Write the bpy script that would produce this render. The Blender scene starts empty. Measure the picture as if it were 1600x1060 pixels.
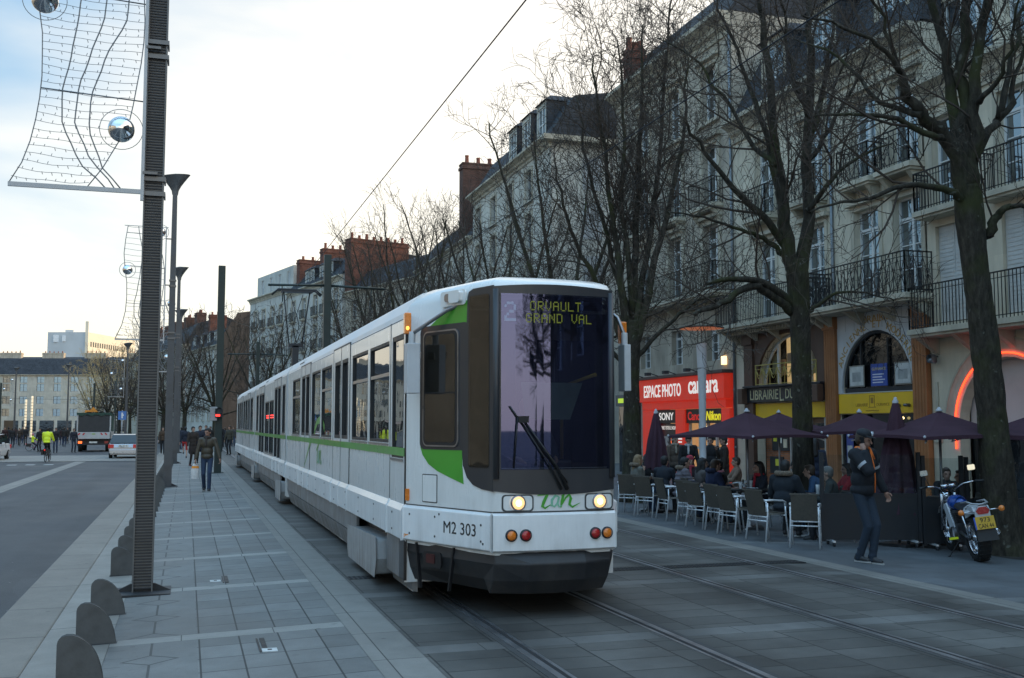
import bpy, math, random
from mathutils import Vector, Matrix
D = bpy.data
S = bpy.context.scene
COL = S.collection
R = math.radians
V = Vector
random.seed(7)
TMP = D.scenes.new('workbench')

# ------------------------------------------------------------------ camera maths (survey of the place)
F_ = 1627.0
CX_, CY_, HC, HV = 800.0, 530.0, 1.8, 664.0
PITCH = math.atan((HV - CY_) / F_)
YAW = math.atan((800 - 291) / math.hypot(F_, HV - CY_))
FW = V((math.sin(YAW) * math.cos(PITCH), math.cos(YAW) * math.cos(PITCH), math.sin(PITCH)))
RT = V((math.cos(YAW), -math.sin(YAW), 0))
UP = RT.cross(FW)


def at(u, v, d):
    """surveyed point: sight line u, v at distance d along the line of sight"""
    q = FW + RT * ((u - CX_) / F_) + UP * ((CY_ - v) / F_)
    return V((0, 0, HC)) + q * d


def zg(x):
    if x > 15: return -.2625
    if x > 7.5: return -.035 * (x - 7.5)
    if x > 1.5: return 0.0
    if x > -1.62: return .03 * (x - 1.5)
    return -.22


def gp(u, d):
    """ground point below sight column u at depth d"""
    p = at(u, HV, d)
    return V((p.x, p.y, zg(p.x)))


# ------------------------------------------------------------------ scene helpers
def thing(name, label, cat, loc=(0, 0, 0), rotz=0.0, group=None):
    o = D.objects.new(name, None)
    COL.objects.link(o)
    o.empty_display_size = .2
    o.location = loc
    o.rotation_euler = (0, 0, rotz)
    o['label'] = label
    o['category'] = cat
    if group: o['group'] = group
    return o


def tag(o, label, cat, group=None):
    o['label'] = label
    o['category'] = cat
    if group: o['group'] = group
    return o


def struct(o, kind='structure'):
    o['kind'] = kind
    return o


def kids(o):
    return [c for c in COL.objects if c.parent == o]


def dup(root, loc, rotz=0.0, label=None, group=None, scale=None):
    def cp(o, par):
        c = o.copy()
        COL.objects.link(c)
        if par is not None: c.parent = par
        for k in o.children: cp(k, c)
        return c
    r = cp(root, None)
    r.location = loc
    r.rotation_euler = (0, 0, rotz)
    if scale is not None:
        r.scale = (scale,) * 3 if isinstance(scale, (int, float)) else scale
    if label: r['label'] = label
    if group: r['group'] = group
    return r


class MB:
    def __init__(s):
        s.v, s.f, s.m, s.s = [], [], [], []

    def add(s, vs, fs, mi=0, sm=False):
        b = len(s.v)
        s.v.extend([tuple(p) for p in vs])
        for f in fs:
            s.f.append([b + i for i in f])
            s.m.append(mi)
            s.s.append(sm)

    def quad(s, a, b, c, d, mi=0): s.add([a, b, c, d], [(0, 1, 2, 3)], mi)

    def poly(s, pts, mi=0): s.add(pts, [tuple(range(len(pts)))], mi)

    def box(s, x0, x1, y0, y1, z0, z1, mi=0):
        s.add([(x0, y0, z0), (x1, y0, z0), (x1, y1, z0), (x0, y1, z0), (x0, y0, z1), (x1, y0, z1), (x1, y1, z1), (x0, y1, z1)],
              [(0, 3, 2, 1), (4, 5, 6, 7), (0, 1, 5, 4), (1, 2, 6, 5), (2, 3, 7, 6), (3, 0, 4, 7)], mi)

    def beam(s, p0, p1, w, h, mi=0, up=(0, 0, 1)):
        p0, p1, up = V(p0), V(p1), V(up)
        t = (p1 - p0).normalized()
        if abs(t.dot(up)) > .98: up = V((0, 1, 0))
        a = t.cross(up).normalized()
        b = a.cross(t).normalized()
        a, b = a * w / 2, b * h / 2
        s.add([p0 - a - b, p0 + a - b, p0 + a + b, p0 - a + b, p1 - a - b, p1 + a - b, p1 + a + b, p1 - a + b],
              [(0, 3, 2, 1), (4, 5, 6, 7), (0, 1, 5, 4), (1, 2, 6, 5), (2, 3, 7, 6), (3, 0, 4, 7)], mi)

    def tube(s, pts, r, n=6, mi=0, sm=True, caps=True, closed=False):
        pts = [V(p) for p in pts]
        k = len(pts)
        rr = r if isinstance(r, (list, tuple)) else [r] * k
        vs, fs = [], []
        prev = None
        for i, p in enumerate(pts):
            if closed: t = pts[(i + 1) % k] - pts[i - 1]
            elif i == 0: t = pts[1] - p
            elif i == k - 1: t = p - pts[i - 1]
            else: t = pts[i + 1] - pts[i - 1]
            t.normalize()
            if prev is None:
                a = t.cross(V((0, 0, 1)))
                if a.length < .1: a = t.cross(V((0, 1, 0)))
            else:
                a = prev - t * prev.dot(t)
                if a.length < 1e-4: a = t.cross(V((1, .3, .2)))
            a.normalize()
            prev = a
            b = t.cross(a)
            for j in range(n):
                an = 2 * math.pi * j / n
                vs.append(p + (a * math.cos(an) + b * math.sin(an)) * rr[i])
        for i in range(k if closed else k - 1):
            i2 = (i + 1) % k
            for j in range(n):
                j2 = (j + 1) % n
                fs.append((i * n + j, i * n + j2, i2 * n + j2, i2 * n + j))
        s.add(vs, fs, mi, sm)
        if caps and not closed:
            b0 = len(s.v) - len(vs)
            s.f.append([b0 + j for j in range(n)][::-1]); s.m.append(mi); s.s.append(False)
            s.f.append([b0 + (k - 1) * n + j for j in range(n)]); s.m.append(mi); s.s.append(False)

    def lathe(s, prof, n=16, c=(0, 0, 0), ax='z', mi=0, sm=True):
        vs, fs = [], []
        for (r, h) in prof:
            for j in range(n):
                a = 2 * math.pi * j / n
                x, y = r * math.cos(a), r * math.sin(a)
                p = {'z': (x, y, h), 'x': (h, x, y), 'y': (x, h, y)}[ax]
                vs.append((p[0] + c[0], p[1] + c[1], p[2] + c[2]))
        for i in range(len(prof) - 1):
            for j in range(n):
                j2 = (j + 1) % n
                fs.append((i * n + j, i * n + j2, (i + 1) * n + j2, (i + 1) * n + j))
        s.add(vs, fs, mi, sm)

    def ell(s, c, r, nu=12, nv=8, mi=0, rot=None, sm=True):
        vs, fs = [], []
        for i in range(nv + 1):
            th = math.pi * i / nv
            for j in range(nu):
                ph = 2 * math.pi * j / nu
                p = V((r[0] * math.sin(th) * math.cos(ph), r[1] * math.sin(th) * math.sin(ph), r[2] * math.cos(th)))
                if rot is not None: p = rot @ p
                vs.append(p + V(c))
        for i in range(nv):
            for j in range(nu):
                j2 = (j + 1) % nu
                fs.append((i * nu + j, (i + 1) * nu + j, (i + 1) * nu + j2, i * nu + j2))
        s.add(vs, fs, mi, sm)

    def prism(s, poly, f, d0, d1, mi=0, mis=None):
        """poly of (a, b); f(a, b, d) -> point"""
        n = len(poly)
        s.add([f(a, b, d0) for a, b in poly] + [f(a, b, d1) for a, b in poly],
              [tuple(range(n)), tuple(range(2 * n - 1, n - 1, -1))], mi)
        b0 = len(s.v) - 2 * n
        for i in range(n):
            j = (i + 1) % n
            s.f.append([b0 + i, b0 + j, b0 + n + j, b0 + n + i]); s.m.append(mi if mis is None else mis); s.s.append(False)

    def grid(s, fn, nu, nv, mi=0, sm=True):
        vs = [fn(i / nu, j / nv) for i in range(nu + 1) for j in range(nv + 1)]
        fs = [(i * (nv + 1) + j, (i + 1) * (nv + 1) + j, (i + 1) * (nv + 1) + j + 1, i * (nv + 1) + j + 1) for i in range(nu) for j in range(nv)]
        s.add(vs, fs, mi, sm)

    def mesh(s, name):
        me = D.meshes.new(name)
        me.from_pydata(s.v, [], s.f)
        me.polygons.foreach_set('material_index', s.m)
        me.polygons.foreach_set('use_smooth', s.s)
        return me

    def build(s, name, mats, parent=None, org=None, loc=None, bevel=0, bseg=2):
        """org: world point that becomes the local origin (vertices were given in world space)"""
        if org is not None:
            s.v = [(p[0] - org[0], p[1] - org[1], p[2] - org[2]) for p in s.v]
        me = s.mesh(name)
        for m in (mats if isinstance(mats, (list, tuple)) else [mats]): me.materials.append(m)
        return place(name, me, parent, loc, bevel, bseg)


def place(name, me, parent=None, loc=None, bevel=0, bseg=2, rotz=0):
    o = D.objects.new(name, me)
    COL.objects.link(o)
    if parent is not None: o.parent = parent
    if loc is not None: o.location = loc
    if rotz: o.rotation_euler = (0, 0, rotz)
    if bevel:
        b = o.modifiers.new('Bevel', 'BEVEL')
        b.width = bevel; b.segments = bseg; b.limit_method = 'ANGLE'; b.angle_limit = R(35)
        b.harden_normals = False
    return o


def wall(mb, x0, x1, z0, z1, ops, f, dep, mi=0, mir=None):
    """wall sheet with openings (x0,x1,z0,z1[,rise of arch]); f(x,z,d) -> point"""
    mir = mi if mir is None else mir
    xs = sorted(set([x0, x1] + [round(v, 4) for o in ops for v in o[:2]]))
    zs = sorted(set([z0, z1] + [round(v, 4) for o in ops for v in o[2:4]]))
    xs = [x for x in xs if x0 <= x <= x1]
    zs = [z for z in zs if z0 <= z <= z1]
    for i in range(len(xs) - 1):
        run = None
        for j in range(len(zs) - 1):
            cx, cz = (xs[i] + xs[i + 1]) / 2, (zs[j] + zs[j + 1]) / 2
            hole = any(o[0] < cx < o[1] and o[2] < cz < o[3] for o in ops)
            if not hole:
                if run is None: run = zs[j]
                if j == len(zs) - 2:
                    mb.quad(f(xs[i], run, 0), f(xs[i + 1], run, 0), f(xs[i + 1], zs[j + 1], 0), f(xs[i], zs[j + 1], 0), mi)
            elif run is not None:
                mb.quad(f(xs[i], run, 0), f(xs[i + 1], run, 0), f(xs[i + 1], zs[j], 0), f(xs[i], zs[j], 0), mi)
                run = None
    for o in ops:
        a, b, c, d = o[:4]
        rise = o[4] if len(o) > 4 else 0
        zt = d - rise
        mb.quad(f(a, c, 0), f(a, zt, 0), f(a, zt, dep), f(a, c, dep), mir)
        mb.quad(f(b, c, 0), f(b, zt, 0), f(b, zt, dep), f(b, c, dep), mir)
        mb.quad(f(a, c, 0), f(b, c, 0), f(b, c, dep), f(a, c, dep), mir)
        if not rise:
            mb.quad(f(a, d, 0), f(b, d, 0), f(b, d, dep), f(a, d, dep), mir)
        else:
            n = 16
            pr = None
            for k in range(n + 1):
                t = math.pi * (1 - k / n)
                x = (a + b) / 2 + (b - a) / 2 * math.cos(t)
                z = zt + rise * math.sin(t)
                if pr:
                    mb.quad(f(pr[0], pr[1], 0), f(x, z, 0), f(x, d, 0), f(pr[0], d, 0), mi)
                    mb.quad(f(pr[0], pr[1], 0), f(x, z, 0), f(x, z, dep), f(pr[0], pr[1], dep), mir)
                pr = (x, z)


# ------------------------------------------------------------------ materials
class NT:
    def __init__(s, name):
        s.mat = D.materials.new(name)
        s.mat.use_nodes = True
        s.t = s.mat.node_tree
        s.t.nodes.clear()
        s.out = s.n('ShaderNodeOutputMaterial')

    def n(s, ty, **kw):
        x = s.t.nodes.new(ty)
        for k, v in kw.items(): setattr(x, k, v)
        return x

    def l(s, a, b): s.t.links.new(a, b)

    def put(s, sock, v):
        if hasattr(v, 'is_output') or isinstance(v, bpy.types.NodeSocket): s.l(v, sock)
        else: sock.default_value = v

    def math(s, op, a, b=0.0, c=None):
        m = s.n('ShaderNodeMath', operation=op)
        s.put(m.inputs[0], a); s.put(m.inputs[1], b)
        if c is not None: s.put(m.inputs[2], c)
        return m.outputs[0]

    def obj(s):
        return s.n('ShaderNodeTexCoord').outputs['Object']

    def noise(s, vec, scale=5, detail=4, rough=.55, dist=0.0):
        k = s.n('ShaderNodeTexNoise')
        if vec is not None: s.l(vec, k.inputs['Vector'])
        k.inputs['Scale'].default_value = scale
        k.inputs['Detail'].default_value = detail
        k.inputs['Roughness'].default_value = rough
        k.inputs['Distortion'].default_value = dist
        return k.outputs['Fac']

    def ramp(s, fac, stops):
        k = s.n('ShaderNodeValToRGB')
        s.l(fac, k.inputs[0])
        e = k.color_ramp.elements
        while len(e) < len(stops): e.new(.5)
        for q, (p, c) in zip(e, stops):
            q.position = p
            q.color = (*c, 1) if len(c) == 3 else c
        return k.outputs['Color']

    def maprange(s, v, a, b, c, d):
        k = s.n('ShaderNodeMapRange')
        s.l(v, k.inputs[0])
        for i, q in enumerate((a, b, c, d)): k.inputs[i + 1].default_value = q
        return k.outputs[0]

    def mix(s, fac, a, b, blend='MIX'):
        k = s.n('ShaderNodeMix', data_type='RGBA', blend_type=blend)
        s.put(k.inputs[0], fac)
        for so, v in ((k.inputs[6], a), (k.inputs[7], b)):
            if isinstance(v, (tuple, list)): so.default_value = (*v, 1) if len(v) == 3 else v
            else: s.l(v, so)
        return k.outputs[2]

    def bump(s, h, strength=.3, dist=.02):
        k = s.n('ShaderNodeBump')
        s.l(h, k.inputs['Height'])
        k.inputs['Strength'].default_value = strength
        k.inputs['Distance'].default_value = dist
        return k.outputs[0]

    def bsdf(s, col, rough=.6, metal=0.0, normal=None, spec=None, coat=0, emit=None, estr=0, alpha=None):
        b = s.n('ShaderNodeBsdfPrincipled')
        for nm, v in (('Base Color', col), ('Roughness', rough), ('Metallic', metal)):
            so = b.inputs[nm]
            if isinstance(v, (tuple, list)): so.default_value = (*v, 1) if len(v) == 3 else v
            elif isinstance(v, (int, float)): so.default_value = v
            else: s.l(v, so)
        if normal is not None: s.l(normal, b.inputs['Normal'])
        if spec is not None: b.inputs['Specular IOR Level'].default_value = spec
        if coat:
            b.inputs['Coat Weight'].default_value = coat
            b.inputs['Coat Roughness'].default_value = .08
        if emit is not None:
            s.put(b.inputs['Emission Color'], (*emit, 1))
            b.inputs['Emission Strength'].default_value = estr
        return b

    def done(s, sh):
        s.l(sh.outputs[0], s.out.inputs[0])
        return s.mat


_mc = {}


def M(col, rough=.6, metal=0.0, var=.18, sc=4.0, bump=0.0, bsc=60.0, spec=None, coat=0, emit=None, estr=0, tint=None):
    """plain surface with uneven tone, wear and fine relief"""
    key = (tuple(col), rough, metal, var, sc, bump, bsc, spec, coat, emit, estr, tint)
    if key in _mc: return _mc[key]
    t = NT('surface_%d' % len(_mc))
    o = t.obj()
    a = t.noise(o, sc, 5, .6)
    dark = tuple(c * (1 - var * 1.3) for c in col)
    lite = tuple(min(1, c * (1 + var)) for c in (tint or col))
    c = t.ramp(a, [(.3, dark), (.5, col), (.72, lite)])
    fine = t.noise(o, bsc, 2, .5)
    rr = t.maprange(a, .3, .7, max(.02, rough - .08), min(1, rough + .1))
    nm = t.bump(fine, bump, .01) if bump else None
    _mc[key] = t.done(t.bsdf(c, rr, metal, nm, spec, coat, emit, estr))
    return _mc[key]


def EM(col, strength):
    key = ('em', tuple(col), strength)
    if key not in _mc:
        _mc[key] = M(col, .4, 0, .05, 3, emit=tuple(col), estr=strength)
    return _mc[key]


def glass(dark=(.012, .014, .016), ior=1.75, tint=(1, 1, 1), wav=.02, name='glass', see=0.0, gmax=1.0):
    """window glass: mirrors by fresnel over a dark (or partly clear) room"""
    t = NT(name)
    o = t.obj()
    w = t.noise(o, 1.3, 2, .5)
    nm = t.bump(w, wav, .3)
    ge = t.n('ShaderNodeNewGeometry')
    dt = t.n('ShaderNodeVectorMath', operation='DOT_PRODUCT')
    t.l(ge.outputs['Normal'], dt.inputs[0]); t.l(ge.outputs['Incoming'], dt.inputs[1])
    cs = t.math('ABSOLUTE', dt.outputs['Value'])
    f0 = ((ior - 1) / (ior + 1)) ** 2
    fr_ = t.math('MULTIPLY_ADD', t.math('POWER', t.math('SUBTRACT', 1.0, cs), 5.0), 1 - f0, f0)
    g = t.n('ShaderNodeBsdfGlossy')
    g.inputs[0].default_value = (*tint, 1)
    g.inputs[1].default_value = .02
    t.l(nm, g.inputs['Normal'])
    d = t.n('ShaderNodeBsdfDiffuse')
    v = t.noise(o, .7, 3, .6)
    t.l(t.ramp(v, [(.35, tuple(c * .5 for c in dark)), (.65, tuple(c * 1.7 for c in dark))]), d.inputs[0])
    base = d.outputs[0]
    if see:
        tr = t.n('ShaderNodeBsdfTransparent')
        tr.inputs[0].default_value = (.8, .85, .86, 1)
        mx = t.n('ShaderNodeMixShader')
        mx.inputs[0].default_value = see
        t.l(base, mx.inputs[1]); t.l(tr.outputs[0], mx.inputs[2])
        base = mx.outputs[0]
    m2 = t.n('ShaderNodeMixShader')
    t.l(fr_, m2.inputs[0]); t.l(base, m2.inputs[1]); t.l(g.outputs[0], m2.inputs[2])
    t.l(m2.outputs[0], t.out.inputs[0])
    return t.mat


def text_part(name, txt, mat, parent, mtx, w=None, h=None, depth=.004, shear=0, space=1.0, bold=0.0, align='CENTER'):
    """lettering as a mesh in the xy plane of mtx (x right, y up), centred, fitted to w and/or h"""
    c = D.curves.new('t', 'FONT')
    c.body = txt
    c.align_x = align
    c.align_y = 'CENTER'
    c.extrude = depth
    c.offset = bold
    c.shear = shear
    c.space_character = space
    c.resolution_u = 3
    o = D.objects.new('t', c)
    TMP.collection.objects.link(o)
    vl = TMP.view_layers[0]
    vl.update()
    me = D.meshes.new_from_object(o.evaluated_get(vl.depsgraph))
    D.objects.remove(o)
    D.curves.remove(c)
    xs = [v.co.x for v in me.vertices]; ys = [v.co.y for v in me.vertices]
    cx, cy = (min(xs) + max(xs)) / 2, (min(ys) + max(ys)) / 2
    sx = (w / (max(xs) - min(xs))) if w else None
    sy = (h / (max(ys) - min(ys))) if h else None
    sx = sx or sy; sy = sy or sx
    for v in me.vertices:
        v.co = ((v.co.x - cx) * sx, (v.co.y - cy) * sy, v.co.z)
    me.materials.clear()
    me.materials.append(mat)
    ob = D.objects.new(name, me)
    COL.objects.link(ob)
    ob.parent = parent
    ob.matrix_local = mtx
    return ob


def frame(o, x, y):
    """4x4 from origin and x / y axes"""
    x = V(x).normalized(); y = V(y).normalized(); z = x.cross(y)
    m = Matrix.Identity(4)
    for i in range(3):
        m[i][0], m[i][1], m[i][2], m[i][3] = x[i], y[i], z[i], o[i]
    return m
# ------------------------------------------------------------------ ground, road, paving, rails
def paving_mat(name, base, bw, rh, ox, oy, band_p=0, band_w=0, band_o=0, band_col=None, offset=0.0, mortar=.016, dark=.25, diamonds=False, var=.14, stain=.35, swap=False, rails=()):
    t = NT(name)
    o = t.obj()
    sep = t.n('ShaderNodeSeparateXYZ'); t.l(o, sep.inputs[0])
    x, y = sep.outputs[0], sep.outputs[1]
    cmb = t.n('ShaderNodeCombineXYZ')
    if swap:
        t.l(t.math('ADD', y, oy), cmb.inputs[0]); t.l(t.math('ADD', x, ox), cmb.inputs[1])
    else:
        t.l(t.math('ADD', x, ox), cmb.inputs[0]); t.l(t.math('ADD', y, oy), cmb.inputs[1])
    br = t.n('ShaderNodeTexBrick')
    br.offset = offset
    t.l(cmb.outputs[0], br.inputs['Vector'])
    br.inputs['Scale'].default_value = 1
    br.inputs['Brick Width'].default_value = bw
    br.inputs['Row Height'].default_value = rh
    br.inputs['Mortar Size'].default_value = mortar / 2
    br.inputs['Mortar Smooth'].default_value = .2
    br.inputs['Color1'].default_value = (*[c * (1 - var) for c in base], 1)
    br.inputs['Color2'].default_value = (*[c * (1 + var) for c in base], 1)
    br.inputs['Mortar'].default_value = (*[c * dark for c in base], 1)
    col, joint = br.outputs['Color'], br.outputs['Fac']
    if diamonds:
        # left border course: lozenges and long strips
        yy = t.math('FRACT', t.math('DIVIDE', y, .933))
        dy = t.math('MULTIPLY', t.math('ABSOLUTE', t.math('SUBTRACT', yy, .5)), .933)
        dx = t.math('ABSOLUTE', t.math('ADD', x, .23))
        dd = t.math('ABSOLUTE', t.math('SUBTRACT', t.math('ADD', t.math('DIVIDE', dx, .21), t.math('DIVIDE', dy, .17)), 1.0))
        line = t.math('LESS_THAN', dd, .085)
        v2 = t.math('MULTIPLY', t.math('LESS_THAN', dx, .01), t.math('GREATER_THAN', dy, .17))
        strips = t.math('MULTIPLY', t.math('LESS_THAN', t.math('FRACT', t.math('DIVIDE', y, .311)), .03),
                        t.math('LESS_THAN', x, -.44))
        cover = t.math('LESS_THAN', x, .13)
        e = t.math('MINIMUM', t.math('ADD', t.math('ADD', line, v2), strips), 1.0)
        j2 = t.math('MULTIPLY', e, cover)
        col = t.mix(cover, col, base)
        joint = t.math('ADD', t.math('MULTIPLY', joint, t.math('SUBTRACT', 1.0, cover)), j2)
        col = t.mix(j2, col, tuple(c * .4 for c in base))
    if band_p:
        fb = t.math('FRACT', t.math('DIVIDE', t.math('ADD', y, -band_o), band_p))
        inb = t.math('LESS_THAN', fb, band_w / band_p)
        jx = t.math('LESS_THAN', t.math('FRACT', t.math('DIVIDE', x, .78)), .012)
        edge = t.math('LESS_THAN', t.math('ABSOLUTE', t.math('SUBTRACT', t.math('ABSOLUTE', t.math('SUBTRACT', fb, band_w / band_p / 2)), band_w / band_p / 2)), .0022)
        bc = t.mix(jx, band_col, tuple(c * .4 for c in base))
        col = t.mix(inb, col, bc)
        col = t.mix(edge, col, tuple(c * .4 for c in base))
        joint = t.math('MULTIPLY', joint, t.math('SUBTRACT', 1.0, inb))
    big = t.noise(o, .55, 6, .65, .3)
    mid = t.noise(o, 3.1, 5, .7)
    grit = t.noise(o, 120, 2, .5)
    s1 = t.maprange(big, .3, .7, 1 - stain, 1 + stain * .5)
    s2 = t.maprange(mid, .25, .75, .84, 1.13)
    s3 = t.maprange(grit, .3, .7, .9, 1.1)
    vo = t.n('ShaderNodeTexVoronoi'); t.l(o, vo.inputs['Vector']); vo.inputs['Scale'].default_value = 2.6
    gum = t.math('MULTIPLY', t.math('LESS_THAN', vo.outputs['Distance'], .06), t.math('GREATER_THAN', t.noise(o, 1.7, 2, .5), .5))
    spots = t.noise(o, 5, 5, .7)
    s4 = t.math('MULTIPLY', t.maprange(spots, .6, .75, 1.0, .7), t.math('SUBTRACT', 1.0, t.math('MULTIPLY', gum, .35)))
    k = t.math('MULTIPLY', t.math('MULTIPLY', s1, s2), t.math('MULTIPLY', s3, s4))
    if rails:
        # oil and brake dust by the rails, plus painted shade under the tram
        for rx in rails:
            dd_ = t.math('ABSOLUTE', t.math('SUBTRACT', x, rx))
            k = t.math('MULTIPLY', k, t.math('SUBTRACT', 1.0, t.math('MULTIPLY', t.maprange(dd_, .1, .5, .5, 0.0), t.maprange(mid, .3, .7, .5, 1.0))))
    col = t.mix(1.0, col, k, 'MULTIPLY')
    h = t.math('SUBTRACT', t.math('MULTIPLY', grit, .25), joint)
    nm = t.bump(h, .35, .006)
    rough = t.maprange(big, .3, .7, .55, .8)
    return t.done(t.bsdf(col, rough, 0, nm, .4))


def asphalt_mat():
    t = NT('asphalt')
    o = t.obj()
    big = t.noise(o, .3, 5, .6)
    mid = t.noise(o, 2.5, 4, .7)
    grit = t.noise(o, 160, 2, .6)
    c = t.ramp(big, [(.3, (.034, .036, .039)), (.7, (.056, .058, .062))])
    k = t.math('MULTIPLY', t.maprange(mid, .3, .7, .88, 1.1), t.maprange(grit, .3, .7, .7, 1.3))
    c = t.mix(1.0, c, k, 'MULTIPLY')
    sx = t.n('ShaderNodeMapping'); sx.inputs['Scale'].default_value = (1, .03, 1); t.l(o, sx.inputs[0])
    lane = t.noise(sx.outputs[0], 1.3, 4, .6)
    c = t.mix(1.0, c, t.maprange(lane, .3, .7, .78, 1.2), 'MULTIPLY')
    pt = t.n('ShaderNodeMapping'); pt.inputs['Scale'].default_value = (.5, .12, 1); t.l(o, pt.inputs[0])
    pv = t.n('ShaderNodeTexVoronoi'); pv.distance = 'CHEBYCHEV'; t.l(pt.outputs[0], pv.inputs['Vector']); pv.inputs['Scale'].default_value = .8
    c = t.mix(1.0, c, t.maprange(pv.outputs['Color'], 0, 1, .82, 1.12), 'MULTIPLY')
    chips = t.maprange(t.noise(o, 14, 1, .3), .79, .81, 0, 1)
    c = t.mix(chips, c, (.22, .21, .19))
    return t.done(t.bsdf(c, t.maprange(big, .3, .7, .55, .75), 0, t.bump(grit, .4, .006), .4))


M_ASPH = asphalt_mat()
M_PAVE = paving_mat('pavement_slabs', (.172, .17, .16), .33, .4667, -.15, -9.66, 2.8, .26, 9.53, (.285, .275, .25), diamonds=True)
M_KERB = paving_mat('kerb_granite', (.2, .18, .155), 3.0, 1.55, 0, .6, mortar=.02, var=.06, stain=.3)
M_KERB2 = paving_mat('kerb_stone', (.235, .22, .195), 3.0, 2.8, 0, .6, mortar=.018, var=.05, stain=.22)
M_EDGE = paving_mat('edge_granite', (.215, .203, .182), .43, 1.05, .2, .3, mortar=.012, var=.06, stain=.22)
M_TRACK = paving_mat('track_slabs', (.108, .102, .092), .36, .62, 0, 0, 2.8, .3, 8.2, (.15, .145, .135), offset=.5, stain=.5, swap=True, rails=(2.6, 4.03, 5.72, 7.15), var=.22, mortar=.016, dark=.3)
M_PLAZA = paving_mat('plaza_slabs', (.105, .112, .118), .8, .42, .1, .2, 5.6, .3, 8.9, (.16, .163, .163), offset=.5, stain=.3, mortar=.008, dark=.6)
M_GROUND = M((.13, .13, .125), .8, 0, .2, .3, .2, 40)

YN, YF = -40.0, 175.0


def strip(name, mat, xs, y0=YN, y1=YF, dz=0.0, parent=None):
    mb = MB()
    n = 24
    for i in range(len(xs) - 1):
        for j in range(n):
            ya, yb = y0 + (y1 - y0) * j / n, y0 + (y1 - y0) * (j + 1) / n
            a, b = xs[i], xs[i + 1]
            mb.quad((a[0], ya, a[1] + dz), (b[0], ya, b[1] + dz), (b[0], yb, b[1] + dz), (a[0], yb, a[1] + dz))
    return mb.build(name, mat, parent)


mb = MB()
mb.quad((-900, -300, -.32), (900, -300, -.32), (900, 1600, -.32), (-900, 1600, -.32))
struct(mb.build('ground', M_GROUND))
struct(strip('road', M_ASPH, [(-60, -.22), (-1.70, -.22)], YN, 62.0))
mb = MB()
mb.box(-1.69, -1.15, YN, YF, -.3, -.078)
struct(mb.build('kerb', M_KERB, bevel=.02))
struct(strip('kerb_course', M_KERB2, [(-1.147, zg(-1.147)), (-.58, zg(-.58))]))
struct(strip('pavement', M_PAVE, [(-.577, zg(-.577)), (.4, zg(.4)), (1.4, zg(1.4))]))
struct(strip('granite_edging', M_EDGE, [(1.403, zg(1.4)), (1.5, 0), (1.82, 0)]))
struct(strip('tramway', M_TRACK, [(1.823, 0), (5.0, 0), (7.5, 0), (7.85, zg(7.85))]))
struct(strip('plaza_edging', M_EDGE, [(7.853, zg(7.853)), (8.22, zg(8.22))]))
struct(strip('plaza', M_PLAZA, [(8.223, zg(8.223)), (11, zg(11)), (15, -.2625), (32, -.2625)], YN, 200))
# pale crossing table at the far junction, with the road beyond it
struct(strip('crossing_paving', M_EDGE, [(-60, -.2), (-1.66, -.2)], 62.0, 74.0))
struct(strip('junction_road', M_ASPH, [(-200, -.21), (-1.66, -.21)], 74.0, 420))
struct(strip('junction_plaza', M_PLAZA, [(-1.64, -.19), (60, -.19)], 176, 330))
# markings
mk = M((.42, .42, .41), .7, 0, .25, 6, .1, 90)
mb = MB(); mb.quad((-5.75, YN, -.214), (-5.2, YN, -.214), (-5.2, 61.9, -.214), (-5.75, 61.9, -.214))
struct(mb.build('lane_strip', M_EDGE))
mb = MB()
for i in range(9):
    x = -6.6 - i * .85
    mb.quad((x - .22, 57.2, -.213), (x + .22, 57.2, -.213), (x + .22, 58.0, -.213), (x - .22, 58.0, -.213))
struct(mb.build('give_way_marks', mk))
mb = MB()
for x in (-8.4, -10.2, -12.5):
    mb.quad((x - .12, 46.2, -.213), (x + .12, 46.2, -.213), (x + .12, 47.0, -.213), (x - .12, 47.0, -.213))
struct(mb.build('lane_studs', mk))

# rails
M_RAILTOP = M((.3, .3, .31), .38, .85, .25, 1.5)
M_GROOVE = M((.012, .012, .013), .8, 0, .2, 4)
M_SEAL = M((.045, .044, .043), .7, 0, .25, 5, .2, 60)
rl = ['nearest worn tram rail running under the left wheels of the tram', 'shiny tram rail emerging under the right side of the tram',
      'inner rail of the empty track beside the tram', 'outer rail of the empty track nearest the cafe terrace']
for x, lb in zip((2.6, 4.03, 5.72, 7.15), rl):
    root = thing('tram_rail', lb, 'rail', (x, 20, 0), 0, 'rails of the two tram tracks')
    s = 1 if x in (2.6, 5.72) else -1
    mb = MB()
    mb.box(-.028, .028, YN - 20, 150, -.05, .006)
    mb.build('rail_head', M_RAILTOP, root)
    mb = MB()
    a, b = sorted((s * .029, s * .068))
    mb.box(a, b, YN - 20, 150, -.05, .0025)
    mb.build('groove', M_GROOVE, root)
    mb = MB()
    a, b = sorted((s * .069, s * .1))
    mb.box(a, b, YN - 20, 150, -.05, .005)
    mb.box(*sorted((-s * .029, -s * .085)), YN - 20, 150, -.05, .003, 1)
    mb.build('guard_lip', [M_RAILTOP, M_SEAL], root)

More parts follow.
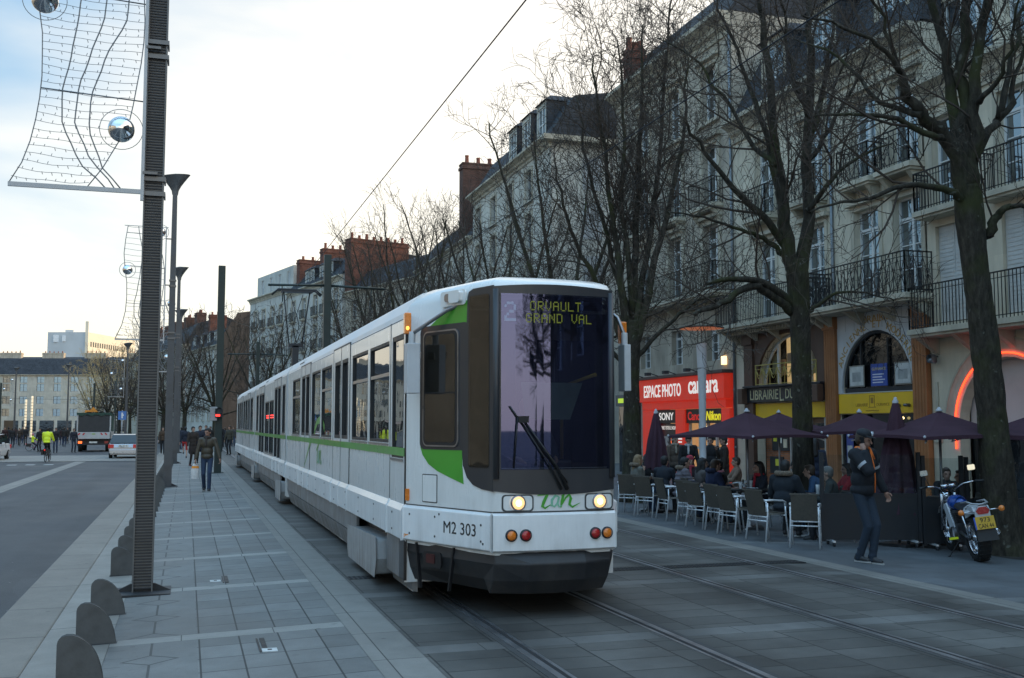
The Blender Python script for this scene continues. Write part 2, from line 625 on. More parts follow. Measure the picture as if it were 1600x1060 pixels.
# drain grates and little inset pavement plates
M_IRON = M((.03, .03, .032), .55, .6, .3, 8, .3, 60)
for lb, x0, x1, y in (('dark slotted drain grate across the paving left of the tram', 1.86, 2.3, 12.45),
                      ('long slotted drain grate crossing the tracks to the right of the tram', 4.6, 7.8, 12.2),):
    root = thing('drain_grate', lb, 'drain', ((x0 + x1) / 2, y, 0))
    w = (x1 - x0) / 2
    mb = MB(); mb.box(-w, w, -.13, .13, -.03, .0035)
    mb.build('frame', M_IRON, root)
    mb = MB()
    n = int((x1 - x0) / .05)
    for i in range(n):
        x = -w + (i + .5) * 2 * w / n
        for yy in (-.065, .065):
            mb.box(x - .013, x + .013, yy - .045, yy + .045, 0, .0055)
    mb.build('slots', M_GROOVE, root)
for lb, u, v, d in (('small white square survey plate in the pavement near the camera', 428, 994, 8.6),
                    ('small white square survey plate further along the pavement', 342, 894, 12.4)):
    p = gp(u, d)
    root = thing('survey_plate', lb, 'plate', (p.x, p.y, p.z + .001))
    mb = MB(); mb.box(-.06, .06, -.06, .06, 0, .006)
    mb.build('plate', M((.55, .55, .53), .6), root)
    mb = MB(); mb.box(-.017, .017, -.017, .017, .0061, .009)
    mb.build('stud', M_IRON, root)
for lb, x, y in (('narrow cast joint cover set in the pavement slabs near the camera', .66, 9.05), ('narrow cast joint cover in the pavement beyond the first', .5, 13.0)):
    mb = MB(); mb.box(-.02, .02, -.28, .28, 0, .005); mb.box(-.05, -.035, -.28, .28, 0, .004)
    tag(mb.build('joint_cover', M_IRON, None, None, (x, y, zg(x) + .001)), lb, 'cover')
mb = MB(); mb.box(-.26, .26, -.5, .5, -.01, .006)
tag(mb.build('manhole_cover', M((.06, .05, .045), .6, .3, .4, 9, .6, 30), None, None, (-1.36, 7.1, -.078)), 'rusty brown rectangular cover in the kerb at the bottom left', 'cover')
# ------------------------------------------------------------------ the tram
def grimy(name, col, rough, dirt, z0, z1, coat=.3, metal=0.0):
    """painted tram panel: film of road dirt low down, rain streaks, fine scratches"""
    t = NT(name)
    o = t.obj()
    sep = t.n('ShaderNodeSeparateXYZ'); t.l(o, sep.inputs[0])
    mp = t.n('ShaderNodeMapping'); mp.inputs['Scale'].default_value = (5, 5, .5); t.l(o, mp.inputs[0])
    streak = t.noise(mp.outputs[0], 2.2, 6, .7)
    blot = t.noise(o, 2.4, 5, .65)
    low = t.maprange(sep.outputs[2], z1, z0, 0.0, 1.0)
    k = t.math('MULTIPLY', t.math('ADD', t.math('MULTIPLY', low, 1.1), .22), t.maprange(t.math('MULTIPLY', streak, blot), .12, .38, 0.0, 1.0))
    k = t.math('MINIMUM', t.math('MULTIPLY', k, dirt), .85)
    c = t.mix(k, col, (.16, .135, .105))
    r_ = t.math('ADD', t.math('MULTIPLY', k, .5), rough)
    return t.done(t.bsdf(c, r_, metal, None, None, coat))


W_WHITE = grimy('tram_white', (.78, .77, .74), .25, .26, .5, 1.8)
W_BAND = grimy('tram_band', (.8, .8, .79), .28, .32, .45, 1.05)
W_ROOF = M((.6, .61, .62), .35, 0, .08, 1.0)
T_GREY = grimy('tram_skirt', (.21, .21, .215), .34, .8, -.1, .75, .1, .2)
T_DARK = grimy('tram_dark', (.027, .029, .034), .38, .3, 0, .8, .1)
T_BLACK = M((.008, .008, .009), .5, 0, .2, 4)
T_FAIR = grimy('tram_fairing', (.33, .33, .33), .4, .8, -.2, .6, .1)
T_GREEN = M((.065, .33, .03), .35, 0, .08, 2, coat=.3)
T_DKGREEN = M((.03, .17, .06), .4, 0, .1, 3)
T_RUB = M((.013, .014, .016), .5, 0, .2, 6)
T_SEAM = M((.06, .06, .06), .6, 0, .2, 6)
T_STEEL = M((.3, .3, .31), .35, .9, .2, 5)
G_SIDE = glass((.016, .017, .018), 2.6, wav=.015, name='tram_side_glass')
G_FRONT = glass((.007, .007, .012), 2.35, (.46, .51, 1.0), .003, name='tram_windscreen', see=.4)
G_CORNER = glass((.018, .014, .009), 1.7, (.9, .9, .95), .02, name='tram_corner_glass', see=.4)
E_DOT = EM((.22, .22, .02), .06)
E_NUM = EM((.3, .31, .42), .12)
E_HEAD = EM((1.0, .6, .25), 1.1)
E_HEAD2 = EM((1.0, .85, .6), 6.0)
E_AMBER = EM((1.0, .28, .03), .35)
E_AMBLIT = EM((1.0, .4, .06), 3.0)
M_AMBER = M((.75, .2, .02), .25, 0, .1, 20, coat=.5)
M_REDL = M((.38, .015, .015), .25, 0, .1, 20, coat=.5)
E_REDLED = EM((1.0, .04, .03), 2.5)

TX = 3.31
TO = V((TX, 29.0, 0))
tram = thing('tram', 'long white three-section tram with green stripe coming towards the camera', 'tram', TO)
XL, XR = 2.16, 4.46


def TB(mb, name, mats, par=tram, bevel=0):
    return mb.build(name, mats, par, org=TO, bevel=bevel)


def SL(y, z, d=0.0):   # left side plane; d inward
    return V((XL + d, y, z))


BZ0, BZ1, SH = .63, .975, 2.9
SEC = [(10.62, 23.78, 'front'), (24.12, 35.2, 'mid'), (35.54, 48.4, 'rear')]


def pane(y0, y1, z0, z1, par, mat=G_SIDE, d=.03, frame_w=.035, split=None, rim=True):
    """one window: rubber frame with a pane set in it (left side of the tram)"""
    mb = MB()
    for a, b, c, e in ((y0, y1, z0, z0 + frame_w), (y0, y1, z1 - frame_w, z1), (y0, y0 + frame_w, z0 + frame_w, z1 - frame_w), (y1 - frame_w, y1, z0 + frame_w, z1 - frame_w)):
        mb.box(XL + .004, XL + d + .02, a, b, c, e)
    if split:
        mb.box(XL + .006, XL + d + .012, y0 + frame_w, y1 - frame_w, split - .02, split + .02, 1)
    if rim:
        mb.box(XL - .012, XL + .003, y0 - .01, y1 + .01, z0 - .03, z0 - .006, 1)
    w = TB(mb, 'window', [T_RUB, T_STEEL], par)
    mb = MB()
    mb.quad(SL(y0 + .02, z0 + .02, d), SL(y1 - .02, z0 + .02, d), SL(y1 - .02, z1 - .02, d), SL(y0 + .02, z1 - .02, d))
    p = mb.build('pane', mat, w, org=TO)
    return w


def door(y0, y1, z0, z1, panes):
    mb = MB()
    ops = [(a, b, c, e) for a, b, c, e in panes]
    wall(mb, y0, y1, z0, z1, ops, lambda a, b, d: SL(a, b, d - .006), .05)
    mb.box(XL - .009, XL + .03, (y0 + y1) / 2 - .012, (y0 + y1) / 2 + .012, z0, z1, 1)
    for y in (y0, y1):
        mb.box(XL - .008, XL + .03, y - .012, y + .012, z0, z1, 1)
    mb.box(XL - .008, XL + .03, y0, y1, z1 - .006, z1 + .014, 1)
    dr = TB(mb, 'door', [W_WHITE, T_SEAM])
    for a, b, c, e in panes:
        mb = MB()
        for q in ((a, b, c, c + .05), (a, b, e - .05, e), (a, a + .05, c + .05, e - .05), (b - .05, b, c + .05, e - .05)):
            mb.box(XL - .003, XL + .05, *q)
        fr = mb.build('window_seal', T_RUB, dr, org=TO)
        mb = MB()
        mb.quad(SL(a + .03, c + .03, .03), SL(b - .03, c + .03, .03), SL(b - .03, e - .03, .03), SL(a + .03, e - .03, .03))
        mb.build('pane', G_SIDE, dr, org=TO)


def section(y0, y1, kind):
    if kind == 'front':
        wins = [(11.55, 12.85, 1.6, 2.74), (13.0, 14.3, 1.6, 2.74), (16.4, 17.7, 1.6, 2.74), (17.85, 19.15, 1.6, 2.74), (21.15, 22.7, 1.6, 2.74)]
        doors = [(14.48, 16.15), (19.3, 20.95)]
        drv = (10.72, 11.38)
    elif kind == 'rear':
        wins = [(36.6, 38.1, 1.6, 2.74), (40.1, 41.4, 1.6, 2.74), (41.55, 42.85, 1.6, 2.74), (44.9, 46.2, 1.6, 2.74), (46.35, 47.6, 1.6, 2.74)]
        doors = [(38.3, 39.95), (43.1, 44.75)]
        drv = None
    else:
        wins = [(24.4, 25.25, 1.6, 2.74), (27.75, 29.25, 1.02, 2.45), (29.35, 30.85, 1.02, 2.45), (33.7, 34.8, 1.6, 2.74)]
        doors = [(25.45, 27.55), (31.05, 33.4)]
        drv = None
    ops = list(wins) + [(a, b, .99, 2.94) for a, b in doors]
    if drv: ops.append((drv[0], drv[1], 1.45, 2.76))
    mb = MB()
    wall(mb, y0, y1, .95, SH, [(a, b, c, min(d, SH - .001)) for a, b, c, d in ops], lambda a, b, d: SL(a, b, d), .06)
    # right side and the shoulder of the roof
    mb.quad((XR, y0, .2), (XR, y1, .2), (XR, y1, SH), (XR, y0, SH))
    prof = [(-1.15, SH), (-1.135, 2.98), (-1.05, 3.12), (-.98, 3.17), (-.7, 3.25), (-.3, 3.29), (.3, 3.29), (.7, 3.25), (.98, 3.17), (1.05, 3.12), (1.135, 2.98), (1.15, SH)]
    rb = MB()
    rb.add([(TX + x, y, z) for y in (y0, y1) for x, z in prof], [(i, i + 1, len(prof) + i + 1, len(prof) + i) for i in range(len(prof) - 1)], 0, False)
    TB(rb, 'roof', [W_ROOF])
    # end walls of the section
    for y in (y0, y1):
        mb.poly([(XL, y, .2), (XR, y, .2)] + [(TX + x, y, z) for x, z in reversed(prof)])
    TB(mb, 'body_shell', [W_WHITE])
    for a, b, c, d in wins:
        pane(a, b, c, d, tram, split=(2.37 if kind == 'front' and d > 2.5 and a not in (17.85,) else None))
    if drv: pane(drv[0], drv[1], 1.45, 2.76, tram, frame_w=.05, d=.02)
    for a, b in doors:
        m = (a + b) / 2
        z0 = 1.6 if kind != 'mid' else .75
        door(a, b, .985 if kind != 'mid' else .64, 2.935, [(a + .14, m - .06, z0, 2.74), (m + .06, b - .14, z0, 2.74)])
    # seams across the sides
    mb = MB()
    for yy in [y0 + .02] + ([11.46] if drv else []):
        mb.box(XL - .004, XL + .02, yy - .008, yy + .008, .98, 2.92)
    for a, b in doors:
        for yy in (a - .02, b + .02):
            mb.box(XL - .003, XL + .02, yy - .006, yy + .006, .98, 1.5)
    mb.box(XL + .001, XL + .02, y0, y1, 2.905, 2.915)
    TB(mb, 'panel_seams', [T_SEAM])
    # white lower band, one panel between each pair of seams
    cuts = [y0] + ([11.46] if drv else []) + [v for a, b in doors for v in (a, (a + b) / 2, b)] + [y1]
    mb = MB()
    for a, b in zip(cuts[:-1], cuts[1:]):
        pf = [(0, BZ1 + .012), (-.035, BZ1 - .055), (-.035, BZ0), (.03, BZ0 - .002), (.03, BZ1)]
        if kind == 'mid' and any(abs(a - d[0]) < .01 or abs(b - d[1]) < .01 for d in doors): 
            pf = [(0, BZ1 + .012), (-.03, BZ1 - .055), (-.03, BZ0), (.03, BZ0 - .002), (.03, BZ1)]
        mb.prism(pf, lambda x, z, d: V((XL + x, d, z)), a + .008, b - .008)
    TB(mb, 'lower_band', [W_BAND], bevel=.008)
    # bolts along the band
    mb = MB()
    for yy in [y0 + .5 + i * 1.15 for i in range(int((y1 - y0) / 1.15))]:
        for zz in (BZ0 + .07, BZ1 - .1):
            mb.lathe([(.012, -.037), (.011, -.042), (0, -.043)], 8, (XL, yy, zz), 'x')
    TB(mb, 'bolts', [T_SEAM])
    # green stripe
    mb = MB()
    mb.box(XL - .0085, XL - .002, y0 + .03, y1 - .01, 1.475, 1.56)
    TB(mb, 'green_stripe', [T_GREEN])
    # skirt panels, cut away at the bogies
    bog = {'front': [(11.72, 13.9)], 'mid': [(24.12, 25.6), (33.75, 35.2)], 'rear': [(45.2, 47.2)]}[kind]
    segs = []
    c = y0 + .02
    for a, b in bog:
        if a > c + .1: segs.append((c, a))
        c = b
    if c < y1 - .1: segs.append((c, y1))
    for a, b in segs:
        mb = MB()
        n = max(1, round((b - a) / 1.6))
        for i in range(n):
            p, q = a + (b - a) * i / n + .006, a + (b - a) * (i + 1) / n - .006
            mb.box(XL + .02, XL + .06, p, q, .36, BZ0 - .006)
            mb.add([(XL + .02, p, .352), (XL + .02, q, .352), (XL + .1, q, .1), (XL + .1, p, .1), (XL + .14, p, .352), (XL + .14, q, .352), (XL + .14, q, .1), (XL + .14, p, .1)],
                   [(0, 1, 2, 3), (4, 5, 6, 7), (0, 3, 7, 4), (1, 2, 6, 5), (0, 1, 5, 4), (2, 3, 7, 6)])
        TB(mb, 'skirt', [T_GREY], bevel=.006)
    # dark underframe
    mb = MB()
    mb.box(XL + .16, XR - .05, y0 + .1, y1 - .1, .26, .9)
    TB(mb, 'underframe', [T_BLACK])
    for a, b in bog:
        m = (a + b) / 2
        mb = MB()
        x0 = XL - .1
        pf = [(a + .1, .12), (b - .12, .12), (b - .04, .22), (b - .04, .47), (a + .06, .52), (a + .02, .3)]
        mb.prism(pf, lambda y, z, d: V((x0 + d, y, z)), 0, .42)
        TB(mb, 'bogie_fairing', [T_FAIR], bevel=.03)
        for yy in (m - .62, m + .62):
            if yy < y0 or yy > y1: continue
            for xx in (2.6, 4.03):
                mb = MB()
                mb.lathe([(0, -.06), (.1, -.06), (.29, -.055), (.3, .055), (.32, .06), (0, .06)], 24, (xx, yy, .34), 'x')
                TB(mb, 'wheel', [T_STEEL])


for a, b, k in SEC: section(a, b, k)
# bellows between the sections
for y in (23.78, 35.2):
    mb = MB()
    for i in range(5):
        q = y + i * .068
        ins = .05 if i % 2 == 0 else .1
        mb.add([(XL + ins, q, .5), (XR - ins, q, .5), (XR - ins, q, 3.0), (XR - .3, q, 3.18), (XL + .3, q, 3.18), (XL + ins, q, 3.0),
                (XL + .15 - ins, q + .068, .5), (XR - .15 + ins, q + .068, .5), (XR - .15 + ins, q + .068, 3.0), (XR - .3, q + .068, 3.18), (XL + .3, q + .068, 3.18), (XL + .15 - ins, q + .068, 3.0)],
               [(0, 6, 11, 5), (5, 11, 10, 4), (4, 10, 9, 3), (3, 9, 8, 2), (2, 8, 7, 1)])
    TB(mb, 'bellows', [T_RUB])
# rear end
mb = MB()
mb.add([(XL, 48.4, .3), (2.7, 49.6, .3), (3.92, 49.6, .3), (XR, 48.4, .3), (XL, 48.4, 3.15), (2.7, 49.5, 3.1), (3.92, 49.5, 3.1), (XR, 48.4, 3.15)],
       [(0, 1, 5, 4), (1, 2, 6, 5), (2, 3, 7, 6), (4, 5, 6, 7)])
TB(mb, 'tail', [W_WHITE])
# red line display in the low window, and the roof vents
mb = MB()
for a, b in ((28.0, 29.1), (29.5, 30.6)):
    for k in range(2):
        mb.box(XL + .012, XL + .016, a + .08, b - .1, 1.98 + k * .06, 2.005 + k * .06)
TB(mb, 'line_display', [E_REDLED])
mb = MB()
for y in (21.0, 30.5):
    for i in range(4):
        mb.beam((TX - 1.10, y - .3 + i * .05 + .2, 3.03), (TX - 1.10, y + .3 + i * .05 + .2, 3.03), .02, .025)
        mb.beam((TX - 1.115 + .018 * i, y - .35, 2.995 + .03 * i), (TX - 1.115 + .018 * i, y + .45, 2.995 + .03 * i), .02, .008)
TB(mb, 'roof_vent', [T_SEAM])

# ---- nose
PA, PB, PC, PD = (XL, 10.6), (2.72, 9.3), (3.91, 9.3), (XR, 10.6)
LF = 1.4155
ex, ey = (PB[0] - PA[0]) / LF, (PB[1] - PA[1]) / LF
nx, ny = ey, -ex     # outward normal of the left facet


def NL(s, z, d=0.0):
    return V((PA[0] + ex * s + nx * d, PA[1] + ey * s + ny * d, z))


def NF(x, z, d=0.0):
    bow = .05 * (1 - ((x - 3.315) / .6) ** 2)
    return V((x, 9.3 - max(0, bow) - d, z))


def NR(s, z, d=0.0):
    p = NL(s, z, d)
    return V((2 * 3.312 - p.x, p.y, z))


def nose_ring(z, ins=0.0, back=0.0, shrink=0.0, side=0.0):
    """plan outline of the nose at height z"""
    pts = [V((XL + max(ins * .6, side), 10.62, z))]
    for k in range(5):
        s_ = .02 + k * (LF - .06) / 4
        pts.append(NL(s_, z, -max(ins, side * (1 - s_ / LF))))
    pts[-1] = NL(LF - .05, z, -ins)
    for k in range(7):
        x = PB[0] + .03 + (PC[0] - PB[0] - .06) * k / 6
        p = NF(x, z, -ins - back)
        pts.append(p)
    for k in range(4, -1, -1):
        pts.append(NR(.02 + k * (LF - .07) / 4, z, -ins))
    pts.append(V((XR - ins * .6, 10.62, z)))
    for p in pts: p.y = min(p.y, 10.62)
    if shrink:
        for p in pts:
            p.x = 3.312 + (p.x - 3.312) * (1 - shrink)
            p.y = 10.62 + (p.y - 10.62) * (1 - shrink)
    return pts


mb = MB()
rings = [nose_ring(.6, .02), nose_ring(.95), nose_ring(1.4), nose_ring(2.2), nose_ring(3.02, side=.025), nose_ring(3.1, .012, side=.085), nose_ring(3.15, .035, .02, side=.15), nose_ring(3.18, .05, .02, .05, side=.17), nose_ring(3.21, .05, .02, .13, side=.17), nose_ring(3.25, .05, .02, .3, side=.17), nose_ring(3.275, .05, .02, .55, side=.17)]
n = len(rings[0])
glazed = (4, 6, 7, 8, 9, 10, 11, 13)
mb.add([p for r in rings for p in r], [(i * n + j, i * n + j + 1, (i + 1) * n + j + 1, (i + 1) * n + j) for i in range(len(rings) - 1) for j in range(n - 1) if not (i in (2, 3) and j in glazed)], 0, True)
mb.poly(rings[-1])
TB(mb, 'nose_shell', [W_WHITE])


def panel(name, pts, f, d0, d1, mat, par=tram, bevel=0):
    mb = MB()
    mb.prism(pts, f, d0, d1)
    return mb.build(name, mat, par, org=TO, bevel=bevel)


def rrect(a0, a1, b0, b1, r, n=5):
    out = []
    for cx, cy, st in ((a1 - r, b1 - r, 0), (a0 + r, b1 - r, 90), (a0 + r, b0 + r, 180), (a1 - r, b0 + r, 270)):
        for k in range(n + 1):
            t = R(st + 90 * k / n)
            out.append((cx + r * math.cos(t), cy + r * math.sin(t)))
    return out


# green flashes and the dark surround of the left facet
panel('green_flash', [(.42, 2.79), (.55, 2.86), (.75, 2.95), (.9, 2.99), (1.04, 3.0), (1.04, 2.74), (.44, 2.74)], NL, -.003, .004, T_GREEN)
panel('green_flash', [(.26, 1.58), (.3, 1.5), (.4, 1.41), (.55, 1.345), (.75, 1.29), (.97, 1.235), (.95, 1.4), (.945, 1.58)], NL, -.003, .004, T_GREEN)
panel('window_surround', rrect(.255, 1.05, 1.555, 2.79, .07), NL, -.003, .007, T_DARK)
fr = panel('nose_window', rrect(.32, .9, 1.585, 2.735, .07), NL, .004, .02, T_STEEL)
mb = MB(); mb.prism(rrect(.335, .885, 1.6, 2.72, .06), NL, .003, .022)
mb.build('seal', T_RUB, fr, org=TO)
mb = MB(); mb.prism(rrect(.365, .855, 1.63, 2.69, .05), NL, .01, .0245)
mb.build('pane', G_CORNER, fr, org=TO)
mb = MB(); mb.prism([(.37, 2.11), (.85, 2.105), (.85, 2.12), (.37, 2.125)], NL, .0246, .028)
mb.build('glazing_bar', T_RUB, fr, org=TO)
# windscreen surround (left facet, front, right facet)
sur = [(1.03, 3.03), (1.05, 3.075), (1.12, 3.1), (LF + .004, 3.105), (LF + .004, 1.185), (1.25, 1.2), (1.12, 1.235), (1.03, 1.3), (.975, 1.4), (.955, 1.52)]
frame_parts = ([(1.03, 3.025), (1.05, 3.075), (1.12, 3.1), (LF + .004, 3.105), (LF + .004, 3.025)], [(1.355, 1.41), (LF + .004, 1.41), (LF + .004, 3.025), (1.355, 3.025)],
               [(.955, 1.52), (.968, 1.41), (1.07, 1.41), (1.07, 3.025), (1.03, 3.025)], [(LF + .004, 1.41), (LF + .004, 1.185), (1.25, 1.2), (1.12, 1.235), (1.03, 1.3), (.975, 1.4), (.968, 1.41)])
mb = MB()
for q in frame_parts: mb.prism(q, NL, -.003, .0095)
TB(mb, 'windscreen_surround', [T_DARK])
mb = MB()
for q in frame_parts: mb.prism(q, NR, -.003, .0095)
TB(mb, 'windscreen_surround', [T_DARK])
mb = MB()
K = 16
xs = [PB[0] - .006 + (PC[0] - PB[0] + .012) * k / K for k in range(K + 1)]


def lo_e(x): return 1.15 + .04 * ((x - 3.315) / .6) ** 2
def up_e(x): return 3.125 - .03 * ((x - 3.315) / .6) ** 2


for i, (a, b) in enumerate(zip(xs[:-1], xs[1:])):
    for z0, z1, z2, z3 in ((lo_e(a), lo_e(b), 1.395, 1.395), (3.022, 3.022, up_e(a), up_e(b))) + (((1.395, 1.395, 3.022, 3.022),) if i in (0, K - 1) else ()):
        mb.quad(NF(a, z0, .0095), NF(b, z1, .0095), NF(b, z3, .0095), NF(a, z2, .0095))
    mb.quad(NF(a, lo_e(a), -.01), NF(b, lo_e(b), -.01), NF(b, lo_e(b), .0095), NF(a, lo_e(a), .0095))
    mb.quad(NF(a, up_e(a), -.01), NF(b, up_e(b), -.01), NF(b, up_e(b), .0095), NF(a, up_e(a), .0095))
TB(mb, 'windscreen_surround', [T_DARK])
# cab behind the glass
mb = MB()
mb.box(2.27, 4.35, 10.5, 10.54, .99, 3.0)
for zf in (.99, 3.03): mb.quad((2.78, 9.36, zf), (3.84, 9.36, zf), (4.3, 10.5, zf), (2.32, 10.5, zf), 1)
TB(mb, 'cab_wall', [M((.1, .085, .065), .7, 0, .3, 2), T_BLACK])
mb = MB(); mb.box(2.55, 3.3, 10.47, 10.495, 1.4, 2.7); mb.box(3.42, 4.2, 10.47, 10.495, 1.4, 2.7); TB(mb, 'cab_partition_glass', [G_CORNER])
mb = MB(); mb.box(2.85, 3.8, 9.42, 9.75, 1.0, 1.36); mb.box(3.0, 3.6, 9.55, 9.8, 1.36, 1.46); TB(mb, 'dashboard', [M((.03, .03, .034), .5, 0, .2, 6)], bevel=.03)
mb = MB(); mb.box(3.0, 3.5, 10.15, 10.28, 1.25, 1.95); TB(mb, 'driver_seat', [M((.05, .09, .07), .8, 0, .2, 6)], bevel=.04)
mb = MB(); mb.tube([(3.72, 10.2, .95), (3.72, 10.2, 2.2), (3.9, 9.7, 2.3)], .02, 8); TB(mb, 'yellow_handrail', [M((.5, .33, .03), .4)])
mb = MB(); mb.quad((3.0, 9.34, 2.2), (3.62, 9.34, 2.2), (3.5, 9.36, 1.85), (3.05, 9.36, 1.85)); TB(mb, 'sun_blind', [M((.16, .2, .17), .7)])
panel('corner_window', rrect(1.055, 1.365, 1.4, 3.03, .03), NL, .002, .015, G_CORNER)
mb = MB()
gx = [2.785 + (3.87 - 2.785) * k / K for k in range(K + 1)]
for a, b in zip(gx[:-1], gx[1:]):
    mb.quad(NF(a, 1.385, .0135), NF(b, 1.385, .0135), NF(b, 3.03, .0135), NF(a, 3.03, .0135))
for f in mb.s: pass
mb.s = [True] * len(mb.s)
ws = TB(mb, 'windscreen', [G_FRONT])
# front pillars
mb = MB()
for x in (2.742, 3.895):
    mb.tube([NF(x, 1.3, .005), NF(x, 2.2, .012), NF(x, 3.07, .005)], .033, 8)
TB(mb, 'corner_pillar', [T_DARK])
# destination display behind the glass: dot matrix letters
DOT = {'O': '01110 10001 10001 10001 10001 10001 01110', 'R': '11110 10001 10001 11110 10100 10010 10001', 'V': '10001 10001 10001 10001 10001 01010 00100',
       'A': '01110 10001 10001 11111 10001 10001 10001', 'U': '10001 10001 10001 10001 10001 10001 01110', 'L': '10000 10000 10000 10000 10000 10000 11111',
       'T': '11111 00100 00100 00100 00100 00100 00100', 'G': '01110 10001 10000 10111 10001 10001 01110', 'N': '10001 11001 10101 10101 10011 10001 10001',
       'D': '11110 10001 10001 10001 10001 10001 11110', ' ': '00000 00000 00000 00000 00000 00000 00000',
       '2': '01110 10001 00001 00110 01000 10000 11111'}
mb = MB()
for word, x0, z0 in (('ORVAULT', 3.06, 2.95), ('GRAND VAL', 3.02, 2.835)):
    px, pz = .0118, .0128
    for ci, ch in enumerate(word):
        for ri, row in enumerate(DOT[ch].split()):
            for k, bit in enumerate(row):
                if bit == '1':
                    x = x0 + (ci * 6.4 + k) * px
                    z = z0 - ri * pz
                    mb.quad(NF(x, z, .0155), NF(x + px * .92, z, .0155), NF(x + px * .92, z + pz * .92, .0155), NF(x, z + pz * .92, .0155))
mb.build('destination_display', E_DOT, tram, org=TO)
mb = MB()
for ri, row in enumerate(DOT['2'].split()):
    for k, bit in enumerate(row):
        if bit == '1':
            x, z = 2.815 + k * .022, 2.925 - ri * .026
            mb.quad(NF(x, z, .0155), NF(x + .022, z, .0155), NF(x + .022, z + .026, .0155), NF(x, z + .026, .0155))
mb.build('route_number', E_NUM, tram, org=TO)
# wiper
mb = MB()
mb.tube([NF(3.42, 1.2, .03), NF(3.3, 1.42, .06), NF(3.0, 1.83, .05)], [.018, .01, .007], 6)
mb.tube([NF(3.36, 1.2, .03), NF(3.22, 1.45, .055), NF(2.97, 1.82, .045)], [.013, .008, .006], 6)
mb.tube([NF(2.86, 1.97, .035), NF(2.93, 1.87, .04), NF(3.42, 1.26, .03)], .009, 5)
mb.box(2.93, 3.03, 9.19, 9.23, 1.82, 1.88)
mb.tube([NF(2.93, 1.87, .05), NF(2.9, 1.4, .03)], .008, 5)
TB(mb, 'wiper', [T_BLACK])
# the white bumper band round the nose
mb = MB()
pf = [(BZ1 + .015, -.004), (BZ1 - .01, .03), (BZ0 + .015, .03), (BZ0 - .005, -.004)]
for s0, s1 in ((-.03, LF - .004),):
    mb.prism(pf, lambda z, d, s: NL(s, z, d), s0 + .035, s1)
TB(mb, 'bumper_band', [W_BAND], bevel=.008)
mb = MB()
for a, b in zip(range(0, 8), range(1, 9)):
    x0, x1 = PB[0] - .012 + (PC[0] - PB[0] + .024) * a / 8, PB[0] - .012 + (PC[0] - PB[0] + .024) * b / 8
    pts = [[NF(x, z, d) for z, d in pf] for x in (x0, x1)]
    for k in range(3):
        mb.quad(pts[0][k], pts[1][k], pts[1][k + 1], pts[0][k + 1])
TB(mb, 'bumper_band', [W_BAND])
mb = MB()
mb.prism(pf, lambda z, d, s: NR(s, z, d), .0, LF - .01)
TB(mb, 'bumper_band', [W_BAND], bevel=.008)
mb = MB()
for a, b in zip(xs[:-1], xs[1:]):
    mb.quad(NF(a, BZ1 + .012, .004), NF(b, BZ1 + .012, .004), NF(b, BZ1 + .026, .004), NF(a, BZ1 + .026, .004))
mb.prism([(.01, BZ1 + .014), (LF, BZ1 + .014), (LF, BZ1 + .024), (.01, BZ1 + .024)], NL, 0, .004)
TB(mb, 'panel_seams', [T_SEAM])
# dark faceted skirt under the nose
def sk_ring(z, ins, vee):
    pts = [V((XL + .03 + ins * .4, 10.62, z)), NL(.5, z, -ins - .01), NL(LF - .25, z, -ins - .015)]
    pts += [NF(PB[0] + .02, z, -ins - .02), NF(3.05, z, -ins * .3 + vee), NF(3.31, z, -ins * .2 + vee), NF(3.6, z, -ins * .3 + vee), NF(PC[0] - .02, z, -ins - .02)]
    pts += [NR(LF - .25, z, -ins - .015), NR(.5, z, -ins - .01), V((XR - .03 - ins * .4, 10.62, z))]
    return pts
mb = MB()
rg = [sk_ring(.63, .01, -.02), sk_ring(.52, -.005, .05), sk_ring(.36, .07, .02), sk_ring(.23, .2, -.06)]
n = len(rg[0])
mb.add([p for r in rg for p in r], [(i * n + j, i * n + j + 1, (i + 1) * n + j + 1, (i + 1) * n + j) for i in range(3) for j in range(n - 1)])
mb.poly(rg[-1])
TB(mb, 'nose_skirt', [grimy('tram_nose_skirt', (.016, .017, .02), .5, .25, 0, .6, 0)], bevel=.012)
mb = MB()
mb.box(XL + .015, XL + .1, 10.63, 10.98, .2, BZ0 - .01)
TB(mb, 'nose_skirt', [T_DARK], bevel=.01)
mb = MB()
mb.box(XL + .015, XL + .1, 10.99, 11.7, .2, BZ0 - .01)
TB(mb, 'skirt', [T_GREY], bevel=.01)
# recess with lamp on the skirt, seams
panel('tow_recess', rrect(.32, .62, .4, .55, .03), NL, -.01, .006, T_BLACK)
panel('marker_lamp', rrect(.38, .52, .44, .53, .015), NL, 0, .012, M((.05, .008, .008), .35, 0, .2, 12))
mb = MB()
mb.prism([(.18, .62), (.2, .62), (.27, .18), (.24, .18)], NL, -.03, .006)
mb.prism([(.8, .62), (.82, .62), (.74, .2), (.72, .2)], NL, -.03, .003)
TB(mb, 'skirt_seams', [T_BLACK])
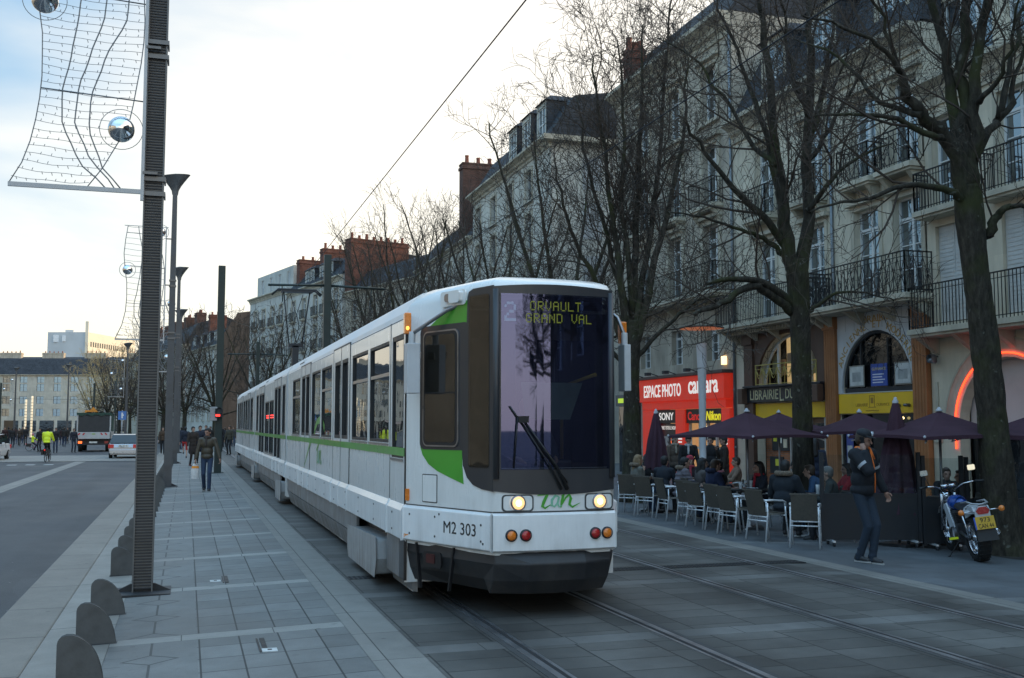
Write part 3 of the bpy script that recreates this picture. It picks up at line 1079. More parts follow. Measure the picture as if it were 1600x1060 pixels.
# hatch, amber reflector, bolts, number
panel('hatch_rim', rrect(.3, .55, 1.03, 1.31, .012), NL, -.003, .004, T_SEAM)
panel('hatch', rrect(.31, .54, 1.04, 1.3, .012), NL, -.003, .007, W_WHITE)
panel('side_reflector', rrect(.02, .075, 1.03, 1.15, .01), NL, -.003, .016, M_AMBER)
mb = MB()
for s_, z_ in ((.12, .9), (.12, .71), (.55, .9), (.55, .71), (.62, .93), (1.27, .87), (1.27, .72), (1.3, .7)):
    mb.prism([(s_ + .012 * math.cos(k), z_ + .012 * math.sin(k)) for k in [i * math.pi / 4 for i in range(8)]], NL, .02, .033)
TB(mb, 'bolts', [T_SEAM])
o0 = NL(.945, .815, .0305) - TO
text_part('fleet_number', 'M2 303', T_BLACK, tram, frame(o0, (ex, ey, 0), (0, 0, 1)), w=.5, h=.115, depth=.002)
# seam between nose and side
mb = MB()
mb.box(XL - .01, XL + .02, 10.598, 10.618, .22, 2.95)
TB(mb, 'panel_seams', [T_BLACK])
# headlights and lamps
def disc(name, x, z, r, mats, d=.0, par=tram, rim=.012):
    mb = MB()
    mb.lathe([(r + rim, -.0), (r + rim, -.02), (r, -.026)], 24, tuple(NF(x, z, d)), 'y', 0)
    mb.lathe([(r, -.02), (r * .8, -.028), (r * .4, -.033), (0, -.035)], 24, tuple(NF(x, z, d)), 'y', 1)
    return TB(mb, name, mats, par)


for x in (2.945, 3.755):
    mb = MB()
    mb.prism(rrect(x - .15, x + .15, 1.0, 1.155, .035), NF, -.004, .005)
    mb.prism(rrect(x - .135, x + .135, 1.012, 1.143, .03), NF, -.004, .009, 1)
    TB(mb, 'lamp_housing', [T_SEAM, W_WHITE])
    h = disc('headlight', x, 1.08, .06, [T_STEEL, E_HEAD], .004)
    mb = MB()
    mb.ell(tuple(NF(x, 1.08, .034)), (.03, .012, .03), 10, 6)
    mb.build('bulb', E_HEAD2, h, org=TO)
for x, m in ((2.875, M_AMBER), (3.01, M_REDL), (3.7, M_REDL), (3.825, M_AMBER)):
    disc('tail_lamp' if m is M_REDL else 'indicator_lamp', x, .785, .044, [T_RUB, m], .028)


def stroke(mb, pts, f, d, sc, ox, oz, slant=0.0):
    """brush stroke: (x, z, width) along a polyline"""
    n = len(pts)
    L, Rr = [], []
    for i, (x, z, w) in enumerate(pts):
        a = pts[max(0, i - 1)]; b = pts[min(n - 1, i + 1)]
        tx, tz = b[0] - a[0], b[1] - a[1]
        l = math.hypot(tx, tz) or 1
        nx_, nz_ = -tz / l, tx / l
        for arr, sg in ((L, 1), (Rr, -1)):
            X = x + nx_ * w * sg * .5; Z = z + nz_ * w * sg * .5
            arr.append(f(ox + (X + slant * Z) * sc, oz + Z * sc, d))
    for i in range(n - 1):
        mb.quad(L[i], L[i + 1], Rr[i + 1], Rr[i])


def logo(f, d, ox, oz, sc, flip=1):
    g = (lambda x, z, dd: f(x, z, dd))
    mb = MB()
    # t: tall stem with foot, long cross bar
    stroke(mb, [(.4, .66, .03), (.31, .42, .085), (.2, .2, .1), (.16, .08, .09), (.24, .02, .06), (.42, .12, .02)], g, d, sc, ox, oz)
    stroke(mb, [(.0, .4, .02), (.2, .45, .1), (.42, .52, .1), (.7, .64, .02)], g, d + .0004, sc, ox, oz)
    # n
    stroke(mb, [(.76, .38, .03), (.83, .42, .08), (.78, .22, .09), (.74, .03, .04)], g, d, sc, ox, oz)
    stroke(mb, [(.78, .12, .03), (.9, .32, .06), (1.02, .42, .09), (1.07, .3, .09), (1.02, .12, .085), (1.12, .04, .06), (1.38, .16, .01)], g, d + .0004, sc, ox, oz)
    a = TB(mb, 'company_logo', [T_GREEN])
    mb = MB()
    stroke(mb, [(.68, .36, .04), (.57, .39, .07), (.46, .26, .085), (.46, .1, .075), (.54, .06, .06), (.66, .2, .04)], g, d, sc, ox, oz)
    stroke(mb, [(.69, .36, .06), (.64, .16, .075), (.69, .05, .05), (.78, .1, .01)], g, d + .0004, sc, ox, oz)
    TB(mb, 'company_logo', [M((.2, .45, .3), .4)])


logo(NF, .006, 3.13, 1.02, .31)
logo(lambda a, z, d: SL(18.3 - a, z, -d), .004, 0.0, 1.12, .6)
# green arc in the second window and its tail below
mb = MB()
arc = [(18.95, 1.62), (18.8, 1.78), (18.5, 1.9), (18.1, 1.95), (17.7, 1.9), (17.45, 1.8)]
for (a, b), (c, d) in zip(arc[:-1], arc[1:]):
    mb.quad(SL(a, b - .1, .027), SL(c, d - .13, .027), SL(c, d, .027), SL(a, b, .027))
mb.quad(SL(19.1, 1.47, -.0095), SL(19.3, 1.47, -.0095), SL(20.2, 1.0, -.0095), SL(20.15, 1.0, -.0095))
TB(mb, 'green_arc', [T_GREEN])
# orange graffiti tag at the corner of the bumper
mb = MB()
stroke(mb, [(0, 0, .012), (0, .035, .012), (.04, .03, .01), (.01, .02, .01), (.07, .036, .01)], NL, .0306, 1, .03, .66)
TB(mb, 'paint_scribble', [M((.75, .25, .03), .5)])

# mirrors and blinkers
def mirror(p_arm, p_mid, c, w, dd, h, cam):
    mb = MB()
    mb.tube([p_arm, p_mid, V(c) + V((0, 0, h / 2 + .1))], .02, 8, 1)
    mb.tube([V(c) + V((0, 0, h / 2 + .12)), V(c) + V((0, 0, h / 2 - .05))], .033, 10, 0)
    cc = V(c)
    prof = [(-w / 2, -dd / 2), (w / 2, -dd / 2), (w / 2, dd / 2), (-w / 2, dd / 2)]
    mb.box(cc.x - w / 2, cc.x + w / 2, cc.y - dd / 2, cc.y + dd / 2, cc.z - h / 2, cc.z + h / 2)
    mb.box(cc.x + w / 2 - .01, cc.x + w / 2 + .02, cc.y - .04, cc.y + .04, cc.z + h / 2 - .15, cc.z + h / 2 - .08, 1)
    return TB(mb, 'wing_mirror', [M((.5, .505, .51), .45, 0, .1, 3), T_STEEL], bevel=.025)


mirror((2.62, 9.72, 3.02), (2.42, 9.9, 2.92), (2.14, 10.22, 2.36), .13, .17, .5, 0)
mirror((3.98, 9.7, 3.0), (4.08, 9.55, 2.86), (4.13, 9.5, 2.36), .07, .16, .46, 0)
mb = MB()
mb.prism(rrect(.62, 1.0, 2.97, 3.1, .02), NL, -.003, .02)
mb.prism(rrect(.82, .97, 2.99, 3.09, .02), NL, .02, .075, 0)
mb.prism(rrect(.72, .82, 3.01, 3.07, .02), NL, .02, .05, 1)
TB(mb, 'mirror_bracket', [W_WHITE, T_STEEL], bevel=.01)
for x, y, z in ((2.13, 10.42, 2.83), (4.16, 9.62, 2.72)):
    mb = MB()
    mb.box(x - .035, x + .035, y - .04, y + .04, z - .11, z + .11)
    b = TB(mb, 'blinker', [M_AMBER], bevel=.012)
    mb = MB()
    mb.ell((x - .005, y - .036, z - .05), (.02, .012, .022), 8, 6)
    mb.build('bulb', E_AMBLIT, b, org=TO)

# pantograph
PY = 34.2
mb = MB()
mb.box(TX - .35, TX + .35, PY - .5, PY + .5, 3.29, 3.42)
mb.box(TX - .1, TX + .1, PY - .1, PY + .1, 3.42, 4.35)
mb.box(TX - .22, TX + .22, PY - .1, PY + .1, 4.3, 4.42)
for s in (-1, 1):
    mb.tube([(TX + s * .2, PY, 4.36), (TX + s * .42, PY - .2, 6.1)], .022, 6)
    mb.tube([(TX + s * .04, PY, 4.36), (TX - s * .1, PY - .1, 5.0), (TX + s * .2, PY - .2, 6.0)], .012, 5)
TB(mb, 'pantograph', [M((.03, .032, .036), .5, .4, .2, 6)])
mb = MB()
for dy in (-.35, -.05):
    mb.tube([(TX - .78, PY + dy, 5.98), (TX - .6, PY + dy, 6.14), (TX + .6, PY + dy, 6.14), (TX + .78, PY + dy, 5.98)], .03, 6)
mb.box(TX - .5, TX + .5, PY - .38, PY - .02, 6.06, 6.12)
TB(mb, 'contact_bow', [M((.03, .032, .036), .5, .4, .2, 6)])
# ------------------------------------------------------------------ street furniture
M_POST = M((.12, .12, .118), .45, .35, .22, 2.5, .08, 50)
M_POSTP = M((.075, .078, .083), .45, .35, .2, 2.5, .08, 50)
M_POSTD = M((.03, .03, .032), .6, .2, .2, 3)
M_CONE = M((.12, .125, .13), .4, .3, .15, 3)
M_CLAMP = M((.14, .14, .14), .4, .8, .2, 8)
M_GALV = M((.36, .37, .38), .45, .6, .12, 6)
M_NET = M((.2, .21, .22), .5, .4, .15, 6)
M_CHROME = M((.82, .82, .82), .05, 1.0, .04, 2)
M_CATG = M((.018, .03, .027), .5, .15, .25, 2.0, .05, 40)
M_WIRE = M((.02, .02, .025), .5, .5, .1, 5)
M_ACR = M((.7, .72, .75), .3, 0, .05, 4)


def make_lamp(rib):
    """lamp post of rolled section with ribbed cheeks and a flared head"""
    H = 9.0
    w, d = (.108, .1) if rib else (.12, .1)
    mb = MB()
    if rib:
        # ribs all the way up between two flanges
        st = .032
        n = int((H - .1) / st)
        pr = []
        for i in range(n):
            z = .05 + i * st
            pr += [(z, .0), (z + st * .45, .0), (z + st * .52, .012), (z + st * .95, .012)]
        for sx, sy in ((0, -1), (0, 1)):
            vs, fs = [], []
            for z, e in pr:
                y = sy * (d - .012 - e)
                vs += [(-w + .016, y, z), (w - .016, y, z)]
            for i in range(len(pr) - 1):
                fs.append((2 * i, 2 * i + 1, 2 * i + 3, 2 * i + 2))
            mb.add(vs, fs)
            for i in range(len(fs)):
                if i % 4 in (0, 3): mb.m[len(mb.m) - len(fs) + i] = 1  # alternate rib faces darker: shade of the ribbing put into the colour
        for sx in (-1, 1):
            vs, fs = [], []
            for z, e in pr:
                x = sx * (w - .004 - e)
                vs += [(x, -d + .03, z), (x, d - .03, z)]
            for i in range(len(pr) - 1):
                fs.append((2 * i, 2 * i + 1, 2 * i + 3, 2 * i + 2))
            mb.add(vs, fs)
        post = [mb]
        fl = MB()
        for sx in (-1, 1):
            for sy in (-1, 1):
                fl.box(*sorted((sx * (w - .016), sx * w)), *sorted((sy * (d - .032), sy * d)), 0, H)
        fl.box(-w + .03, w - .03, -d + .04, d - .04, 0, H, 1)
        post.append(fl)
    else:
        k = .58
        mb.add([(-w, -d, 0), (w, -d, 0), (w, d, 0), (-w, d, 0), (-w * k, -d * k, H), (w * k, -d * k, H), (w * k, d * k, H), (-w * k, d * k, H)],
               [(0, 3, 2, 1), (4, 5, 6, 7), (0, 1, 5, 4), (1, 2, 6, 5), (2, 3, 7, 6), (3, 0, 4, 7)])
        fl = None
    return mb, fl


def lamp(loc, lab, rib=False, far=False, proto={}):
    key = (rib, far)
    if key in proto:
        return dup(proto[key], loc, 0, lab)
    r = thing('street_lamp', lab, 'lamp post', loc, 0, 'grey lamp posts along the kerb')
    mb, fl = make_lamp(rib)
    p = mb.build('post', [M_POST if rib else M_POSTP, M_POSTD], r)
    if fl: fl.build('flanges', [M_POST, M_POSTD], r)
    mb = MB()
    mb.box(-.34, .3, -.3, .3, 0, .02)
    mb.add([(-.3, -.02, .02), (.3, -.02, .02), (.13, -.02, .1), (-.13, -.02, .1), (-.3, .02, .02), (.3, .02, .02), (.13, .02, .1), (-.13, .02, .1)],
           [(0, 1, 2, 3), (4, 5, 6, 7), (0, 1, 5, 4), (2, 3, 7, 6), (0, 3, 7, 4), (1, 2, 6, 5)])
    mb.build('base_plate', M_POSTD, r)
    if not far:
        for z in (4.45, 4.62, 6.05, 6.22):
            mb = MB()
            q_ = 1.0 if rib else 1 - .42 * z / 9
            a_, b_ = (.108 if rib else .12) * q_, (.1 if rib else .1) * q_
            mb.box(-a_ - .02, a_ + .02, -b_ - .02, -b_ - .003, z, z + .05)
            mb.box(-a_ - .02, -a_ - .003, -b_ - .003, b_ + .015, z, z + .05)
            mb.box(a_ + .003, a_ + .02, -b_ - .003, b_ + .015, z, z + .05)
            mb.build('clamp', M_CLAMP, r)
    # flared fan head, wide along the street side, cut on a slant
    mb = MB()
    prof = [(-.05, .085), (.08, .105), (.2, .17), (.32, .255), (.44, .35), (.55, .44)]
    N = 20
    vs, fs = [], []
    for h, rr in prof:
        for j in range(N):
            a = 2 * math.pi * j / N
            vs.append((rr * math.cos(a) * 1.0, rr * math.sin(a) * .62, 8.95 + h + .05 * math.cos(a) * (h / .57)))
    for i in range(len(prof) - 1):
        for j in range(N):
            j2 = (j + 1) % N
            fs.append((i * N + j, i * N + j2, (i + 1) * N + j2, (i + 1) * N + j))
    mb.add(vs, fs, 0, True)
    top = [vs[(len(prof) - 1) * N + j] for j in range(N)]
    c = (0, 0, 8.95 + .62)
    for j in range(N):
        mb.add([top[j], top[(j + 1) % N], c], [(0, 1, 2)], 1, True)
    mb.build('lamp_head', [M_CONE, M_POST], r)
    proto[key] = r
    return r


w_ = .115
P_POLE = (-.42, 12.45, zg(-.42))
lamp(P_POLE, 'tall dark grey ribbed post in the left foreground carrying a wire light decoration', True)
lamp((-.5, 33.2, zg(-.5)), 'tall grey lamp post with flared head behind the ribbed foreground post')
lamp((-.5, 53.0, zg(-.5)), 'grey lamp post with flared head just behind the second post, its head lower')
lamp((-.5, 72.5, zg(-.5)), 'grey lamp post with small flared head, third behind the ribbed post')
far = [((-5.3, 102, -.2), 'distant flared lamp post carrying a wire net decoration above the silver car'),
       ((-14.2, 141, -.2), 'distant flared lamp post standing between the cyclist and the garbage truck'),
       ((-21.5, 150, -.2), 'distant flared lamp post above the child in the yellow vest'),
       ((-30.5, 172, -.2), 'distant thin flared lamp post near the left edge, in front of the cream block')]
for p, lb in far: lamp(p, lb, False, True)

# ---- half-round bollards along the kerb
def make_bollard():
    r = thing('bollard', '', 'bollard', (0, 0, 0), 0, 'half-round grey bollards along the kerb')
    mb = MB()
    pts = [(-.155, 0), (-.155, .27)]
    for k in range(0, 13):
        t = R(150 - k * 12.2)
        pts.append((-.03 + .19 * math.cos(t) * (.72 if math.cos(t) < 0 else 1), .19 + .15 * math.sin(t) if math.cos(t) < 0 else .19 * (1 - (k - 5) / 8 if k > 5 else 1) + .15 * math.sin(t)))
    # outline: straight back, rounded crown, long curve down to the front
    pts = [(-.155, 0), (-.155, .285)]
    for k in range(15):
        t = k / 14
        a = R(165 - 165 * t)
        x = -.155 + .31 * (1 - math.cos(math.pi * .5 * t) ** 1.0 * 1.0) if False else None
    arc = [(-.15, .31), (-.13, .333), (-.1, .345), (-.06, .343), (-.02, .328), (.02, .303), (.055, .27), (.085, .228), (.11, .18), (.13, .12), (.145, .06), (.152, 0)]
    pts = [(-.155, 0), (-.155, .285)] + arc
    mb.prism(pts, lambda x, z, d: V((x, d, z)), -.03, .03)
    mb.build('plate', M((.085, .085, .083), .55, .3, .25, 5, .12, 45), r, bevel=.006)
    mb = MB()
    mb.box(-.17, .17, -.05, .05, -.02, .006)
    mb.build('foot', M_POSTD, r)
    return r


b0 = make_bollard()
words_b = ['nearest half-round bollard, cut by the bottom edge of the picture', 'second half-round bollard from the camera', 'third half-round bollard, last one in front of the ribbed post']
ys = [8.3, 9.72, 11.15] + [14.0 + 1.42 * i for i in range(30)]
first = True
k = 0
for i, y in enumerate(ys):
    if any(abs(y - q) < .5 for q in (12.45, 33.2, 53.0)): continue
    k += 1
    if i < 3: lb = words_b[i]
    elif i == 3: lb = 'half-round bollard directly behind the ribbed post, partly covered by it'
    elif i == 4: lb = 'half-round bollard, second behind the ribbed post'
    elif i == 5: lb = 'half-round bollard, third behind the ribbed post, only its rounded back showing'
    else: lb = 'half-round bollard in the far line hidden behind the lamp posts'
    p = (-.69, y, zg(-.69))
    if first:
        b0.location = p; b0['label'] = lb; first = False
    else:
        dup(b0, p, random.uniform(-.02, .02), lb)


# ---- winter light decorations: curved wire net with mirror balls
def decoration(loc, lab, fine=True, rotz=0.0):
    r = thing('light_decoration', lab, 'decoration', loc, rotz, 'wire net light decorations on the lamp posts')
    HH, WW = 3.45, 1.38
    nseg = 14 if fine else 8

    def ip(tab, z):
        for (z0, x0), (z1, x1) in zip(tab[:-1], tab[1:]):
            if z <= z1:
                q = (z - z0) / (z1 - z0)
                return x0 + (x1 - x0) * (3 * q * q - 2 * q ** 3) * .5 + (x1 - x0) * q * .5
        return tab[-1][1]
    LT = [(0, -1.38), (.25, -1.25), (.56, -1.16), (.9, -1.10), (1.25, -1.08), (1.7, -1.09), (2.2, -1.16), (2.7, -1.2), (3.45, -1.1)]
    RT2 = [(0, -.59), (.4, -.33), (.8, -.15), (1.2, -.09), (1.65, -.03), (2.1, -.02), (2.6, -.1), (3.1, -.3), (3.45, -.42)]
    def left(t): return ip(LT, t * HH)
    def right(t): return ip(RT2, t * HH)

    mb = MB()
    mb.beam((0, 0, -.1), (0, 0, HH), .035, .035)
    mb.beam((.02, 0, 0), (-WW, 0, 0), .03, .05)
    mb.beam((.06, 0, HH), (-1.2, 0, HH), .02, .02)
    mb.build('frame', M_GALV, r)
    mb = MB()
    rr = .006 if fine else .011
    mb.tube([(left(t), 0, t * HH) for t in [i / nseg for i in range(nseg + 1)]], rr, 4)
    mb.tube([(right(t), 0, t * HH) for t in [i / nseg for i in range(nseg + 1)]], rr, 4)
    for tab in ([(0, -.37), (.32, -.69), (.74, -.86), (1.08, -.87), (1.48, -.79), (2.0, -.72), (2.6, -.66), (3.45, -.8)],
                [(0, -.28), (.4, -.59), (.74, -.73), (1.15, -.7), (1.48, -.6), (2.0, -.45), (2.6, -.4), (3.45, -.6)],
                [(0, -.21), (.27, -.44), (.68, -.58), (1.03, -.57), (1.48, -.44), (2.0, -.21), (2.6, -.18), (3.45, -.42)]):
        mb.tube([(ip(tab, z), .004, z) for z in [HH * i / 28 for i in range(29)]], .008 if fine else .012, 5)
    for t in (.31, .64, .93):
        mb.tube([(left(t), 0, t * HH + .03), (0, 0, t * HH - .03)], .008, 4)
    mb.build('curved_wires', M_NET, r)
    mb = MB()
    n = 38 if fine else 20
    for i in range(n):
        t = (i + .7) / n
        a, b = left(t), right(t)
        pts = []
        for k in range(9):
            q = k / 8
            pts.append((a + (b - a) * q, 0, t * HH + .03 * (1 - q) - .02 * math.sin(q * math.pi) + .008 * math.sin(k * 5 + i)))
        mb.tube(pts, .0032 if fine else .006, 3, sm=False)
        if fine:
            for k in range(8):
                q = (k + .5) / 8
                x = a + (b - a) * q
                z = t * HH + .03 * (1 - q) - .02 * math.sin(q * math.pi)
                dz = random.choice((-1, 1))
                mb.beam((x, 0, z), (x + .008, .008, z + dz * .03), .005, .005)
    mb.build('wire_net', M_NET, r)
    for x, z, rad in ((-.24, .7, .145), (-1.08, 2.1, .145), (-.16, 3.3, .145)):
        mb = MB()
        mb.ell((x, 0, z), (rad, rad, rad), 24, 16)
        b = mb.build('mirror_ball', M_CHROME, r)
        mb = MB()
        mb.tube([(x + .23 * math.cos(a), 0, z + .23 * math.sin(a)) for a in [k * math.pi / 16 for k in range(32)]], .004 if fine else .007, 4, closed=True)
        mb.build('hoop', M_NET, b)
    for z in (.22, 1.68, 3.1):
        mb = MB()
        mb.beam((0, 0, z), (.16, 0, z), .05, .03)
        mb.build('bracket', M_CLAMP, r)
    return r


dz = 4.42
d0 = decoration((P_POLE[0] - .12, 12.30, dz), 'big wire net decoration with mirror balls hung on the ribbed foreground post')
d1 = decoration((-.5 - .22, 33.1, 4.35), 'wire net decoration half hidden behind the ribbed foreground post', False)
dup(d1, (-.72, 52.9, 4.35), 0, 'wire net decoration glimpsed between the ribbed post and the second lamp')
dup(d1, (-5.55, 101.8, 4.35), 0, 'small distant wire net decoration above the silver car')
dup(d1, (-21.75, 149.8, 4.35), 0, 'tiny distant wire net decoration above the child in the yellow vest')
dup(d1, (-30.75, 171.8, 4.35), 0, 'tiny distant wire net decoration near the left edge')

# ---- tram overhead line
def catenary_pole(loc, lab, arms, H=7.85):
    r = thing('catenary_pole', lab, 'pole', loc, 0, 'dark green overhead line poles')
    mb = MB()
    mb.box(-.13, .13, -.13, .13, 0, H)
    mb.box(-.22, .22, -.22, .22, 0, .03)
    mb.build('post', M_CATG, r, bevel=.012)
    for s in arms:
        mb = MB()
        mb.tube([(s * .13, 0, 6.95), (s * 2.15, 0, 6.9)], .045, 8)
        mb.tube([(s * .13, 0, 7.5), (s * 1.1, 0, 6.95)], .015, 5)
        mb.tube([(s * 1.65, 0, 6.9), (s * 1.62, 0, 6.3)], .02, 5)
        mb.build('bracket_arm', M_CATG, r)
    return r


pg = catenary_pole((1.16, 40.9, zg(1.16)), 'dark green square pole on the pavement behind the walking man', ())
mb = MB()
mb.box(-.05, .05, 0, .04, 0, .04)
catenary_pole((4.88, 38.7, 0), 'dark green pole with bracket arms rising behind the tram roof', (-1, 1), 8.1)
catenary_pole((4.88, 78, 0), 'distant dark green overhead line pole beyond the tram', (-1, 1))
catenary_pole((-12.5, 158, -.2), 'far dark pole standing left of the garbage truck', ())
catenary_pole((-9.2, 150, -.2), 'far dark pole standing directly behind the garbage truck', ())
catenary_pole((-24.8, 160, -.2), 'far dark pole beside the lit column on the left', ())
catenary_pole((-38.5, 178, -.2), 'far dark pole at the extreme left edge', ())


def wire(name, pts, lab, r=.009, grp='overhead contact wires'):
    mb = MB()
    mb.tube(pts, r, 5)
    o = mb.build(name, M_WIRE)
    return tag(o, lab, 'wire', grp)


wire('contact_wire', [(3.3, -10, 6.25), (3.3, 38.7, 6.25), (3.3, 78, 6.25)], 'overhead contact wire above the tram crossing the open sky')
wire('contact_wire', [(6.45, -10, 6.25), (6.45, 38.7, 6.25), (6.45, 78, 6.25)], 'overhead contact wire of the empty track seen against the bare trees')
wire('span_wire', [at(340, 490, 39), at(372, 505, 60), at(395, 512, 80)], 'thin span wire from the dark green pole towards the houses', .012, None)
wire('span_wire', [at(0, 623, 150), at(150, 625, 150), at(205, 628, 150)], 'thin cable strung across the far square', .02, None)

# tram signal on the green pole
r = thing('tram_signal', 'grey tram signal with a small red light on the dark green pole', 'signal', (1.0, 40.72, 2.05))
mb = MB(); mb.box(-.16, .1, -.12, .06, -.1, .42)
mb.build('casing', M((.3, .3, .3), .5), r, bevel=.02)
mb = MB(); mb.box(.02, .3, -.16, .04, .02, .36); mb.lathe([(.0, -.2), (.1, -.2), (.12, -.26), (.12, -.1)], 14, (.16, 0, .27), 'y')
mb.build('hood', M_POSTD, r, bevel=.015)
mb = MB(); mb.box(.04, .2, -.215, -.205, .06, .14)
mb.build('red_light', E_REDLED, r)

# white tapered lamp with a flat disc by the terrace
p = gp(1098, 26.2)
r = thing('disc_lamp', 'white tapered lamp column with a flat disc reflector above the red shop terrace', 'lamp post', p)
mb = MB()
mb.lathe([(.15, 0), (.15, .05), (.075, .06), (.078, 1.5), (.1, 3.0), (.135, 4.0), (.13, 4.02), (0, 4.02)], 20)
mb.build('column', M((.5, .51, .52), .45, 0, .1, 3), r)
mb = MB()
for k in range(3):
    a = k * 2.1
    mb.tube([(.12 * math.cos(a), .12 * math.sin(a), 4.0), (.1 * math.cos(a), .1 * math.sin(a), 4.42)], .012, 5)
mb.build('stays', M_CLAMP, r)
mb = MB()
mb.lathe([(0, 4.47), (.56, 4.43), (.57, 4.41), (.56, 4.4)], 32)
mb.lathe([(.555, 4.399), (.3, 4.385), (0, 4.38)], 32, mi=1)
mb.build('disc', [M_POSTD, M((.5, .2, .12), .5, emit=(1, .3, .12), estr=.25)], r)

# small blue road sign, two lit columns, far left
r = thing('road_sign', 'small blue road sign on a post above the silver car', 'sign', (-4.3, 78, -.2))
mb = MB(); mb.tube([(0, 0, 0), (0, 0, 3.0)], .035, 8); mb.build('post', M_GALV, r)
mb = MB(); mb.box(-.27, .27, -.045, -.03, 2.35, 2.95); mb.build('panel', M((.05, .16, .42), .4), r)
mb = MB(); mb.box(-.05, .05, -.05, -.046, 2.45, 2.85); mb.box(-.03, .1, -.051, -.0465, 2.62, 2.72); mb.build('symbol', M((.7, .7, .7), .5), r)
for u, h, lb in ((160, 5.6, 'slim glowing cream light column, left of the pair at the far square'), (199, 6.1, 'slim glowing cream light column, right of the pair at the far square')):
    p = gp(u * .2453, 150); p.z = -.2
    r = thing('light_column', lb, 'light column', p, 0, 'glowing light columns at the far square')
    mb = MB(); mb.lathe([(.2, 0), (.2, .15), (.14, .2)], 10); mb.build('base', M_POSTD, r)
    mb = MB(); mb.lathe([(.15, .2), (.15, h), (0, h + .05)], 10)
    for i in range(12): mb.lathe([(.17, .5 + i * .42), (.17, .55 + i * .42)], 10, mi=1)
    mb.build('lamp_tube', [M((.6, .5, .35), .5, emit=(1, .8, .5), estr=.45), M_POSTD], r)
# ------------------------------------------------------------------ houses
def stone(name, base, course=.42, lines=.16, stain=.35, warm=(1, 1, 1)):
    t = NT(name)
    o = t.obj()
    sep = t.n('ShaderNodeSeparateXYZ'); t.l(o, sep.inputs[0])
    cb = t.n('ShaderNodeCombineXYZ')
    t.l(t.math('ADD', sep.outputs[0], t.math('MULTIPLY', sep.outputs[1], .97)), cb.inputs[0]); t.l(sep.outputs[2], cb.inputs[1])
    br = t.n('ShaderNodeTexBrick'); t.l(cb.outputs[0], br.inputs['Vector'])
    br.inputs['Scale'].default_value = 1
    br.inputs['Brick Width'].default_value = course * 2.1; br.inputs['Row Height'].default_value = course
    br.inputs['Mortar Size'].default_value = .005; br.inputs['Mortar Smooth'].default_value = .5
    br.inputs['Color1'].default_value = (*[c * .95 for c in base], 1); br.inputs['Color2'].default_value = (*[c * 1.05 for c in base], 1)
    br.inputs['Mortar'].default_value = (*[c * (1 - lines) for c in base], 1)
    mp = t.n('ShaderNodeMapping'); mp.inputs['Scale'].default_value = (1, 1, .22); t.l(o, mp.inputs[0])
    run = t.noise(mp.outputs[0], 1.6, 6, .7)
    big = t.noise(o, .35, 4, .6)
    k = t.math('MULTIPLY', t.maprange(run, .3, .7, 1 - stain, 1 + stain * .3), t.maprange(big, .3, .7, .85, 1.12))
    c = t.mix(1.0, br.outputs['Color'], k, 'MULTIPLY')
    g = t.noise(o, 35, 3, .6)
    return t.done(t.bsdf(c, .85, 0, t.bump(g, .25, .012), .25))


def brick_mat(name, base):
    t = NT(name)
    o = t.obj()
    sep = t.n('ShaderNodeSeparateXYZ'); t.l(o, sep.inputs[0])
    cb = t.n('ShaderNodeCombineXYZ')
    t.l(t.math('ADD', sep.outputs[0], t.math('MULTIPLY', sep.outputs[1], .97)), cb.inputs[0]); t.l(sep.outputs[2], cb.inputs[1])
    br = t.n('ShaderNodeTexBrick'); t.l(cb.outputs[0], br.inputs['Vector'])
    br.inputs['Scale'].default_value = 1
    br.inputs['Brick Width'].default_value = .23; br.inputs['Row Height'].default_value = .075; br.inputs['Mortar Size'].default_value = .006
    br.inputs['Color1'].default_value = (*[c * .75 for c in base], 1); br.inputs['Color2'].default_value = (*[c * 1.2 for c in base], 1)
    br.inputs['Mortar'].default_value = (.16, .14, .12, 1)
    k = t.maprange(t.noise(o, .9, 5, .65), .3, .7, .6, 1.2)
    return t.done(t.bsdf(t.mix(1.0, br.outputs['Color'], k, 'MULTIPLY'), .85, 0, None, .2))


def slate_mat():
    t = NT('slate_roof')
    o = t.obj()
    sep = t.n('ShaderNodeSeparateXYZ'); t.l(o, sep.inputs[0])
    cb = t.n('ShaderNodeCombineXYZ')
    t.l(t.math('ADD', sep.outputs[0], t.math('MULTIPLY', sep.outputs[1], .3)), cb.inputs[0]); t.l(sep.outputs[2], cb.inputs[1])
    br = t.n('ShaderNodeTexBrick'); t.l(cb.outputs[0], br.inputs['Vector'])
    br.inputs['Scale'].default_value = 1
    br.inputs['Brick Width'].default_value = .24; br.inputs['Row Height'].default_value = .14; br.inputs['Mortar Size'].default_value = .006
    br.inputs['Color1'].default_value = (.028, .031, .037, 1); br.inputs['Color2'].default_value = (.05, .054, .062, 1); br.inputs['Mortar'].default_value = (.012, .013, .015, 1)
    k = t.maprange(t.noise(o, .8, 5, .6), .3, .7, .75, 1.25)
    return t.done(t.bsdf(t.mix(1.0, br.outputs['Color'], k, 'MULTIPLY'), .75, 0, None, .2))


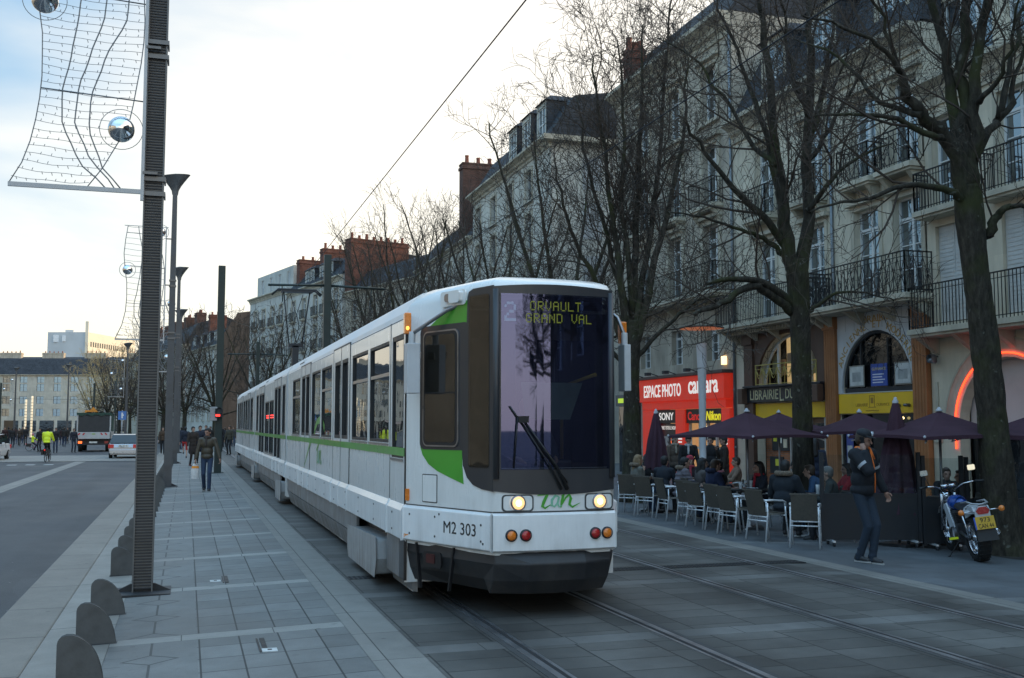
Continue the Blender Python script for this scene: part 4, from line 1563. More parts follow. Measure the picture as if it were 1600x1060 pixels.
M_BEIGE = stone('beige_render', (.6, .525, .4), .45, .06, .22)
M_CREAM = stone('cream_stone', (.6, .53, .41), .4, .1, .3)
M_GREYST = stone('grey_stone', (.45, .395, .315), .38, .16, .42)
M_PALE = stone('pale_stone', (.55, .52, .45), .5, .08, .25)
M_WHITEH = stone('white_render', (.52, .5, .45), .5, .04, .2)
M_TRIM = stone('trim_stone', (.5, .445, .345), .6, .05, .35)
M_GABLE = stone('dark_gable', (.09, .072, .06), .3, .1, .4)
M_CREAMB = stone('cream_block', (.47, .44, .37), .6, .04, .18)
M_BRICK = brick_mat('chimney_brick', (.15, .05, .033))
M_BRICKD = brick_mat('old_brick', (.1, .045, .034))
M_POT = M((.22, .075, .045), .8, 0, .3, 9)
M_SLATE = slate_mat()
M_WFRAME = M((.62, .62, .6), .5, 0, .1, 3)
M_WGREY = M((.3, .3, .29), .5, 0, .15, 3)
M_IRONW = M((.017, .016, .016), .6, .3, .3, 6)
M_ZINC = M((.2, .22, .235), .45, .5, .15, 3)
M_SHUT = M((.5, .49, .46), .6, 0, .1, 2)
G_WIN = glass((.05, .053, .058), 3.4, (.85, .95, 1.0), .03, name='house_glass')
G_SHOP = glass((.02, .019, .017), 1.4, (1, 1, 1), .02, name='shop_glass', see=.88)
G_DARK = glass((.008, .009, .01), 1.7, (.9, .95, 1), .02, name='dark_glass')


def F0(x, z, d): return V((x, d, z))


_wc = {}


def window_mesh(w, h, rows, leaves, mat, arch=0):
    key = (round(w, 2), round(h, 2), rows, leaves, mat.name)
    if key in _wc: return _wc[key]
    t = .055
    mb = MB()
    mb.box(-w / 2, w / 2, -.03, .05, 0, t); mb.box(-w / 2, w / 2, -.03, .05, h - t, h)
    mb.box(-w / 2, -w / 2 + t, -.03, .05, t, h - t); mb.box(w / 2 - t, w / 2, -.03, .05, t, h - t)
    for i in range(1, leaves):
        x = -w / 2 + w * i / leaves
        mb.box(x - .045, x + .045, -.025, .045, t, h - t)
    for j in range(1, rows):
        z = h * j / rows
        mb.box(-w / 2 + t, w / 2 - t, -.015, .04, z - .015, z + .015)
    if rows >= 3:
        z = h * .78
        mb.box(-w / 2 + t, w / 2 - t, -.028, .048, z - .035, z + .035)
    a = mb.mesh('window'); a.materials.append(mat)
    mb = MB()
    mb.quad((-w / 2 + .02, .02, .02), (w / 2 - .02, .02, .02), (w / 2 - .02, .02, h - .02), (-w / 2 + .02, .02, h - .02))
    b = mb.mesh('pane'); b.materials.append(G_WIN)
    _wc[key] = (a, b)
    return a, b


def add_window(par, x, z, w, h, d=.2, rows=4, leaves=2, mat=None):
    a, b = window_mesh(w, h, rows, leaves, mat or M_WFRAME)
    o = place('window', a, par, (x, d, z))
    place('pane', b, o)
    return o


def railing(mb, x0, x1, y0, z, h, style='bars', gap=.11, sides=True, yb=0.0):
    """iron railing: front run at y0 between x0 and x1, returns to the wall at yb"""
    runs = [((x0, y0), (x1, y0))]
    if sides: runs += [((x0, yb), (x0, y0)), ((x1, yb), (x1, y0))]
    for (ax, ay), (bx, by) in runs:
        L = math.hypot(bx - ax, by - ay)
        if L < .05: continue
        mb.beam((ax, ay, z + h), (bx, by, z + h), .045, .03)
        mb.beam((ax, ay, z + .08), (bx, by, z + .08), .025, .02)
        mb.beam((ax, ay, z + h - .14), (bx, by, z + h - .14), .02, .016)
        n = max(1, round(L / gap))
        for i in range(n + 1):
            q = i / n
            px, py = ax + (bx - ax) * q, ay + (by - ay) * q
            thick = .03 if i in (0, n) else .016
            mb.beam((px, py, z), (px, py, z + h - (0 if i in (0, n) else .0)), thick, thick)
        if style == 'ornate':
            m = max(1, round(L / (gap * 2)))
            for i in range(m):
                q0, q1 = i / m, (i + 1) / m
                p0 = (ax + (bx - ax) * q0, ay + (by - ay) * q0); p1 = (ax + (bx - ax) * q1, ay + (by - ay) * q1)
                mb.beam((*p0, z + .1), (*p1, z + h - .15), .014, .014)
                mb.beam((*p0, z + h - .15), (*p1, z + .1), .014, .014)
                mid = ((p0[0] + p1[0]) / 2, (p0[1] + p1[1]) / 2)
                pts = []
                for k in range(8):
                    a = k * math.pi / 4
                    e = ((p1[0] - p0[0]) / L * m, (p1[1] - p0[1]) / L * m)
                    rr = .08
                    pts.append((mid[0] + math.cos(a) * rr * (bx - ax) / L, mid[1] + math.cos(a) * rr * (by - ay) / L, z + h * .48 + math.sin(a) * rr * 1.7))
                mb.tube(pts, .008, 3, closed=True, sm=False)


def balcony(par, x0, x1, z, proj, h=.95, style='bars', slab_m=None, th=.14, brackets=True, gap=.11):
    mb = MB()
    mb.box(x0, x1, -proj, .02, z - th, z)
    mb.box(x0 + .05, x1 - .05, -proj + .06, .02, z - th - .07, z - th)
    if brackets:
        n = max(2, round((x1 - x0) / 1.2))
        for i in range(n):
            x = x0 + .2 + (x1 - x0 - .4) * i / (n - 1)
            mb.prism([(0, z - th - .07), (0, z - th - .5), (-.1, z - th - .42), (-proj * .8, z - th - .07)], lambda y, zz, d: V((d, y, zz)), x - .08, x + .08)
    b = mb.build('balcony', slab_m or M_TRIM, par, bevel=.01)
    mb = MB()
    railing(mb, x0 + .05, x1 - .05, -proj + .05, z, h, style, gap, proj > .3)
    mb.build('railing', M_IRONW, b)
    return b


def cornice(par, x0, x1, z, proj=.4, h=.55, mat=None, y0=0.0):
    mb = MB()
    pf = [(0, z - h), (-.06, z - h), (-.08, z - h * .72), (-proj * .35, z - h * .62), (-proj * .45, z - h * .4), (-proj * .9, z - h * .22), (-proj, z - h * .2), (-proj, z), (.05, z)]
    mb.prism([(y + y0, q) for y, q in pf], lambda y, zz, d: V((d, y, zz)), x0, x1)
    return mb.build('cornice', mat or M_TRIM, par)


def chimney(par, x0, x1, y0, y1, z0, z1, mat=None, pots=6):
    mb = MB()
    mb.box(x0, x1, y0, y1, z0, z1)
    mb.box(x0 - .07, x1 + .07, y0 - .07, y1 + .07, z1 - .35, z1 - .15)
    mb.box(x0 - .04, x1 + .04, y0 - .04, y1 + .04, z1, z1 + .1)
    c = mb.build('chimney', mat or M_BRICK, par)
    L, ax = max((x1 - x0, 0), (y1 - y0, 1))
    for i in range(pots):
        q = (i + .5) / pots
        cx = x0 + (x1 - x0) * q if ax == 0 else (x0 + x1) / 2
        cy = y0 + (y1 - y0) * q if ax == 1 else (y0 + y1) / 2
        hh = random.choice((.42, .5, .62, .5))
        mb = MB()
        mb.lathe([(.17, 0), (.15, .1), (.125, hh - .1), (.15, hh - .06), (.15, hh), (.1, hh)], 10, (cx, cy, z1 + .1))
        mb.build('chimney_pot', M_POT, c)
    return c


def dormer(par, x, z, w, h, y0, mat, arched=False):
    mb = MB()
    wall(mb, x - w / 2 - .18, x + w / 2 + .18, z, z + h + .25, [(x - w / 2, x + w / 2, z + .25, z + h)], lambda a, b, d: V((a, y0 + d, b)), .12)
    for s in (-1, 1):
        xx = x + s * (w / 2 + .18)
        mb.quad((xx, y0, z), (xx, y0 + 2.2, z), (xx, y0 + 2.2, z + h + .25), (xx, y0, z + h + .25), 1)
    e = w / 2 + .3
    mb.add([(x - e, y0 - .14, z + h + .25), (x + e, y0 - .14, z + h + .25), (x + e, y0 + 2.4, z + h + .25), (x - e, y0 + 2.4, z + h + .25),
            (x - e * .6, y0 + .35, z + h + .62), (x + e * .6, y0 + .35, z + h + .62), (x + e * .6, y0 + 2.4, z + h + .62), (x - e * .6, y0 + 2.4, z + h + .62)],
           [(0, 1, 5, 4), (1, 2, 6, 5), (3, 0, 4, 7), (4, 5, 6, 7), (0, 3, 2, 1)], 1)
    d = mb.build('dormer', [mat, M_SLATE], par)
    mb = MB()
    mb.quad((x - w / 2, y0 + .12, z + .25), (x + w / 2, y0 + .12, z + .25), (x + w / 2, y0 + .12, z + h), (x - w / 2, y0 + .12, z + h), 1)
    for a in (-w / 2, -.03, w / 2 - .06): mb.box(x + a, x + a + .06, y0 + .06, y0 + .11, z + .25, z + h)
    for q in (.25, .25 + (h - .25) * .5, h - .06): mb.box(x - w / 2, x + w / 2, y0 + .07, y0 + .105, z + q, z + q + .05)
    mb.build('window', [M_WFRAME, G_WIN], d)


def mansard(par, x0, x1, z, dep, h=2.6, run=1.3, ridge=1.4, y0=0.0, name='roof'):
    mb = MB()
    e = y0 - .12
    pts = [(e, z), (y0 + run, z + h), (dep / 2, z + h + ridge), (dep - run, z + h), (dep, z)]
    for (a, b), (c, d) in zip(pts[:-1], pts[1:]):
        mb.quad((x0, a, b), (x1, a, b), (x1, c, d), (x0, c, d))
    mb.poly([(x0, *p) for p in pts]); mb.poly([(x1, *p) for p in reversed(pts)])
    return mb.build(name, M_SLATE, par)


def gutter_pipe(par, x, z1, y=-.06, z0=.0):
    mb = MB()
    mb.tube([(x, y, z0), (x, y, z1)], .05, 8)
    for i in range(int(z1 / 2)): mb.lathe([(.06, 0), (.06, .06)], 8, (x, y, 1 + i * 2))
    mb.build('drainpipe', M_ZINC, par)


def shell(par, W, dep, z0, z1, ops, mat, reveal=.22, ends=True):
    mb = MB()
    wall(mb, 0, W, z0, z1, ops, F0, reveal)
    z2 = z1 + .24
    mb.quad((0, 0, z0), (0, dep, z0), (0, dep, z2), (0, 0, z2))
    mb.quad((W, 0, z0), (W, dep, z0), (W, dep, z2), (W, 0, z2))
    mb.quad((0, dep, z0), (W, dep, z0), (W, dep, z1), (0, dep, z1))
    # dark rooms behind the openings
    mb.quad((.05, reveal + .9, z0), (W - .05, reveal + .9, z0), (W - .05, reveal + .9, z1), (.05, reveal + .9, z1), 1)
    return mb.build('wall', [mat, M((.03, .028, .025), .9)], par)


def surrounds(par, ops, mat, t=.16, proj=.05, sill=True, head=False):
    for o in ops:
        mb = MB()
        a, b, c, d = o[:4]
        mb.box(a - t, a - .003, -proj, .01, c, d)
        mb.box(b + .003, b + t, -proj, .01, c, d)
        mb.box(a - t, b + t, -proj - .01, .01, d + .003, d + t)
        if head: mb.box(a - t - .1, b + t + .1, -proj - .16, .01, d + t + .003, d + t + .13)
        if sill: mb.box(a - t - .05, b + t + .05, -proj - .07, .01, c - .12, c - .003)
        mb.build('window_surround', mat, par)


def house(lab, org, rotz, W, dep, zc, cols, floors, wall_m, ww=1.15, base=-.3, roof=(2.6, 1.3, 1.4), rows=4, frame=None, surr=True, extra=(), bal=(), name='apartment_house', group='houses of the terraced street', cor=.4):
    r = thing(name, lab, 'building', org, rotz, group)
    ops = [(c - ww / 2, c + ww / 2, z, z + h) for z, h in floors for c in cols]
    shell(r, W, dep, base, zc, ops + list(extra), wall_m)
    for a, b, c, d in ops: add_window(r, (a + b) / 2, c, b - a, d - c, rows=rows, mat=frame)
    if surr: surrounds(r, ops, M_TRIM)
    if cor: cornice(r, -.02, W + .02, zc + .12, cor)
    for fi in bal:
        z, h = floors[fi]
        for c in cols: balcony(r, c - ww / 2 - .15, c + ww / 2 + .15, z - .08, .35, .95, brackets=False)
    if roof: mansard(r, 0, W, zc + .13, dep, *roof)
    return r


FX = 18.4
RQ = R(-90)
G_ROW = 'houses of the terraced street'

# ---- house on the right edge, with the neon arch
b1 = thing('apartment_house', 'beige house on the right with a red neon arch and a long balcony', 'building', (FX, 22.55, 0), RQ, G_ROW)
cols = [.95, 3.25, 5.6, 8.0, 10.4, 13, 15.6]
f1 = [(c - .58, c + .58, 4.42, 6.9) for c in cols]
f2 = [(c - .58, c + .58, 7.45, 9.75) for c in cols]
arches = [(1.02, 4.22, -.2, 3.4, 1.6), (6.2, 9.4, -.2, 3.4, 1.6), (11.4, 14.6, -.2, 3.4, 1.6)]
shell(b1, 17.5, 12, -.3, 10.6, f1 + f2 + arches, M_BEIGE, .3)
for a, b, c, d in f1:
    mb = MB()
    for s in (0, 1):
        x0 = a + (b - a) * s / 2
        mb.box(x0 + .01, x0 + (b - a) / 2 - .008, .1, .14, c, d)
        for k in range(22): mb.box(x0 + .05, x0 + (b - a) / 2 - .05, .09, .1, c + .1 + k * .105, c + .15 + k * .105)
    mb.build('shutters', M_SHUT, b1)
for a, b, c, d in f2: add_window(b1, (a + b) / 2, c, b - a, d - c)
surrounds(b1, f2, M_TRIM, .14, .03)
balcony(b1, .12, 17.3, 4.22, .78, 1.08, 'bars', gap=.115)
for c in cols: balcony(b1, c - .85, c + .85, 7.3, .5, 1.0, brackets=False)
cornice(b1, 0, 17.5, 10.75, .45, .7)
mb = MB(); wall(mb, 0, 17.5, 10.76, 13.6, [(c - .9, c + .9, 11.2, 13.1) for c in cols], lambda x, z, d: V((x, .7 + d, z)), .15)
mb.quad((0, .7, 10.76), (0, 12, 10.76), (0, 12, 13.6), (0, .7, 13.6)); mb.quad((0, -.2, 10.762), (17.5, -.2, 10.762), (17.5, .7, 10.762), (0, .7, 10.762), 1)
mb.build('attic_wall', [M_BEIGE, M_ZINC], b1)
for c in cols: add_window(b1, c, 11.2, 1.8, 1.9, d=.82, rows=2, leaves=3)
mansard(b1, 0, 17.5, 13.62, 12, .5, 1.2, 1.2, y0=.7)
# band courses, arch mouldings, neon, infill panels
for a in arches:
    mb = MB()
    cx = (a[0] + a[1]) / 2
    for k in range(20):
        t0, t1 = math.pi * k / 20, math.pi * (k + 1) / 20
        P = lambda t, rr, y: (cx + rr * math.cos(t), y, 1.8 + rr * math.sin(t))
        mb.add([P(t0, 1.78, -.02), P(t1, 1.78, -.02), P(t1, 2.02, -.02), P(t0, 2.02, -.02), P(t0, 1.78, .02), P(t1, 1.78, .02), P(t1, 2.02, .02), P(t0, 2.02, .02), P(t0, 2.08, -.06), P(t1, 2.08, -.06), P(t1, 2.02, -.06), P(t0, 2.02, -.06)],
               [(0, 1, 2, 3), (0, 4, 5, 1), (8, 9, 10, 11), (3, 2, 10, 11), (8, 9, 5, 4)])
    mb.build('arch_moulding', M_TRIM, b1)
M_NEON = EM((1.0, .07, .02), 3.2)
M_PINKGLOW = M((.55, .45, .42), .4, 0, .08, 1.5)  # white boards, the neon's pink glow put into their colour
for i, a in enumerate(arches):
    cx = (a[0] + a[1]) / 2
    if i == 0:
        mb = MB()
        mb.tube([(cx + 1.7 * math.cos(t), -.045, 1.8 + 1.7 * math.sin(t)) for t in [math.pi * k / 40 for k in range(41)]] + [(cx - 1.7, -.045, 1.2)], .022, 8)
        mb.build('neon_tube', M_NEON, b1)
    mb = MB()
    mb.box(a[0] + .01, a[1] - .01, .34, .38, 1.75, 3.4)
    for k in range(1, 3): mb.box(a[0] + k * 1.06 - .012, a[0] + k * 1.06 + .012, .325, .339, 1.75, 3.4, 1)
    mb.box(a[0] + .01, a[1] - .01, .31, .4, 1.5, 1.749, 1)
    mb.build('infill_panel', [M_PINKGLOW, M((.05, .05, .055), .5)], b1)
    mb = MB(); mb.box(a[0] + .01, a[1] - .01, .36, .38, -.2, 1.49); mb.build('shop_window', G_DARK, b1)
mb = MB(); mb.box(2.9, 3.9, .3, .335, 2.0, 2.55); mb.box(3.0, 3.8, .29, .299, 2.08, 2.47, 1); mb.build('framed_picture', [M((.1, .1, .1), .5), M((.4, .4, .38), .5)], b1)
mb = MB()
mb.tube([(.32, -.02, 3.55), (.32, -.16, 3.5)], .03, 6); mb.lathe([(.1, -.3), (.11, -.16), (.05, -.1), (0, -.1)], 12, (.34, 0, 3.5), 'y')
mb.lathe([(.06, 0), (.09, .22), (0, .22)], 10, (.2, -.2, 3.44), 'x')
mb.build('floodlight', M_ZINC, b1)
mb = MB(); mb.box(.12, .4, -.05, 0, 1.35, 1.75); mb.box(.2, .3, -.03, 0, 1.75, 2.9); mb.build('pipe_box', M_TRIM, b1)

# ---- the bookshop house
b2 = thing('apartment_house', 'cream house with the bookshop: grey lettered arch, orange pillars and brown arch', 'building', (FX, 32.5, 0), RQ, G_ROW)
cols = [2.1, 4.9, 7.5, 9.25]
f1 = [(c - .56, c + .56, 5.35, 7.95) for c in cols]
f2 = [(c - .56, c + .56, 8.85, 11.2) for c in cols]
arB = (1.45, 5.1, 3.05, 4.75, 1.68)
arG = (6.22, 9.32, 2.72, 4.45, 1.55)
gr = [(1.3, 5.3, -.2, 2.02), (6.05, 9.42, -.2, 2.1)]
shell(b2, 10, 12, -.3, 12.35, f1 + f2 + [arB, arG] + gr, M_CREAM, .3)
for a, b, c, d in f1 + f2: add_window(b2, (a + b) / 2, c, b - a, d - c)
surrounds(b2, f1 + f2, M_TRIM, .15, .04, head=True)
balcony(b2, -.02, 5.68, 5.2, .85, 1.0, 'bars', gap=.105)
balcony(b2, 5.72, 10.2, 5.2, .9, 1.08, 'ornate', gap=.15)
for c in cols: balcony(b2, c - .76, c + .76, 8.72, .5, .98, 'ornate', gap=.2)
cornice(b2, 0, 10, 12.5, .5, .75)
mansard(b2, 0, 10, 12.52, 12, 3.0, 1.5, 1.2)
for c in (2.2, 5.0, 8.4): dormer(b2, c, 12.7, 1.2, 2.0, .35, M_TRIM)
gutter_pipe(b2, 5.9, 12.2)
# modillions below the balcony
mb = MB()
for i in range(34): mb.box(.1 + i * .165, .19 + i * .165, -.5, .0, 4.86, 4.98)
mb.build('modillions', M_TRIM, b2)
# grey arch panel with lettering
M_GREYP = M((.5, .5, .5), .6, 0, .09, 2.0)
mb = MB(); wall(mb, 6.03, 9.42, 2.7, 4.98, [arG], lambda x, z, d: V((x, -.06 + d, z)), .06)
for k in range(1, 8): mb.box(6.03 + k * .42 - .006, 6.03 + k * .42 + .006, -.066, -.059, 4.5, 4.98, 1)
mb.build('grey_fascia', [M_GREYP, M_WGREY], b2)
M_GOLD = M((.42, .25, .06), .5, 0, .15, 10)
text_part('gold_lettering', 'LIBRAIRIE', M_GOLD, b2, frame((7.75, -.066, 4.78), (1, 0, .02), (0, 0, 1)), w=1.45, h=.2, depth=.006)
cx, cz = 7.77, 2.9
word = 'ANCIENNE ET MODERNE'
for i, ch in enumerate(word):
    if ch == ' ': continue
    an = R(157 - i * 134 / (len(word) - 1))
    rr = 1.72
    text_part('gold_lettering', ch, M_GOLD, b2, frame((cx + rr * math.cos(an), -.066, cz + rr * math.sin(an)), (math.sin(an), 0, -math.cos(an)), (math.cos(an), 0, math.sin(an))), h=.2, depth=.006)
# arch window with framed prints and blue poster
mb = MB()
mb.tube([(7.77 + 1.5 * math.cos(t), .05, 2.9 + 1.5 * math.sin(t)) for t in [math.pi * k / 24 for k in range(25)]], .05, 6)
for x in (7.0, 8.2): mb.box(x - .025, x + .025, .03, .08, 2.74, 4.2)
mb.box(6.25, 9.3, .02, .1, 2.725, 2.85)
w = mb.build('arch_window', M_POSTD, b2)
mb = MB(); mb.box(6.23, 9.31, .1, .112, 2.8, 4.44); mb.build('pane', G_DARK, w)
for x, c_ in ((6.85, (.5, .5, .47)), (8.88, (.48, .48, .46))):
    mb = MB(); mb.box(x - .35, x + .35, -.01, .01, 2.88, 3.5); mb.box(x - .31, x + .31, -.0135, -.0105, 2.92, 3.46, 1); mb.box(x - .2, x + .2, -.0165, -.014, 3.03, 3.3, 2)
    mb.build('framed_print', [M((.2, .18, .15), .5), M(c_, .6), M((.3, .31, .3), .7, 0, .3, 1.6)], b2)
mb = MB(); mb.box(7.5, 8.22, -.01, .01, 2.88, 3.5); mb.build('blue_poster', M((.03, .07, .3), .5), b2)
text_part('poster_lettering', 'GLIVRANCE', M((.65, .5, .1), .5), b2, frame((7.86, -.0115, 3.36), (1, 0, 0), (0, 0, 1)), w=.6, depth=.001)
mb = MB()
for k in range(4): mb.box(7.58, 7.58 + (.5, .42, .54, .46)[k], -.0125, -.0105, 3.19 - k * .075, 3.22 - k * .075)
mb.build('poster_lines', M((.6, .6, .65), .5), b2)
# yellow sign with a small drawn book tower
M_YEL = M((.72, .43, .015), .5, 0, .07, 2)
mb = MB(); mb.box(6.06, 9.42, -.08, .0, 2.12, 2.685); mb.build('yellow_sign', M_YEL, b2, bevel=.008)
M_SEP = M((.3, .16, .02), .6)
mb = MB()
for a in ((7.5, 7.52), (7.72, 7.74)): mb.box(*a, -.086, -.081, 2.3, 2.62)
mb.box(7.5, 7.74, -.086, -.081, 2.6, 2.62); mb.box(7.56, 7.68, -.086, -.081, 2.4, 2.56)
mb.box(7.45, 7.79, -.086, -.081, 2.28, 2.3)
mb.build('sign_drawing', M_SEP, b2)
text_part('sign_lettering', 'LIBRAIRIE', M_SEP, b2, frame((7.15, -.0825, 2.36), (1, 0, 0), (0, 0, 1)), w=.55, depth=.002)
text_part('sign_lettering', 'DURANCE', M_SEP, b2, frame((8.1, -.0825, 2.36), (1, 0, 0), (0, 0, 1)), w=.55, depth=.002)
text_part('sign_lettering', 'www.librairiedurance.fr', M_SEP, b2, frame((7.62, -.0825, 2.2), (1, 0, 0), (0, 0, 1)), w=.6, depth=.002)
# orange pillars
M_ORA = M((.3, .12, .042), .55, 0, .18, 2.2)
for x0, x1 in ((5.48, 6.02), (9.44, 9.99)):
    mb = MB()
    mb.box(x0, x1, -.16, .0, -.28, 4.9)
    for k in range(4): mb.box(x0 + .06 + k * .115, x0 + .12 + k * .115, -.175, -.16, .3, 4.6)
    mb.box(x0 - .03, x1 + .03, -.2, 0, 4.62, 4.98); mb.box(x0 - .03, x1 + .03, -.2, 0, -.28, .1)
    mb.build('orange_pillar', M_ORA, b2, bevel=.008)
# brown arch front
M_BRN = M((.085, .045, .03), .5, 0, .2, 2.0)
mb = MB(); wall(mb, .75, 5.46, 3.02, 4.96, [arB], lambda x, z, d: V((x, -.08 + d, z)), .08)
mb.box(.75, 1.3, -.16, 0, -.28, 4.9); mb.box(.7, 1.35, -.22, 0, 4.5, 4.97); mb.box(5.02, 5.44, -.14, -.081, 3.02, 4.9)
mb.build('brown_front', M_BRN, b2, bevel=.008)
M_LIT = EM((1.0, .72, .36), .55)
mb = MB()
mb.quad((1.45, 1.1, 3.0), (5.1, 1.1, 3.0), (5.1, 1.1, 4.8), (1.45, 1.1, 4.8))
mb.build('lit_room', M((.5, .38, .22), .7, 0, .5, 1.6, emit=(1, .66, .3), estr=.6), b2)
mb = MB()
for x in (2.35, 3.3, 4.2): mb.box(x - .05, x + .05, .2, .28, 3.06, 4.7)
mb.tube([(3.275 + 1.78 * math.cos(t), .24, 3.07 + 1.63 * math.sin(t)) for t in [math.pi * k / 24 for k in range(25)]], .05, 6)
w = mb.build('arch_window', M_WFRAME, b2)
mb = MB(); mb.quad((1.46, .25, 3.06), (5.09, .25, 3.06), (5.09, .25, 4.74), (1.46, .25, 4.74)); mb.build('pane', G_SHOP, w)
rnd = random.Random(3)
for i in range(7):
    x = 1.9 + i * .45
    mb = MB(); mb.box(x - .16, x + .16, .36, .39, 3.5 + rnd.uniform(-.1, .3), 3.95 + rnd.uniform(0, .4))
    mb.build('hung_print', M((rnd.uniform(.3, .6), rnd.uniform(.25, .45), rnd.uniform(.1, .3)), .6), b2)
# yellow-green railing with swags
mb = MB()
M_YGR = M((.42, .34, .1), .5, .2, .15, 5)
railing(mb, 1.5, 5.05, -.14, 3.06, .72, 'none', .44, False)
for i in range(8):
    x0 = 1.5 + i * .444
    for kk in (0, 1):
        mb.tube([(x0 + .02 + (.4) * q, -.14, 3.66 - (.34 - .12 * kk) * math.sin(q * math.pi)) for q in [j / 8 for j in range(9)]], .014, 4)
mb.build('yellow_railing', M_YGR, b2)
# dark sign LIBRAIRIE L.DURANCE
mb = MB()
mb.box(.98, 5.44, -.2, -.082, 2.54, 3.03); mb.box(.9, 5.47, -.32, -.082, 3.031, 3.1); mb.box(.7, 1.0, -.4, -.16, 2.5, 3.02, 1); mb.box(5.2, 5.47, -.42, -.201, 2.5, 3.02, 1)
mb.build('black_sign', [M((.016, .018, .022), .4), M_BRN], b2, bevel=.012)
M_PALEG = M((.5, .44, .26), .5, 0, .12, 8)
text_part('sign_lettering', 'LIBRAIRIE', M_PALEG, b2, frame((2.1, -.2025, 2.79), (1, 0, 0), (0, 0, 1)), w=1.75, h=.32, depth=.006)
text_part('sign_lettering', 'L.', M_PALEG, b2, frame((3.18, -.2025, 2.77), (1, 0, 0), (0, 0, 1)), w=.22, h=.42, depth=.006)
text_part('sign_lettering', 'DURANCE', M_PALEG, b2, frame((4.22, -.2025, 2.79), (1, 0, 0), (0, 0, 1)), w=1.65, h=.32, depth=.006)
mb = MB(); mb.box(1.3, 5.3, -.05, .28, 2.03, 2.5); mb.build('yellow_sign', M_YEL, b2)
# brick back wall of the lobby, notice boards, glazed front
mb = MB(); mb.box(1.32, 4.4, .32, .4, -.2, 2.02); mb.build('brick_panel', brick_mat('warm_brick', (.3, .11, .05)), b2)
for x0, x1, z0, z1, ps in ((1.75, 2.75, .95, 1.6, ((1.85, 1.25, .2, .2, (.6, .55, .05)), (2.15, 1.2, .2, .3, (.6, .58, .5)), (2.45, 1.05, .22, .28, (.6, .5, .36)))),
                           (1.6, 2.4, .2, .75, ((1.95, .45, .2, .22, (.6, .55, .05)), (2.2, .25, .17, .22, (.6, .6, .55))))):
    mb = MB(); mb.box(x0, x1, .28, .315, z0, z1)
    bd = mb.build('notice_board', M((.02, .022, .025), .5), b2)
    for px, pz, pw, ph, c_ in ps:
        mb = MB(); mb.box(px, px + pw, .27, .279, pz, pz + ph); mb.build('paper', M(c_, .6), bd)
for q in ((2.95, 3.02, .2, .3, -.2, 2.0), (4.4, 4.5, -.02, .3, -.2, 2.02), (5.2, 5.3, -.02, .3, -.2, 2.02)):
    mb = MB(); mb.box(*q); mb.build('door_post', M((.35, .33, .3), .5), b2)
mb = MB(); mb.box(4.51, 5.19, .06, .1, -.2, 2.0); mb.box(4.62, 5.08, .05, .061, 1.1, 1.85, 1); mb.build('door', [M((.12, .06, .03), .5), G_DARK], b2)
mb = MB(); mb.box(6.06, 9.41, .1, .12, -.2, 2.09); mb.build('shop_window', G_DARK, b2)
mb = MB()
for x in (6.06, 7.2, 8.3, 9.33): mb.box(x, x + .08, .02, .09, -.2, 2.09)
mb.box(6.15, 9.32, .03, .088, 1.55, 1.62)
mb.build('shop_frame', M_POSTD, b2)
mb = MB(); mb.box(6.3, 6.62, -.02, -.005, .55, 1.75); mb.box(6.34, 6.58, -.024, -.0205, .7, 1.2, 1); mb.build('blue_poster', [M((.05, .07, .25), .5), M((.5, .5, .48), .5)], b2)
for x in (8.85, 9.25):
    mb = MB(); mb.lathe([(.0, -.3), (.035, -.3), (.05, -.12), (0, -.1)], 8, (x, 0, 2.32), 'y')
    mb.build('spotlight', M_CLAMP, b2)
mb = MB(); mb.ell((8.8, .0, 1.98), (.06, .03, .04), 8, 6); mb.build('shop_lamp', EM((1, .75, .3), 5), b2)

# ---- the dark stone house with the red photo shop
b3 = thing('apartment_house', 'tall grey stone house above the red photo shop', 'building', (FX, 43, 0), RQ, G_ROW)
cols = [2.9, 5.85, 8.8]
fm = [(c - .48, c + .48, 4.15, 5.5) for c in cols]
f1 = [(c - .58, c + .58, 6.75, 9.2) for c in cols]
f2 = [(c - .58, c + .58, 9.95, 12.2, .3) for c in cols]
f3 = [(c - .58, c + .58, 13.1, 15.2, .3) for c in cols]
gr = [(2.95, 10.1, -.2, 2.65)]
shell(b3, 10.5, 12, -.3, 16.5, fm + f1 + f2 + f3 + gr, M_GREYST, .28)
for o in fm + f1 + f2 + f3: add_window(b3, (o[0] + o[1]) / 2, o[2], o[1] - o[0], o[3] - o[2], d=.24)
surrounds(b3, [o[:4] for o in f1 + f2 + f3], M_TRIM, .2, .06, head=True)
balcony(b3, 1.4, 10.3, 6.6, .8, 1.0, 'bars', gap=.12)
for c in cols: balcony(b3, c - .95, c + .95, 9.85, .5, .95, 'bars')
cornice(b3, 0, 10.5, 16.7, .6, .8)
mansard(b3, 0, 10.5, 16.72, 12, 2.2, 1.6, 1.2)
chimney(b3, .02, .75, .35, 1.15, 15.5, 18.7, M_BRICK, 3)
gutter_pipe(b3, 10.42, 16.3)
mb = MB(); mb.box(9.6, 9.8, -.12, .0, 3.95, 4.25); mb.build('wall_lamp', EM((1, .66, .3), 2.5), b3)
M_RED = M((.55, .022, .014), .4, 0, .1, 2, coat=.2)
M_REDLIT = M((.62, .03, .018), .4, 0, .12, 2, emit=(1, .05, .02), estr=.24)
x0, x1 = 3.05, 10.3
mb = MB()
mb.box(x0, x1, -.42, -.003, 2.72, 3.62)
mb.box(x0 - .05, x1 + .05, -.5, 0, 3.625, 3.75, 1)
mb.box(x0 + .1, x1 - .1, -.3, -.003, 2.4, 2.715)
ss = mb.build('red_fascia', [M_REDLIT, M((.1, .06, .05), .5)], b3, bevel=.015)
M_WL = M((.75, .73, .7), .5, emit=(1, .9, .8), estr=.55)
